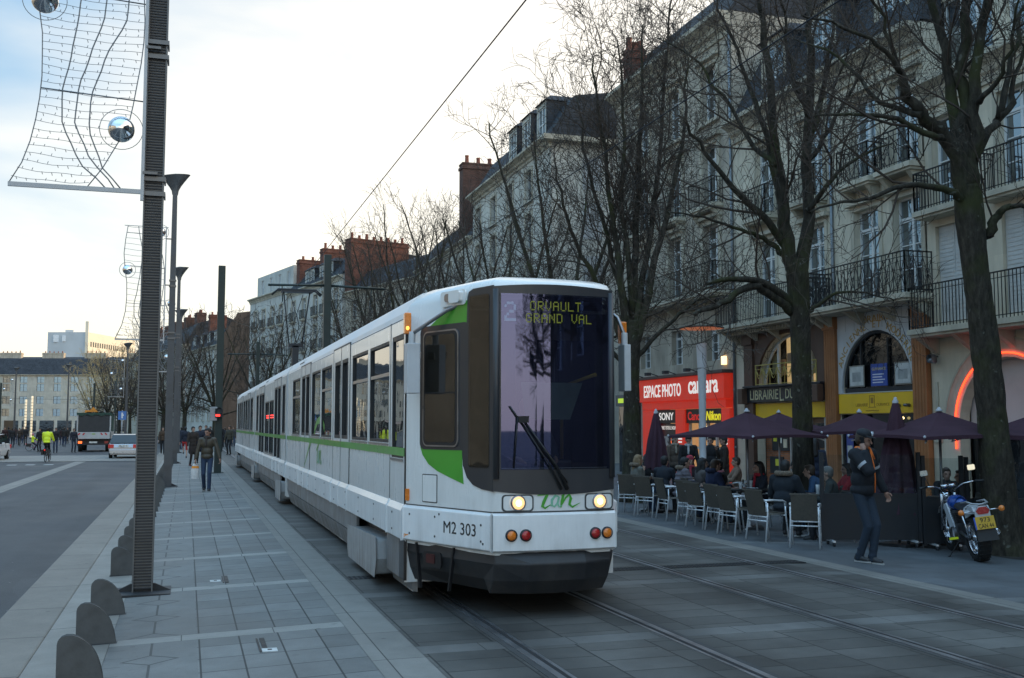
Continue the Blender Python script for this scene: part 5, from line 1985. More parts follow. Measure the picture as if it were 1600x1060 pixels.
text_part('sign_lettering', 'ESPACE PHOTO', M_WL, b3, frame((5.3, -.4225, 3.14), (1, 0, 0), (0, 0, 1)), w=3.35, h=.5, depth=.012, bold=.012)
text_part('sign_lettering', 'camara', M_WL, b3, frame((8.75, -.4225, 3.18), (1, 0, 0), (0, 0, 1)), w=2.3, h=.46, depth=.012, bold=.015)
for x in (3.7, 5.1, 6.7, 8.5):
    mb = MB()
    mb.tube([(x, -.4, 3.7), (x, -.85, 3.85)], .02, 5); mb.prism([(-.1, -.08), (.1, -.08), (.14, .1), (-.14, .1)], lambda a, b, d, x=x: V((x + a, -.95 + b, 3.8 + d)), -.06, .06)
    mb.build('sign_spotlight', M_POSTD, b3)
for a, b in ((3.1, 4.3), (6.15, 6.95), (9.8, 10.38)):
    mb = MB(); mb.box(a, b, -.26, 0, -.28, 2.39); mb.box(a + .08, b - .08, -.272, -.26, .2, 2.2)
    mb.build('red_pilaster', M_REDLIT, b3, bevel=.01)
for x, z in ((6.55, 1.35), (6.55, .5), (10.09, 1.35), (10.09, .6)):
    mb = MB()
    for k in range(3): mb.box(x - .2 + .03 * k, x + .2 - .02 * k, -.277, -.2725, z - k * .12, z + .06 - k * .12)
    mb.build('pilaster_notice', M_WL, b3)
mb = MB(); mb.box(4.31, 6.14, -.2, -.004, 1.86, 2.39); mb.build('black_sign', M((.012, .012, .013), .4), b3)
mb = MB(); mb.box(6.96, 9.79, -.2, -.004, 1.86, 2.39); mb.build('black_sign', M((.012, .012, .013), .4), b3)
text_part('sign_lettering', 'SONY', M_WL, b3, frame((5.22, -.2025, 2.13), (1, 0, 0), (0, 0, 1)), w=1.3, h=.3, depth=.006, bold=.012)
text_part('sign_lettering', 'Canon', EM((.8, .02, .015), .35), b3, frame((7.7, -.2025, 2.13), (1, 0, 0), (0, 0, 1)), w=1.2, h=.32, depth=.006, bold=.02)
text_part('sign_lettering', 'Nikon', EM((.9, .75, .02), .6), b3, frame((9.1, -.2025, 2.13), (1, 0, 0), (0, 0, 1)), w=1.1, h=.34, depth=.006, bold=.02, shear=.2)
mb = MB()
mb.quad((2.97, 1.08, -.2), (10.08, 1.08, -.2), (10.08, 1.08, 2.6), (2.97, 1.08, 2.6))
mb.build('lit_interior', M((.4, .28, .16), .7, 0, .6, 2.2, emit=(1, .5, .2), estr=.9), b3)
mb = MB()
for x in (7.0, 7.8, 8.45, 9.1, 9.75): mb.box(x - .035, x + .035, -.1, .0, -.2, 1.89)
mb.box(6.97, 9.78, -.09, -.01, .9, .98)
mb.build('shop_frame', M((.55, .52, .46), .5), b3)
mb = MB(); mb.box(6.97, 9.78, .02, .035, -.2, 1.88); mb.build('shop_window', G_SHOP, b3)
mb = MB(); mb.box(4.31, 6.14, -.05, .0, -.2, 1.85); mb.build('dark_poster', M((.02, .018, .02), .3), b3)
text_part('poster_lettering', 'VENEZ TESTER LE NOUVEAU', M_WL, b3, frame((5.2, -.0525, 1.68), (1, 0, 0), (0, 0, 1)), w=1.6, h=.14, depth=.003)
text_part('poster_lettering', 'α7', EM((1, .15, .03), .8), b3, frame((5.65, -.0525, 1.2), (1, 0, 0), (0, 0, 1)), w=.7, h=.4, depth=.003)
mb = MB(); mb.box(4.6, 5.1, -.06, -.051, .95, 1.35); mb.box(4.5, 5.9, -.058, -.051, .5, .55); mb.build('poster_picture', M((.3, .3, .28), .5, 0, .8, 9), b3)
mb = MB(); mb.ell((4.5, -.06, .75), (.07, .02, .1), 8, 6); mb.ell((4.85, -.06, .8), (.05, .02, .05), 8, 6); mb.build('window_lamps', EM((1, .25, .08), 6), b3)
for x, z in ((7.3, 1.7), (8.15, 1.74), (9.4, 1.7)):
    mb = MB(); mb.ell((x, .5, z), (.06, .06, .04), 8, 6); mb.build('ceiling_spot', EM((1, .8, .45), 10), b3)
mb = MB(); mb.box(9.75, 10.35, -.4, -.28, -.28, .75); mb.build('yellow_board', M((.4, .22, .03), .6), b3)
rnd = random.Random(12)
for row in range(3):
    mb = MB(); mb.box(7.05, 9.72, .3, .62, .32 + row * .45, .345 + row * .45); mb.build('shelf', M((.3, .2, .12), .6), b3)
    x = 7.1
    while x < 9.6:
        w_o, h_o = rnd.uniform(.08, .24), rnd.uniform(.1, .32)
        mb = MB(); mb.box(x, x + w_o, .34, .5, .347 + row * .45, .347 + row * .45 + h_o)
        mb.build('goods', M(rnd.choice(((.5, .05, .03), (.02, .02, .02), (.5, .4, .1), (.45, .43, .4), (.1, .12, .2))), .5), b3)
        x += w_o + rnd.uniform(.03, .2)
# grey shop next to it and stone pier
mb = MB(); mb.box(.15, 2.35, -.06, -.003, -.28, 2.6); mb.box(.1, 2.4, -.2, -.003, 2.61, 3.1, 1); mb.build('grey_shopfront', [G_DARK, M((.12, .12, .12), .5)], b3)
mb = MB(); mb.box(.4, 1.6, -.21, -.201, 2.75, 2.95); mb.build('green_sign', EM((.6, .8, .05), .5), b3)

# ---- corner house across the side street
cols = [1.4, 5.0, 8.6, 12.2]
fl = [(2.6, 2.0), (5.7, 2.1), (8.8, 2.1), (11.8, 2.0), (14.5, 1.8)]
b4 = house('pale corner house with a slate roof and three dormers behind the tram', (FX, 68, 0), RQ, 16, 15, 17.2, cols, fl, M_PALE, 1.1, surr=True, bal=(1, 2), roof=(2.4, 1.4, 1.0), cor=.55, frame=M_WGREY)
for c in (8.2, 10.9, 13.6): dormer(b4, c, 17.4, 1.25, 2.2, .3, M_PALE)
mb = MB(); mb.prism([(15, 17.05), (15, 17.33), (-.55, 17.33), (-.55, 17.05)], lambda y, z, d: V((16 + d, y, z)), .021, .5); mb.build('side_cornice', M_TRIM, b4)
for z, h in fl:
    for y in (2.4, 6.5, 10.5):
        mb = MB(); mb.box(16.003, 16.04, y - .55, y + .55, z, z + h); mb.build('blind_window', M((.34, .34, .33), .7, 0, .15, 2), b4)
b5 = house('grey-blue rendered house behind the avenue trees with a broad brick chimney wall', (FX, 86, 0), RQ, 17.9, 12, 14.6, [1.6, 4.9, 8.2, 11.5, 14.8], [(2.6, 2.0), (5.7, 2.1), (8.8, 2.1), (11.8, 1.9)], M_PALE, 1.15, roof=(2.4, 1.6, 1.2), frame=M_WGREY)
chimney(b5, 14.6, 15.6, -.1, 5.8, 14.6, 20.3, M_BRICKD, 7)
q = math.atan2(-13, 4.2)
b6 = house('house behind the brownish tree with a massive brick chimney stack', (14.2, 98.6, 0), q, 13.5, 12, 14.2, [1.8, 5.0, 8.4, 11.6], [(2.6, 2.0), (5.7, 2.1), (8.8, 2.1), (11.6, 1.8)], M_GREYST, 1.15, roof=(2.0, 1.6, 1.6), frame=M_WGREY)
chimney(b6, .1, 1.4, -.2, 6.0, 14.2, 19.3, M_BRICK, 8)
q = math.atan2(-16.5, 3.6)
b7 = house('white house with window boxes and balconies between pantograph and dark green pole', (10.3, 115.4, 0), q, 16.9, 12, 16.0, [2.0, 5.6, 9.2, 11.9, 15.2], [(2.6, 2.2), (6.0, 2.3), (9.5, 2.4), (12.9, 2.1)], M_WHITEH, 1.15, roof=(2.0, 1.5, .6), bal=(1, 2, 3))
chimney(b7, 1.0, 2.0, .6, 7.2, 16.2, 19.6, M_BRICK, 6)
chimney(b7, 8.0, 9.0, .8, 7.2, 16.2, 19.8, M_BRICK, 8)
for c in (5.4, 7.0, 9.9, 12.6): dormer(b7, c, 16.2, 1.0, 1.5, .35, M_WHITEH)
q = math.atan2(-12.7, 3.2)
b8 = house('white house with a set-back attic floor left of the pantograph', (7.0, 128.2, 0), q, 13.0, 12, 16.6, [2.2, 5.2, 8.2, 11.2], [(2.6, 2.2), (6.0, 2.3), (9.5, 2.4), (13.0, 2.1)], M_WHITEH, 1.15, roof=None, bal=(1, 2, 3))
mb = MB(); wall(mb, .2, 12.8, 16.7, 19.4, [(c - .4, c + .4, 17.2, 18.9) for c in (2.2, 5.2, 8.2, 11.2)], lambda x, z, d: V((x, .8 + d, z)), .15)
mb.quad((.2, .8, 19.4), (12.8, .8, 19.4), (12.8, 11, 19.6), (.2, 11, 19.6), 1); mb.quad((12.8, .8, 16.7), (12.8, 11, 16.7), (12.8, 11, 19.5), (12.8, .8, 19.4)); mb.quad((0, 0, 16.71), (13, 0, 16.71), (13, 12, 16.71), (0, 12, 16.71), 1)
mb.build('attic_wall', [M_WHITEH, M_ZINC], b8)
for c in (2.2, 5.2, 8.2, 11.2): add_window(b8, c, 17.2, .8, 1.7, d=.9, rows=2)
q = math.atan2(-18, 4.3)
b9 = house('house with a tall dark windowless gable behind the dark green pole', (-.3, 165, 0), q, 18.5, 12, 12.6, [2, 5, 8, 11, 14, 17], [(2.4, 1.9), (5.4, 2.0), (8.4, 2.0), (10.9, 1.4)], M_WHITEH, 1.1, roof=(2.4, 1.4, 1.2))
mb = MB(); mb.add([(18.52, -.2, -.3), (18.52, 12, -.3), (18.52, 12, 16.8), (18.52, 6, 17.8), (18.52, 2.5, 17.2), (18.52, -.2, 13)], [(0, 1, 2, 3, 4, 5)]); mb.add([(18.0, 2.5, 17.2), (18.52, 2.5, 17.2), (18.52, 6, 17.8), (18, 6, 17.8), (18, 12, 16.8), (18.52, 12, 16.8)], [(0, 1, 2, 3), (3, 2, 5, 4)]); mb.build('gable', M_GABLE, b9)
chimney(b9, 17.2, 18.4, 5.0, 11, 15, 18.4, M_BRICKD, 5)
chimney(b9, 3.0, 4.0, 2.5, 5, 14, 18.2, M_BRICK, 3)
for c in (4, 8, 12, 15.5): dormer(b9, c, 12.8, 1.1, 1.7, .3, M_WHITEH)
q = math.atan2(-56, 11)
b10 = house('dark slate roofed row seen behind the far lamp posts', (-11.5, 228, 0), q, 57, 12, 14.4, [2.5 + i * 3.5 for i in range(16)], [(2.6, 2.0), (5.8, 2.0), (9.0, 2.0), (11.8, 1.6)], M_GREYST, 1.2, roof=(3.4, 2.0, 1.4), surr=False)
for i in range(6): chimney(b10, 4 + i * 9, 6 + i * 9, 3, 4.5, 17, 20.2, M_BRICKD, 4)
q = math.atan2(-15, 55)
cols = [3 + i * 4.3 for i in range(13)]
d1 = house('cream apartment block with a dark slate roof at the far left', (-64, 300.5, 0), q, 57, 14, 14.6, cols, [(.6, 1.8), (4.0, 1.9), (7.2, 1.9), (10.4, 1.9), (12.6, 1.6)][1:], M_CREAMB, 1.9, roof=(4.2, 3.6, .8), surr=False, rows=2, frame=M((.06, .06, .065), .5), group='far buildings', cor=.5)
for i in range(5): chimney(d1, 5 + i * 11, 10.5 + i * 11, 5, 6.4, 18.4, 20.6, M_GREYST, 5)
mb = MB()
for i in range(12): mb.box(2 + i * 4.5, 5.6 + i * 4.5, -.1, -.02, .1, 2.9)
mb.build('shopfronts', G_DARK, d1)
mb = MB(); mb.box(9, 15, -.16, -.101, 2.2, 2.8); mb.build('shop_fascia', M((.5, .4, .36), .5), d1)
d2 = house('narrow grey house cut off by the left edge of the picture', (-76, 268, 0), math.atan2(-2, 20), 12, 12, 15.2, [1.5, 4.5, 7.5, 10.5], [(3.9, 1.9), (7.1, 1.9), (10.3, 1.9), (12.9, 1.6)], M_PALE, 1.2, roof=(2.5, 2, 1), surr=False, rows=2, group='far buildings')
chimney(d2, 9, 11, 4, 6, 17, 20, M_BRICK, 4)
# pale hospital-like slab far behind
hs = thing('office_block', 'big pale modern block on the skyline, its long side lit by the sun', 'building', (-39.2, 452, 0), 0, 'far buildings')
M_CONC = M((.45, .46, .46), .7, 0, .08, .15)
M_CONCLIT = M((.62, .56, .44), .7, 0, .06, .15)  # same concrete with the sun's warm light put into the colour
pa, pb, pc_ = V((-15.2, 5, 0)), V((0, 0, 0)), V((16.5, 41, 0))
mb = MB()
for a, b, mi in ((pa, pb, 0), (pb, pc_, 1)):
    mb.quad(a + V((0, 0, -1)), b + V((0, 0, -1)), b + V((0, 0, 39.2)), a + V((0, 0, 39.2)), mi)
mb.add([pa + V((0, 0, 39.2)), pb + V((0, 0, 39.2)), pc_ + V((0, 0, 39.2)), pa + pc_ + V((0, 0, 39.2))], [(0, 1, 2, 3)], 0)
mb.box(-9, -6, 8, 10, 39.2, 40.6)
mb.build('wall', [M_CONC, M_CONCLIT], hs)
mb = MB(); mb.box(-.6, .5, -.8, .4, -1, 43.5); mb.build('fin', M_CONCLIT, hs)
e = (pc_ - pb).normalized(); nrm = V((e.y, -e.x, 0))
for z, nn in ((33.5, 20), (22.5, 20), (29.0, 0)):
    for i in range(nn):
        a = pb + e * (3 + i * 2.0) + nrm * .05 + V((0, 0, z))
        mb = MB(); mb.quad(a, a + e * 1.1, a + e * 1.1 + V((0, 0, 2.0)), a + V((0, 0, 2.0))); mb.build('window', G_DARK, hs)
mb = MB(); mb.box(-13, -10.5, 3.6, 3.9, 35.2, 38); mb.box(-9.6, -8.2, 2.6, 2.9, 35.4, 37.8); mb.build('faded_sign', M((.6, .63, .65), .6), hs)

# ---- the other side of the boulevard and the row behind the camera (they shade the street and stand in the glass)
for i, (y, w_h, zc) in enumerate(((-24, 36, 15), (14, 34, 17), (50, 40, 14.5), (92, 30, 16))):
    house('house on the far side of the boulevard, %s' % ('first', 'second', 'third', 'fourth')[i], (-36, y, 0), R(90), w_h, 10, zc, [2.5 + k * 4 for k in range(int(w_h / 4))], [(3.5, 2.2), (7, 2.2), (10.5, 2.2)], (M_PALE, M_CREAM, M_GREYST, M_WHITEH)[i], 1.4, surr=False, rows=2, group='houses across the boulevard')
house('grey house further up the avenue behind the photographer', (FX, 4.9, 0), RQ, 45, 12, 16, [2.5 + k * 4 for k in range(11)], [(4.5, 2.3), (8, 2.3), (11.5, 2.3)], M_GABLE, 1.4, surr=False, rows=2, group='houses across the boulevard')
house('unseen filler block added to stop sun in the side street', (34, 62, 0), RQ, 30, 10, 15, [3, 9, 15, 21], [(4, 2)], M_GREYST, 1.2, surr=False, rows=2, group='houses across the boulevard')  # added out of view to block sun through the gap between houses
# ------------------------------------------------------------------ bare winter trees
def bark_mat():
    t = NT('bark')
    o = t.obj()
    sep = t.n('ShaderNodeMapping'); sep.inputs['Scale'].default_value = (1, 1, .35); t.l(o, sep.inputs[0])
    a = t.noise(sep.outputs[0], 14, 5, .7)
    b = t.noise(o, 1.1, 4, .6)
    lich = t.noise(o, 7.5, 2, .5)
    c = t.ramp(a, [(.3, (.016, .014, .011)), (.55, (.048, .041, .031)), (.75, (.085, .075, .058))])
    moss = t.maprange(b, .5, .68, 0, .75)
    c = t.mix(moss, c, (.05, .055, .018))
    lm = t.maprange(lich, .67, .72, 0, .55)
    c = t.mix(lm, c, (.16, .165, .14))
    return t.done(t.bsdf(c, .9, 0, t.bump(a, .7, .03), .2))


M_BARK = bark_mat()
M_TWIG = M((.05, .036, .026), .85, 0, .3, .6)
M_TWIGR = M((.036, .023, .015), .85, 0, .3, .6)


def wander(rnd, p, d, L, n, curl, up):
    pts = [p.copy()]
    d = d.normalized()
    for i in range(n):
        d = (d + V((rnd.gauss(0, curl), rnd.gauss(0, curl), rnd.gauss(0, curl) + up))).normalized()
        p = p + d * (L / n)
        pts.append(p.copy())
    return pts, d


def sprout(rnd, mb, pts, r0, r1, lvl, maxl, dens, lens, tw=.0055, mi=0):
    """children along a branch"""
    if lvl > maxl: return
    if lvl == 3 and rnd.random() < .25: return
    n = len(pts)
    tot = sum((pts[i + 1] - pts[i]).length for i in range(n - 1))
    cnt = max(2, int(tot * dens[lvl]))
    for c in range(cnt):
        t = .22 + .78 * (c + rnd.random()) / cnt
        f = t * (n - 1)
        i = min(n - 2, int(f))
        q = pts[i].lerp(pts[i + 1], f - i)
        ax = (pts[i + 1] - pts[i]).normalized()
        az = rnd.uniform(0, 2 * math.pi)
        s = ax.cross(V((math.cos(az), math.sin(az), .31)))
        if s.length < .1: continue
        s.normalize()
        ang = R(rnd.uniform(28, 58))
        d = ax * math.cos(ang) + s * math.sin(ang)
        d.z += .12
        L = lens[lvl] * rnd.uniform(.55, 1.15) * (1.12 - .55 * t)
        rb = (r0 + (r1 - r0) * t)
        ra = max(tw, min(rb * .62, L * .0115))
        k = 5 if lvl == 0 else (4 if lvl == 1 else 3)
        bp, _ = wander(rnd, q, d, L, k, .17 if lvl < 2 else .2, .05 if lvl < 2 else .03)
        re = max(tw * .6, ra * .32)
        rr = [ra + (re - ra) * j / k for j in range(k + 1)]
        mb.tube(bp, rr, 5 if ra > .025 else 3, mi=mi, sm=ra > .02, caps=False)
        sprout(rnd, mb, bp, ra, re, lvl + 1, maxl, dens, lens, tw, mi)


def limb_pts(pts, rs, m=4):
    """smooth a hand-set limb"""
    P = [pts[0]] + list(pts) + [pts[-1]]
    out, ro = [], []
    for i in range(1, len(P) - 2):
        for k in range(m):
            t = k / m
            a, b, c, d = P[i - 1], P[i], P[i + 1], P[i + 2]
            out.append(.5 * ((2 * b) + (c - a) * t + (2 * a - 5 * b + 4 * c - d) * t * t + (3 * b - a - 3 * c + d) * t ** 3))
            ro.append(rs[i - 1] + (rs[i] - rs[i - 1]) * t)
    out.append(pts[-1]); ro.append(rs[-1])
    return out, ro


def bark_bump(rnd, pts, rs, n=14):
    return pts, rs


def tree(base, lab, trunk, limbs, seed, dens=(3.0, 4.6, 5.4), lens=(2.3, 1.15, .55), maxl=2, tw=.006, group='bare trees along the tram street'):
    rnd = random.Random(seed)
    r = thing('bare_tree', lab, 'tree', base, 0, group)
    mb = MB()
    p, rr = limb_pts(*trunk, 6)
    # root flare and uneven girth
    rr = [q * (1 + .05 * rnd.uniform(-1, 1)) for q in rr]
    rr[0] *= 1.5; rr[1] *= 1.22; rr[2] *= 1.09
    mb.tube(p, rr, 18)
    mb.build('trunk', M_BARK, r, org=base)
    mb = MB()
    for pts, rs in limbs:
        p, q = limb_pts(pts, rs, 4)
        p = [a + V((rnd.gauss(0, .03), rnd.gauss(0, .03), 0)) * (1 if i else 0) for i, a in enumerate(p)]
        mb.tube(p, q, 9, mi=0, caps=True)
        sprout(rnd, mb, p, q[0], q[-1], 0, maxl, dens, lens, tw, 1)
    mb.build('crown', [M_BARK, M_TWIG], r, org=base)
    return r


def gen_tree(base, H, seed, lab, spread=1.0, stems=5, fork=.3, r=.2, **kw):
    """an upright many-stemmed street tree"""
    rnd = random.Random(seed * 13 + 5)
    base = V(base)
    fz = H * fork
    top = base + V((rnd.uniform(-.2, .2), rnd.uniform(-.2, .2), fz))
    trunk = ([base, base.lerp(top, .5) + V((rnd.uniform(-.1, .1), rnd.uniform(-.1, .1), 0)), top], [r * 1.25, r, r * .9])
    limbs = []
    for k in range(stems):
        a = 2 * math.pi * (k + rnd.uniform(-.2, .2)) / stems
        o = V((math.cos(a), math.sin(a), 0)) * spread
        hh = (H - fz) * rnd.uniform(.78, 1.0)
        p0 = top - V((0, 0, .25))
        limbs.append(([p0, top + o * .55 + V((0, 0, hh * .25)), top + o * 1.25 + V((0, 0, hh * .6)), top + o * 1.7 + V((0, 0, hh * .86))],
                      [r * .5, r * .36, r * .2, .02]))
    for k in range(4):
        a = rnd.uniform(0, 6.28)
        o = V((math.cos(a), math.sin(a), 0)) * spread
        z = rnd.uniform(-.4, 1.0)
        p0 = top + V((0, 0, z - .4))
        limbs.append(([p0, top + o * 1.0 + V((0, 0, z + .2)), top + o * 2.1 + V((0, 0, z + .6)), top + o * 2.9 + V((0, 0, z + 1.3))], [r * .34, r * .24, r * .14, .015]))
    return tree(base, lab, trunk, limbs, seed, **kw)


def A(pts, d):
    return [at(u, v, (d if not isinstance(d, (list, tuple)) else d[i])) for i, (u, v) in enumerate(pts)]


def LB(pts, d0, d1, r0, r1=.012):
    n = len(pts)
    r0 *= .8
    return ([at(u, v, d0 + (d1 - d0) * i / (n - 1)) for i, (u, v) in enumerate(pts)], [r0 * (1 - (i / (n - 1)) ** .8) + r1 for i in range(n)])


# -- tree on the right edge of the terrace
d = 15.7
b = at(1574, 878, d); b.z = zg(b.x) - .02
tr = ([b, at(1563, 790, d), at(1549, 640, d), at(1537, 520, d), at(1524, 420, d), at(1515, 335, d), at(1512, 290, d)], [.31, .26, .215, .2, .195, .21, .19])
L = [LB([(1512, 330), (1488, 222), (1452, 188), (1420, 150), (1404, 108)], d, d - .6, .12, .05),
     LB([(1420, 150), (1400, 98), (1376, 28), (1350, -40)], d - .5, d - .8, .05),
     LB([(1408, 112), (1370, 70), (1310, 40), (1250, 25)], d - .6, d - 1.4, .04),
     LB([(1505, 300), (1490, 178), (1476, 79), (1450, -30), (1440, -120)], d, d + .4, .115, .03),
     LB([(1514, 300), (1508, 190), (1506, 90), (1510, -30), (1515, -150)], d, d + .2, .13, .04),
     LB([(1518, 300), (1522, 178), (1535, 60), (1546, -40), (1560, -140)], d, d - .3, .12, .03),
     LB([(1520, 250), (1542, 205), (1574, 172), (1592, 120), (1610, 40)], d, d + .5, .085, .02),
     LB([(1560, 185), (1580, 90), (1600, 10), (1630, -60)], d + .2, d + .8, .05, .015),
     LB([(1508, 322), (1490, 302), (1455, 292), (1408, 291), (1360, 309), (1309, 317), (1265, 330)], d, d - 1.2, .075),
     LB([(1545, 372), (1556, 342), (1572, 326), (1600, 322), (1650, 335)], d, d - .3, .085, .02),
     LB([(1480, 215), (1455, 212), (1400, 186), (1330, 178), (1270, 182)], d - .2, d - 1.0, .07),
     LB([(1440, 180), (1380, 160), (1310, 90), (1240, 60)], d - .5, d + .6, .05),
     LB([(1530, 160), (1555, 130), (1585, 60), (1590, -20)], d - .2, d - 1.2, .05)]
tree(b, 'large bare tree beside the motorcycle at the right, its mossy trunk spotted with lichen', tr, L, 11, maxl=3, dens=(2.6, 4.2, 4.6, 4.6), lens=(2.1, 1.15, .6, .34), tw=.0044)
# -- tree in the middle of the terrace
d = 20.0
b = gp(1257, d); b.z -= .02
tr = ([b, at(1255, 720, d), at(1253, 620, d), at(1250, 500, d), at(1246, 430, d), at(1245, 405, d)], [.25, .205, .19, .19, .21, .17])
L = [LB([(1242, 440), (1228, 350), (1219, 280), (1203, 130), (1186, 10), (1175, -70)], d, d - .4, .16, .03),
     LB([(1250, 440), (1262, 340), (1261, 230), (1268, 80), (1262, -30), (1258, -110)], d, d + .6, .15, .03),
     LB([(1224, 330), (1203, 240), (1180, 160), (1150, 80), (1120, 0)], d, d + .5, .08, .02),
     LB([(1261, 230), (1285, 150), (1300, 60), (1310, -30)], d + .3, d + .9, .07, .02),
     LB([(1240, 478), (1197, 443), (1143, 436), (1100, 445)], d, d - 1.0, .085, .03),
     LB([(1238, 488), (1205, 462), (1174, 447), (1135, 470), (1108, 482), (1084, 492)], d, d - 1.2, .085, .035),
     LB([(1256, 492), (1280, 476), (1309, 458), (1352, 458), (1400, 470)], d, d - .6, .045),
     LB([(1232, 390), (1186, 333), (1138, 285), (1091, 222), (1060, 180)], d, d - 1.0, .085, .02),
     LB([(1228, 400), (1190, 372), (1158, 360), (1100, 340), (1040, 330)], d, d - .6, .06),
     LB([(1262, 330), (1300, 280), (1350, 240), (1390, 225)], d, d - .8, .06),
     LB([(1215, 260), (1180, 230), (1130, 150), (1080, 90), (1030, 60)], d - .2, d + .8, .06),
     LB([(1262, 250), (1300, 200), (1340, 120), (1370, 50)], d, d - .4, .055),
     LB([(1262, 180), (1235, 100), (1225, 20), (1215, -50)], d + .2, d - .6, .06)]
tree(b, 'bare tree growing through the cafe terrace, its trunk splitting into two tall stems', tr, L, 23, maxl=3, dens=(2.5, 4.0, 4.3, 4.2), lens=(2.4, 1.25, .65, .36), tw=.005)
# -- third tree, just right of the tram
d = 26.0
b = gp(988, d); b.z -= .02
tr = ([b, at(987, 680, d), at(987, 600, d), at(988, 540, d), at(988, 500, d)], [.27, .22, .19, .19, .18])
L = [LB([(984, 540), (970, 440), (955, 330), (940, 200), (925, 90)], d, d - .5, .13, .02),
     LB([(988, 530), (992, 420), (998, 300), (1003, 160), (1000, 40)], d, d + .4, .14, .02),
     LB([(992, 540), (1020, 430), (1045, 320), (1068, 200), (1075, 90)], d, d - .2, .13, .02),
     LB([(990, 520), (1010, 400), (1030, 250), (1040, 100), (1050, -10)], d, d + .7, .1, .02),
     LB([(984, 560), (950, 480), (910, 400), (880, 320), (865, 250)], d, d - .6, .09, .02),
     LB([(984, 520), (960, 410), (920, 260), (900, 150)], d, d + .8, .09, .02),
     LB([(986, 580), (930, 520), (870, 470), (820, 440)], d, d + .4, .07),
     LB([(992, 560), (1050, 500), (1090, 470), (1130, 462)], d, d - .5, .07),
     LB([(990, 500), (975, 330), (975, 180), (965, 60)], d, d - .9, .09, .015)]
tree(b, 'bare tree right beside the tram front with thin upright stems', tr, L, 37, maxl=3, dens=(2.5, 3.9, 4.2, 3.8), lens=(2.5, 1.3, .65, .4), tw=.0065)
# -- the rest of the avenue
lab = ['bare tree behind the tram cab in front of the pale corner house', 'bare tree behind the tram in front of the corner house dormers',
       'bare tree behind the tram roof left of the corner house', 'bare tree below the tall chimney wall behind the tram',
       'bare tree with brownish crown above the tram roof', 'bare tree right of the pantograph pole', 'bare tree in the far part of the avenue behind the pantograph']
ar = [((11.0, 30.5), 12.6), ((11.1, 36.5), 11.5), ((11.0, 42.5), 12.5), ((11.2, 48.5), 13.2), ((11.0, 54.5), 14.8), ((11.0, 61), 14.5), ((10.5, 68), 14)]
protos = []
for i, ((x, y), h) in enumerate(ar):
    if i < 3:
        o = gen_tree((x, y, -.2), h, 50 + i, lab[i], spread=1.5, stems=6, fork=.3, r=.2, dens=(2.3, 3.2, 3.4), lens=(2.2, 1.15, .55), tw=.0075)
        protos.append((o, h))
    else:
        p, ph = protos[i % 3]
        dup(p, (x, y, -.2), 1.3 * i, lab[i], scale=(1.05, 1.05, h / ph))
for i, (x, y) in enumerate(((11.2, 6.2), (11.0, -.5), (11.3, -7), (10.9, -14), (11.1, -22), (11.3, -30))):
    p, ph = protos[i % 3]
    dup(p, (x, y, -.2), 2.1 * i, 'bare tree of the avenue behind the photographer, number %s' % 'one two three four five six seven eight'.split()[i], scale=(1.1, 1.1, 1.08))
# trees beyond, in front of the curved row of houses and round the far square
fo = gen_tree((6.0, 92, -.2), 12.5, 91, 'bare tree in front of the white house behind the tram tail', spread=2.0, stems=6, fork=.28, r=.22, dens=(1.6, 1.9, 1.6), lens=(2.6, 1.5, .8), tw=.017)
fo2 = gen_tree((2.5, 101, -.2), 13, 95, 'bare tree between the dark green pole and the tram tail', spread=2.2, stems=7, fork=.26, r=.24, dens=(1.6, 1.9, 1.6), lens=(2.8, 1.6, .85), tw=.018)
fs = [((-.2, 112), 13, 'bare tree just left of the dark green pole'), ((-2.4, 118), 13.5, 'bare tree between the lamp posts and the dark green pole'),
      ((8.6, 99), 13, 'bare tree before the white house with window boxes')]
fs += [(tuple(gp(u, d_))[:2], h, lb) for u, d_, h, lb in ((203, 162, 14.5, 'bare dark tree right of the far lamp with the net decoration'), (219, 150, 14, 'bare dark tree half hidden by the ribbed post'),
       (186, 170, 13.5, 'bare dark tree above the silver car'), (262, 135, 13, 'bare tree between the ribbed post and the second lamp post'))]
for i, ((x, y), h, lb) in enumerate(fs):
    dup((fo, fo2)[i % 2], (x, y, -.2), i * 1.7, lb, scale=(1.0, 1.0, h / 13))
for x, y in ((11.75, 12.85), (11.3, 17.4), (10.55, 24.0)):
    mb = MB(); mb.lathe([(0, .012), (.5, .01), (.66, .004)], 20, (x, y, zg(x)))
    struct(mb.build('soil', M((.03, .024, .018), .95, 0, .5, 9, .8, 40)))
M_TWIG_KEEP = M_TWIG
M_TWIG = M((.5, .35, .15), .85, 0, .35, .4)
q = gp(166, 178)
t1 = gen_tree((q.x, q.y, -.2), 16.5, 101, 'tallest tree with thin ochre winter twigs at the far square', spread=2.5, stems=7, fork=.25, r=.25, dens=(1.3, 1.6, 1.6), lens=(3.0, 1.8, .9), tw=.024, group='ochre trees at the far square')
for u, d_, h, lb in ((148, 186, 13.5, 'greenish ochre tree before the cream block, leftmost of the ochre trees'), (186, 184, 15, 'ochre tree behind the dark trees above the truck')):
    q = gp(u, d_)
    dup(t1, (q.x, q.y, -.2), u, lb, scale=(1, 1, h / 16.5))
M_TWIG = M_TWIG_KEEP
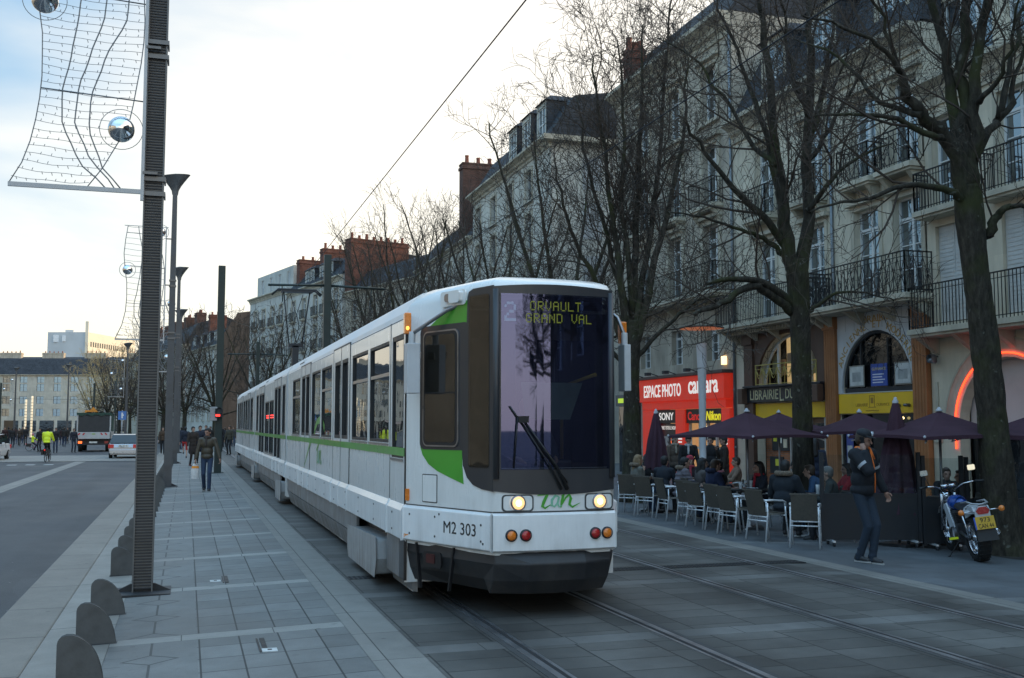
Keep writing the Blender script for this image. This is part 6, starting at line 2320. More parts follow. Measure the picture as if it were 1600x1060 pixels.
# ------------------------------------------------------------------ people
def capsule(mb, p0, p1, r0, r1, n=10, flat=None):
    p0, p1 = V(p0), V(p1)
    t = (p1 - p0)
    if t.length < 1e-5: t = V((0, 0, 1e-3))
    t.normalize()
    a = t.cross(V((0, 0, 1)))
    if a.length < .1: a = t.cross(V((0, 1, 0)))
    a.normalize(); b = t.cross(a)
    rings = []
    for th in (-80, -45, -15): rings.append((p0 + t * r0 * math.sin(R(th)), r0 * math.cos(R(th))))
    for th in (15, 45, 80): rings.append((p1 + t * r1 * math.sin(R(th)), r1 * math.cos(R(th))))
    vs = [c + (a * math.cos(2 * math.pi * j / n) + b * math.sin(2 * math.pi * j / n)) * r for c, r in rings for j in range(n)]
    fs = [(i * n + j, i * n + (j + 1) % n, (i + 1) * n + (j + 1) % n, (i + 1) * n + j) for i in range(5) for j in range(n)]
    fs += [tuple(range(n))[::-1], tuple(5 * n + j for j in range(n))]
    mb.add(vs, fs)


def fuse(mb, name, vox, it=3, mats=(), f=.5):
    """fuse overlapping volumes into one continuous skin"""
    me = mb.mesh('tmp')
    o = D.objects.new('tmp', me); TMP.collection.objects.link(o)
    m = o.modifiers.new('r', 'REMESH'); m.mode = 'VOXEL'; m.voxel_size = vox; m.use_smooth_shade = True
    s = o.modifiers.new('s', 'SMOOTH'); s.iterations = it; s.factor = f
    vl = TMP.view_layers[0]; vl.update(); dg = vl.depsgraph
    res = D.meshes.new_from_object(o.evaluated_get(dg))
    res.name = name
    D.objects.remove(o); D.meshes.remove(me)
    res.materials.clear()
    for k in mats: res.materials.append(k)
    res.polygons.foreach_set('use_smooth', [True] * len(res.polygons))
    return res


def ik(a, t, l1, l2, hint):
    a, t, hint = V(a), V(t), V(hint)
    d = t - a
    L = min(d.length, (l1 + l2) * .999)
    u = d.normalized()
    t2 = a + u * L
    c = (l1 * l1 + L * L - l2 * l2) / (2 * l1 * L)
    c = max(-1, min(1, c))
    h = hint - u * hint.dot(u)
    if h.length < 1e-3: h = V((1, 0, 0)) - u * u.x
    h.normalize()
    return a + u * l1 * c + h * l1 * math.sqrt(1 - c * c), t2


SKIN = M((.36, .21, .15), .55, 0, .1, 12)
SKIN2 = M((.3, .16, .11), .55, 0, .1, 12)
HAIRS = {'black': M((.012, .01, .009), .6, 0, .3, 20), 'brown': M((.05, .03, .018), .6, 0, .3, 18), 'blond': M((.2, .13, .065), .6, 0, .3, 18), 'grey': M((.12, .11, .1), .6, 0, .3, 18)}


def CL(c, r=.85): return M(c, r, 0, .22, 7, .35, 90)


M_JEAN = CL((.02, .035, .07)); M_BLK = CL((.012, .012, .014)); M_NAVY = CL((.012, .018, .04)); M_DKJEAN = CL((.016, .026, .042))
M_SHOE = M((.02, .018, .017), .5, 0, .3, 9); M_SOLE = M((.35, .34, .32), .6)
M_EYE = M((.02, .015, .012), .2)


def hand(mb, w, d, nrm, curl, side, r=1.0, fingers=True):
    """palm and five fingers from the wrist; d = pointing direction, nrm = back of the hand"""
    d, nrm = V(d).normalized(), V(nrm)
    nrm = (nrm - d * nrm.dot(d)).normalized()
    sd = d.cross(nrm) * side            # towards the thumb
    w = V(w)
    rot = Matrix((sd, d, nrm)).transposed()
    mb.ell(w + d * .045, (.04 * r, .055 * r, .017 * r), 10, 7, rot=rot)
    capsule(mb, w - d * .03, w + d * .02, .026, .026)
    if not fingers:
        capsule(mb, w + d * .07, w + d * .14 - nrm * .05 * curl, .028, .018)
        return
    for i, (o, L) in enumerate(((.028, .072), (.009, .08), (-.010, .074), (-.028, .058))):
        a = w + d * .085 + sd * o
        an = R(18 + 50 * curl + i * 5)
        d1 = d * math.cos(an) - nrm * math.sin(an)
        m = a + d1 * L * .52
        an2 = an + R(15 + 55 * curl)
        e = m + (d * math.cos(an2) - nrm * math.sin(an2)) * L * .52
        capsule(mb, a, m, .0095, .0088, 8); capsule(mb, m, e, .0088, .007, 8)
    a = w + d * .025 + sd * .03
    m = a + (d * .55 + sd * .75 - nrm * .25).normalized() * .042
    e = m + (d * .85 + sd * .25 - nrm * .45).normalized() * .034
    capsule(mb, a, m, .0125, .011, 8); capsule(mb, m, e, .011, .0085, 8)


def person(lab, loc, rotz, top, legs, hair='brown', pose='stand', long=False, h=1.0, vox=.014, skin=None, near=False, lh=None, rh=None, lf=None, rf=None,
           lean=(0, .0), head=(0, 0), coat=False, hood=None, scarf=None, hat=None, puffy=0.0, far=False, group=None, shoes=None, bare=False, curlr=.45, curll=.35, hem=None, ph=None, cat='person', hdr=None, hints=None):
    """facing local +Y; head = (yaw, pitch) in degrees"""
    r = thing('person', lab, cat, loc, rotz, group)
    skin = skin or SKIN
    S_ = h
    sit = pose == 'sit'
    P = V((0, 0, .47 + .02)) if sit else V((0, 0, .93))
    if ph is not None: P = V((0, 0, ph))
    up = V((lean[0], lean[1], 1)).normalized()
    chest = P + up * .34
    shl = P + up * .50 + V((-.185, 0, 0)); shr = P + up * .50 + V((.185, 0, 0))
    neck = P + up * .535
    hc = P + up * .535 + V((lean[0] * .15, lean[1] * .15 + .02, .165))
    Hm = Matrix.Rotation(R(head[0]), 3, 'Z') @ Matrix.Rotation(R(head[1]), 3, 'X')
    hipl = P + V((-.09, 0, -.02)); hipr = P + V((.09, 0, -.02))
    if pose == 'stand':
        lf = lf or (-.1, .02, .08); rf = rf or (.1, -.02, .08)
        lh = lh or (-.27, .1, .83); rh = rh or (.27, .1, .83)
    elif pose == 'walk':
        lf = lf or (-.08, .27, .08); rf = rf or (.08, -.26, .13)
        lh = lh or (-.27, -.12, .86); rh = rh or (.27, .22, .9)
    elif sit:
        lf = lf or (-.12, .42, .08); rf = rf or (.12, .4, .08)
        lh = lh or (-.14, .42, .76); rh = rh or (.14, .42, .76)
    kl, lf = ik(hipl, lf, .44, .43, (0, 1, .2)); kr, rf = ik(hipr, rf, .44, .43, (0, 1, .2))
    hints = hints or {}
    el, lh = ik(shl, lh, .29, .27, hints.get(-1, (-.5, -.5, -.6))); er, rh = ik(shr, rh, .29, .27, hints.get(1, (.5, -.5, -.6)))
    sc = lambda mb: [setattr(mb, 'v', [(a * S_, b * S_, c * S_) for a, b, c in mb.v])]
    # --- body: head with face, neck, core, hands in one skin
    mb = MB()
    mb.ell(hc + Hm @ V((0, -.008, .025)), (.076, .096, .1), 14, 10, rot=Hm)
    mb.ell(hc + Hm @ V((0, .018, -.045)), (.056, .072, .075), 12, 8, rot=Hm)
    mb.ell(hc + Hm @ V((0, .06, -.085)), (.026, .026, .024), 8, 6, rot=Hm)
    if not far:
        capsule(mb, hc + Hm @ V((0, .09, .012)), hc + Hm @ V((0, .112, -.028)), .0095, .0145, 8)
        capsule(mb, hc + Hm @ V((-.036, .082, .026)), hc + Hm @ V((.036, .082, .026)), .011, .011, 8)
        capsule(mb, hc + Hm @ V((-.02, .088, -.058)), hc + Hm @ V((.02, .088, -.058)), .0095, .0095, 8)
        for s in (-1, 1): mb.ell(hc + Hm @ V((s * .078, -.005, -.01)), (.01, .02, .032), 8, 6, rot=Hm)
    capsule(mb, neck - up * .06, hc - V((0, 0, .08)), .056, .052)
    capsule(mb, P, neck, .09, .06)
    for s, e, w_ in ((shl, el, lh), (shr, er, rh)):
        capsule(mb, chest + up * .1, s, .05, .045); capsule(mb, s, e, .042, .035); capsule(mb, e, w_, .034, .024)
    for a, k, f_ in ((hipl, kl, lf), (hipr, kr, rf)):
        capsule(mb, P, a, .08, .07); capsule(mb, a, k, .062, .045); capsule(mb, k, f_, .045, .032)
    for w_, e, sd, cu in ((lh, el, -1, curll), (rh, er, 1, curlr)):
        dr = (w_ - e).normalized()
        if hdr and sd in hdr: dr = V(hdr[sd][0]); nn = V(hdr[sd][1])
        else: nn = V((sd * 1.0, -.2, .4))
        hand(mb, w_ + dr * .015, dr, nn, cu, -sd, fingers=not far)
    sc(mb)
    b = place('body', fuse(mb, 'body', vox * (.62 if not far else 1) * S_, 2, [skin]), r)
    if not far:
        mb = MB()
        for s in (-1, 1): mb.ell(hc + Hm @ V((s * .033, .086, .004)), (.012, .008, .007), 8, 6, rot=Hm)
        sc(mb); mb.build('eyes', M_EYE, b)
    # --- trousers
    mb = MB()
    mb.ell(P + V((0, -.005, .0)), (.155, .12, .13), 12, 8)
    for a, k, f_ in ((hipl, kl, lf), (hipr, kr, rf)):
        capsule(mb, a, k, .088, .064)
        capsule(mb, k, f_ + V((0, 0, -.03)) if not bare else k, .064, .052)
        if not bare and not far:
            for q in range(3): mb.ell(k.lerp(f_, .55 + .2 * q), (.062, .064, .02), 10, 5)
    sc(mb)
    place('trousers', fuse(mb, 'trousers', vox * S_, 3, [legs]), r)
    # --- shoes
    for f_ in (lf, rf):
        mb = MB()
        capsule(mb, f_ + V((0, -.03, -.03)), f_ + V((0, .13, -.048)), .043, .034)
        capsule(mb, f_ + V((0, -.01, .0)), f_ + V((0, .05, -.03)), .045, .04)
        sc(mb)
        sh = place('shoe', fuse(mb, 'shoe', .012 * S_, 2, [shoes or M_SHOE]), r)
        if not far:
            mb = MB(); mb.prism([(f_.x + .042 * math.cos(t) * (1.05 if math.sin(t) > 0 else .9), f_.y + .05 + .13 * math.sin(t)) for t in [k * math.pi / 8 for k in range(16)]], lambda x, y, z: V((x * S_, y * S_, z * S_)), f_.z - .083, f_.z - .062)
            mb.build('sole', M_SOLE, sh)
    # --- jacket
    mb = MB()
    pf = puffy
    mb.ell(chest + up * .05, (.185 + pf, .125 + pf, .2), 14, 10)
    mb.ell(P + up * .17, (.165 + pf, .125 + pf, .17), 14, 10)
    capsule(mb, shl + V((.02, 0, 0)), shr - V((.02, 0, 0)), .075 + pf, .075 + pf)
    mb.ell(P + up * .03, (.172 + pf, .138 + pf, .11 if not sit else .08), 12, 8)
    if coat and not sit:
        capsule(mb, P + V((-.05, 0, -.1)), P + V((-.06, 0, -.28)), .13, .14); capsule(mb, P + V((.05, 0, -.1)), P + V((.06, 0, -.28)), .13, .14)
    for s, e, w_ in ((shl, el, lh), (shr, er, rh)):
        capsule(mb, s, e, .068 + pf, .058 + pf); capsule(mb, e, w_ - (w_ - e).normalized() * .03, .057 + pf, .045 + pf * .6)
        if not far:
            mb.ell(e, (.062 + pf, .062 + pf, .05), 8, 6)
            if pf > .021:
                for q in range(4): mb.ell(s.lerp(e, .15 + .28 * q), (.085 + pf, .085 + pf, .035), 10, 5)
    capsule(mb, neck - up * .05, neck + up * .02, .085, .078)
    if pf > .021:
        for q in range(5): mb.ell(P + up * (.05 + .1 * q), (.2 + pf, .15 + pf, .045), 14, 6)
    sc(mb)
    place('jacket', fuse(mb, 'jacket', vox * S_, 3, [top]), r)
    # --- hair / hat
    hm = HAIRS[hair]
    mb = MB()
    mb.ell(hc + Hm @ V((0, -.022, .038)), (.087, .1, .1), 14, 9, rot=Hm)
    mb.ell(hc + Hm @ V((0, -.05, -.005)), (.08, .065, .085), 12, 8, rot=Hm)
    mb.ell(hc + Hm @ V((0, .052, .088)), (.06, .04, .03), 10, 6, rot=Hm)
    if long:
        for s in (-1, 1): capsule(mb, hc + Hm @ V((s * .072, -.02, .0)), hc + Hm @ V((s * .085, -.02, -.2)), .034, .04)
        capsule(mb, hc + Hm @ V((0, -.08, .0)), hc + Hm @ V((0, -.1, -.24)), .06, .075)
    sc(mb)
    place('hair', fuse(mb, 'hair', vox * .9 * S_, 2, [hm]), r)
    if hat:
        mb = MB()
        mb.ell(hc + Hm @ V((0, -.012, .06)), (.098, .112, .088), 14, 8, rot=Hm)
        sc(mb); place('hat', fuse(mb, 'hat', vox * .9 * S_, 2, [hat]), r)
    if hood:
        mb = MB()
        for k in range(9):
            a = R(-200 + k * 27.5)
            mb.ell(neck + V((.12 * math.cos(a), -.02 + .085 * math.sin(a) - .03, .02 + .05 * (1 if math.sin(a) < 0 else 0))), (.052, .05, .05), 8, 6)
        sc(mb); place('hood', fuse(mb, 'hood', vox * S_, 2, [hood]), r)
    if scarf:
        mb = MB()
        for k in range(12):
            a = k * math.pi / 6
            mb.ell(neck + V((.08 * math.cos(a), .02 + .075 * math.sin(a), .035)), (.034, .034, .04), 8, 6)
        capsule(mb, neck + V((.02, .1, 0)), chest + V((.03, .14, 0)), .03, .03)
        sc(mb); place('scarf', fuse(mb, 'scarf', vox * .9 * S_, 2, [scarf]), r)
    r['_j'] = 0
    del r['_j']
    return r, dict(hc=hc * S_, Hm=Hm, P=P * S_, chest=chest * S_, lh=lh * S_, rh=rh * S_, el=el * S_, er=er * S_, shl=shl * S_, shr=shr * S_, neck=neck * S_)


RT_, LT_, AW_, TW_ = R(-107), R(73), R(-26), R(155)

# -- man on the telephone
pm = g_ = gp(1345, 14.12)
man, J = person('man in dark jacket and black cap walking past the terrace with a phone', pm, R(200), CL((.008, .0095, .014)), M_DKJEAN, 'brown', 'walk', h=1.01, vox=.011, near=True,
                lf=(-.01, .11, .08), rf=(.045, -.05, .09), rh=(.125, .13, 1.475), lh=(-.36, .1, .93), hints={1: (.2, .1, -1)}, head=(14, -14), lean=(0, .03), curlr=.75, curll=.3,
                hdr={1: ((-.1, -.42, .9), (.9, .35, .1))}, shoes=M((.03, .03, .032), .5), puffy=.02, skin=SKIN2)
hc, Hm = J['hc'], J['Hm']
mb = MB()
mb.ell(hc + Hm @ V((0, -.012, .075)), (.094, .108, .075), 20, 10, rot=Hm)
for i in range(13):
    pass
vs = []
for k in range(13):
    a = R(20 + 140 * k / 12)
    for rr, dz in ((1.0, 0), (1.62, -.012)):
        vs.append(hc + Hm @ V((.09 * math.cos(a) * (1 if rr == 1 else .95), .1 * math.sin(a) * rr, .06 + dz)))
mb.add(vs, [(2 * k, 2 * k + 1, 2 * k + 3, 2 * k + 2) for k in range(12)])
mb.add([v + V((0, 0, .006)) for v in vs], [(2 * k, 2 * k + 1, 2 * k + 3, 2 * k + 2) for k in range(12)])
cap = mb.build('cap', M((.008, .009, .013), .7, 0, .1, 9), man)
text_part('cap_emblem', 'P', M((.6, .62, .66), .6), man, frame(hc + Hm @ V((-.012, .092, .1)), Hm @ V((-1, 0, 0)), Hm @ V((0, -.25, 1))), h=.062, depth=.012, bold=.02)
mb = MB()
ph_ = J['rh'] + V((-.035, -.05, .12))
mb.box(-.035, .035, -.006, .006, -.07, .07)
phn = mb.build('phone', M((.015, .015, .017), .25, 0, .05, 4), None)
tag(phn, 'small dark mobile phone held against the ear of the man in the cap', 'phone')
ml = Matrix.Translation(man.location) @ Matrix.Rotation(R(200), 4, 'Z')
phn.matrix_world = ml @ Matrix.Translation(ph_) @ Matrix.Rotation(R(75), 4, 'Z') @ Matrix.Rotation(R(12), 4, 'X')
M_ORG = M((.75, .16, .015), .6, 0, .15, 9)
mb = MB()
c0 = J['P'] + V((-.03, .17, .0)); c1 = J['chest'] + V((-.015, .165, .02)); c2 = J['neck'] + V((-.03, .095, .02))
mb.tube([c0, (c0 + c1) / 2 + V((0, .012, 0)), c1, c2], .008, 5)
mb.tube([c2 + V((0, 0, .03)), J['chest'] + V((-.075, .135, .1))], .011, 5)
mb.build('orange_zip', M_ORG, man)
mb = MB()
for k in range(13):
    a = R(-210 + k * 20)
    mb.ell(J['neck'] + V((.088 * math.cos(a), .0 + .075 * math.sin(a), .045)), (.03, .03, .035), 8, 6)
place('orange_collar', fuse(mb, 'orange_collar', .012, 2, [M_ORG]), man)
mb = MB()
for a, b in ((J['shr'], J['er']), (J['shl'], J['el'])):
    m = a.lerp(b, .62); t = (b - a).normalized()
    mb.tube([m - t * .02, m + t * .02], [.086, .084], 14, caps=False)
mb.build('reflective_bands', M((.35, .36, .38), .4), man)

# -- man walking towards the camera on the pavement
wl = gp(325, 28.9)
wm, J = person('man in brown leather jacket and jeans walking towards the camera on the pavement', wl, R(172), M((.05, .038, .022), .5, 0, .3, 8, .2, 60), M_JEAN, 'black', 'walk', h=.99, vox=.013, near=True,
               lf=(-.09, .2, .08), rf=(.08, -.12, .1), rh=(.3, .08, .86), lh=(-.36, .12, .88), head=(-25, -8), skin=SKIN2, scarf=CL((.04, .03, .025)))
bp = V(wl) + Matrix.Rotation(R(172), 3, 'Z') @ (J['rh'] + V((.01, .02, -.06)))
mb = MB()
def bagf(u, v):
    a = 2 * math.pi * u
    w_ = .05 + .045 * min(1, v * 2.5)
    return V((w_ * math.cos(a) * (1.1 + .08 * math.sin(7 * a + v * 9)), w_ * .45 * math.sin(a), -.05 - .42 * v))
mb.grid(bagf, 18, 10)
mb.tube([(-.03, 0, -.06), (-.02, 0, .03), (.02, 0, .03), (.03, 0, -.06)], .008, 5)
bag = mb.build('body', M((.6, .58, .56), .5, 0, .15, 6), None)
rb = thing('carrier_bag', 'white plastic carrier bag with orange print in the walking man\'s hand', 'bag', bp, 0)
bag.parent = rb
mb = MB()
mb.grid(lambda u, v: bagf(u, .16 + v * .16) * 1.0 + V((0, 0, 0)) + V((.004 * math.cos(2 * math.pi * u), .004 * math.sin(2 * math.pi * u), 0)), 18, 4)
mb.build('orange_print', M((.75, .25, .02), .5), rb)

# ------------------------------------------------------------------ terrace furniture
M_WEAVE = M((.085, .072, .056), .65, 0, .2, 30, .5, 150)
M_ALU = M((.78, .79, .8), .3, .45, .1, 8)


def make_chair():
    r = thing('terrace_chair', '', 'chair', (0, 0, 0), 0, 'aluminium terrace chairs with dark woven seats')
    w = .205
    mb = MB(); mb.grid(lambda u, v: V((-w + .02 + (2 * w - .04) * u, -.2 + .43 * v, .42 + .02 * v - .012 * math.sin(math.pi * u))), 6, 6)
    mb.box(-w + .02, w - .02, .2, .24, .42, .45)
    mb.build('seat', M_WEAVE, r)
    mb = MB()
    mb.grid(lambda u, v: V((-w + .015 + (2 * w - .03) * u, -.21 - .1 * v - .02 * math.sin(math.pi * u), .42 + .39 * v)), 6, 6)
    mb.grid(lambda u, v: V((-w + .015 + (2 * w - .03) * u, -.225 - .1 * v - .02 * math.sin(math.pi * u), .42 + .39 * v)), 6, 6)
    mb.beam((-w, -.325, .815), (w, -.325, .815), .025, .025)
    mb.build('backrest', M_WEAVE, r)
    for s in (-1, 1):
        mb = MB(); mb.tube([(s * w, -.205, .62), (s * w, -.2, .44), (s * (w + .015), -.27, .0)], .014, 8); mb.build('leg', M_ALU, r)
        mb = MB(); mb.tube([(s * (w + .01), .25, 0), (s * w, .2, .44), (s * w, .19, .6)], .014, 8); mb.build('leg', M_ALU, r)
        mb = MB(); mb.tube([(s * w, -.27, .66), (s * (w + .01), -.1, .66), (s * (w + .015), .12, .645), (s * (w + .012), .19, .62), (s * w, .19, .56)], .015, 8); mb.build('armrest', M_ALU, r)
    mb = MB(); mb.tube([(-w, -.215, .4), (w, -.215, .4)], .011, 6); mb.tube([(-w, -.225, .335), (w, -.225, .335)], .011, 6); mb.build('stretcher', M_ALU, r)
    mb = MB(); mb.tube([(-w, .2, .41), (w, .2, .41)], .011, 6); mb.build('front_rail', M_ALU, r)
    return r


ch0 = make_chair()
used = [False]


def chair(u, d, rz, lab):
    p = gp(u, d)
    if not used[0]:
        used[0] = True
        ch0.location = p; ch0.rotation_euler = (0, 0, rz); ch0['label'] = lab
        return ch0
    return dup(ch0, p, rz, lab)


# the row along the tram track, seen from behind
row = [(985, 22.0, -24, 'empty-backed terrace chair nearest the tram, under the woman with long fair hair'), (1015, 21.2, -44, 'terrace chair second from the tram, behind the person in navy'),
       (1050, 20.5, -72, 'terrace chair turned sideways under the grey puffer jacket'), (1083, 19.7, -36, 'terrace chair just left of the navy-hooded man, in the front row'),
       (1099, 18.9, -50, 'terrace chair overlapping its left neighbour below the navy-hooded man'), (1130, 18.4, -54, 'terrace chair left of a close pair in the middle of the row'),
       (1150, 17.7, -52, 'terrace chair right of a close pair in the middle of the row'), (1196, 16.8, -42, 'terrace chair behind the man with the fur-trimmed hood'),
       (1255, 16.0, -27, 'terrace chair next to the dark windbreak, at the right end of the row')]
for (u, d, a, lb), rel in zip(row, (16, 34, 62, 38, 46, 50, 48, 44, 3)): chair(u, d, -(YAW + math.atan((u - 800) / F_)) - R(rel), lb)
M_TTOP = M((.03, .028, .028), .35, 0, .15, 6)


def make_table():
    r = thing('terrace_table', '', 'table', (0, 0, 0), 0, 'round terrace tables')
    mb = MB(); mb.lathe([(0, .705), (.34, .705), (.35, .715), (.35, .725), (.34, .735), (0, .735)], 28); mb.build('table_top', M_TTOP, r)
    mb = MB(); mb.lathe([(.035, .02), (.03, .7)], 12); mb.build('column', M_ALU, r)
    mb = MB()
    for k in range(4):
        a = k * math.pi / 2 + .4
        mb.beam((0, 0, .04), (.26 * math.cos(a), .26 * math.sin(a), .02), .05, .025)
    mb.build('base', M_ALU, r)
    return r


tb = None
tabs = {}
for k, u, d, lb in (('a', 1012, 22.9, 'terrace table with a white cup beside the woman with fair hair'), ('b', 1080, 21.7, 'terrace table between the grey puffer jacket and the red beanie'),
                    ('c', 1120, 20.6, 'terrace table between the navy-hooded man and the person in black'), ('d', 1168, 18.9, 'terrace table with a yellow drink in front of the woman with the red scarf'),
                    ('e', 1262, 17.6, 'terrace table with a glass of beer by the windbreak'), ('f', 1330, 19.2, 'terrace table behind the windbreak with a person in red'), ('g', 1478, 18.2, 'terrace table behind the windbreak near the motorcycle')):
    p = gp(u, d)
    if tb is None:
        tb = make_table(); tb.location = p; tb['label'] = lb; o = tb
    else: o = dup(tb, p, random.random(), lb)
    tabs[k] = p


def glass_of(p, dx, dy, lab, col, hh=.15, rr=.033, cat='glass'):
    r = thing('drinking_glass' if cat == 'glass' else 'cup', lab, cat, V(p) + V((dx, dy, .737)))
    mb = MB(); mb.lathe([(0, .004), (rr * .8, .004), (rr * .9, hh * .5), (rr, hh * .82), (0, hh * .82)], 14); mb.build('drink', M(col, .25, 0, .05, 9, spec=.6), r)
    mb = MB(); mb.lathe([(rr * .8, 0), (rr * .96, hh * .5), (rr * 1.1, hh), (rr * 1.02, hh), (rr * 1.0, hh * .83)], 14); mb.build('rim', M((.5, .5, .5), .15, 0, .05, 9), r)
    return r


glass_of(tabs['e'], .1, -.1, 'glass of amber beer on the table by the windbreak', (.55, .2, .02))
glass_of(tabs['e'], -.12, .12, 'small clear glass beside the beer', (.2, .2, .2), .13)
glass_of(tabs['d'], -.22, -.1, 'glass of yellow juice on the terrace table', (.6, .5, .02), .12)
glass_of(tabs['d'], .1, .1, 'glass of red drink near the woman with the red scarf', (.4, .05, .05), .13)
glass_of(tabs['a'], .05, -.15, 'white cup on the table beside the woman with fair hair', (.5, .52, .55), .09, .045, 'cup')
for k, lb, dx, dy in (('d', 'crumpled white paper on the table left of the red scarf', 0, .18), ('e', 'white paper slip on the table by the beer', .22, .0)):
    mb = MB(); rnd = random.Random(len(lb))
    mb.grid(lambda u, v: V((.12 * (u - .5), .1 * (v - .5), .03 + .035 * rnd.random())), 5, 5)
    tag(mb.build('paper_napkin', M((.6, .6, .62), .7), None, None, V(tabs[k]) + V((dx, dy, .737))), lb, 'napkin')
mb = MB(); mb.lathe([(0, 0), (.1, .004), (.12, .018)], 20); tag(mb.build('saucer', M((.6, .6, .62), .3), None, None, V(tabs['d']) + V((-.05, -.2, .738))), 'white saucer on the table with the yellow juice', 'plate')

# ---- seated and standing guests
FUR = M((.16, .12, .085), .95, 0, .4, 40, .8, 160)
GR = 'guests seated on the cafe terrace'
hs_ = .93
kk = dict(pose='sit', h=hs_, vox=.0145, group=GR)


def guest(u, d, rz, lab, top, legs=M_BLK, own_chair=True, **k):
    p = gp(u, d)
    q = dict(kk); q.update(k)
    if own_chair:
        c = dup(ch0, V((p.x + .1 * math.sin(rz) * 0, p.y, p.z)), rz, 'terrace chair under the ' + lab.split(',')[0].replace('seated ', ''))
    return person(lab, p, rz, top, legs, **q)


guest(991, 22.25, RT_ + .35, 'woman with long fair hair in a grey-green coat', CL((.13, .125, .105)), M_JEAN, False, hair='blond', long=True, hood=FUR, rh=(.05, .2, .95), lean=(0, .12))
guest(1010, 23.7, TW_ + .6, 'dark-haired guest half hidden behind the woman with fair hair', M_BLK, hair='black', long=True)
guest(1034, 22.0, R(-50), 'person in dark navy seen from behind beside the closed parasol', CL((.012, .016, .024)), M_BLK, False, hair='black', lean=(0, .18))
guest(1061, 21.2, RT_ + .1, 'dark-haired man in a mauve-grey puffer jacket', CL((.125, .11, .125)), M_JEAN, False, hair='black', puffy=.025, lean=(0, .16), hood=FUR)
guest(1077, 23.4, TW_ + .3, 'guest wearing a red beanie and scarf', CL((.03, .02, .025)), hair='black', hat=CL((.35, .03, .05)), scarf=CL((.35, .04, .06)))
guest(1090, 21.0, RT_ + .25, 'guest in a brown-grey jacket raising one hand', CL((.085, .072, .068)), M_JEAN, hair='black', long=True, lean=(0, .14), lh=(-.1, .33, 1.05))
guest(1107, 19.9, RT_ + .3, 'man in a navy hooded jacket leaning forward', CL((.014, .022, .06)), M_DKJEAN, False, hair='brown', lean=(0, .2), hood=CL((.014, .02, .05)), puffy=.012)
guest(1133, 20.3, LT_ - .2, 'person in black facing the navy-hooded man', CL((.006, .006, .007)), hair='black', lean=(0, .22), scarf=CL((.45, .16, .2)))
guest(1150, 24.0, LT_, 'guest in a beige top in the background between two parasol poles', CL((.2, .13, .09)), hair='brown')
guest(1190, 19.2, LT_ + .2, 'woman with long dark hair and a red scarf', CL((.014, .016, .026)), hair='black', long=True, scarf=CL((.4, .015, .03)), lean=(0, .1))
guest(1221, 17.4, R(-52), 'man seen from behind in a dark coat with fur-trimmed hood', CL((.01, .014, .02)), M_BLK, False, hair='black', hood=FUR, lean=(0, .2), puffy=.02, h=.98)
guest(1240, 20.8, TW_, 'guest in dark clothes in front of the tree trunk', M_BLK, hair='black')
guest(1283, 18.9, LT_ - .4, 'guest in a denim blue top bending over the beer table', CL((.03, .07, .14)), M_JEAN, hair='brown', lean=(0, .35))
guest(1304, 17.2, LT_ - .3, 'grey-haired man in a dark green-black coat behind the windbreak glass', CL((.02, .024, .022)), hair='grey', lean=(0, .2))
guest(1322, 20.2, LT_, 'guest in a bright red top glimpsed behind the windbreak', CL((.45, .02, .035)), hair='black', long=True)
guest(1476, 19.0, TW_, 'dim guest behind the windbreak left of the motorcycle mirror', M_BLK, hair='brown')
guest(1500, 17.6, LT_, 'dim long-haired guest behind the windbreak beside the motorcycle', CL((.02, .018, .018)), hair='brown', long=True)
GS = 'people standing by the photo shop'
ks = dict(pose='stand', vox=.016, group=GS, h=.97)
for u, d, rz, lb, top, k in ((1054, 27.5, TW_ + .5, 'person with dark hair and beige scarf standing before the red shop window', CL((.12, .09, .07)), dict(hair='brown', scarf=CL((.3, .26, .2)))),
                             (1075, 27.0, TW_ + .2, 'person in a black jacket over a white shirt looking down before the red shop', CL((.012, .012, .014)), dict(hair='black', head=(0, -25), scarf=CL((.45, .45, .45)))),
                             (1110, 28.5, TW_ - .3, 'person in dark clothes standing just right of the white lamp column', M_BLK, dict(hair='black')),
                             (1131, 27.5, LT_, 'person in a long dark brown coat standing in profile before the red shop', CL((.03, .02, .014)), dict(hair='black', coat=True, rh=(.05, .2, 1.4))),
                             (1272, 23.0, AW_, 'long-haired person in navy standing by the bookshop pillar', M_NAVY, dict(hair='black', long=True))):
    q = dict(ks); q.update(k)
    person(lb, gp(u, d), rz, top, M_BLK, **q)

# ---- parasols
M_PLUM = M((.062, .033, .045), .95, 0, .16, 2.2, .3, 120, spec=.1)
M_POLEA = M((.3, .3, .31), .35, .6, .1, 5)


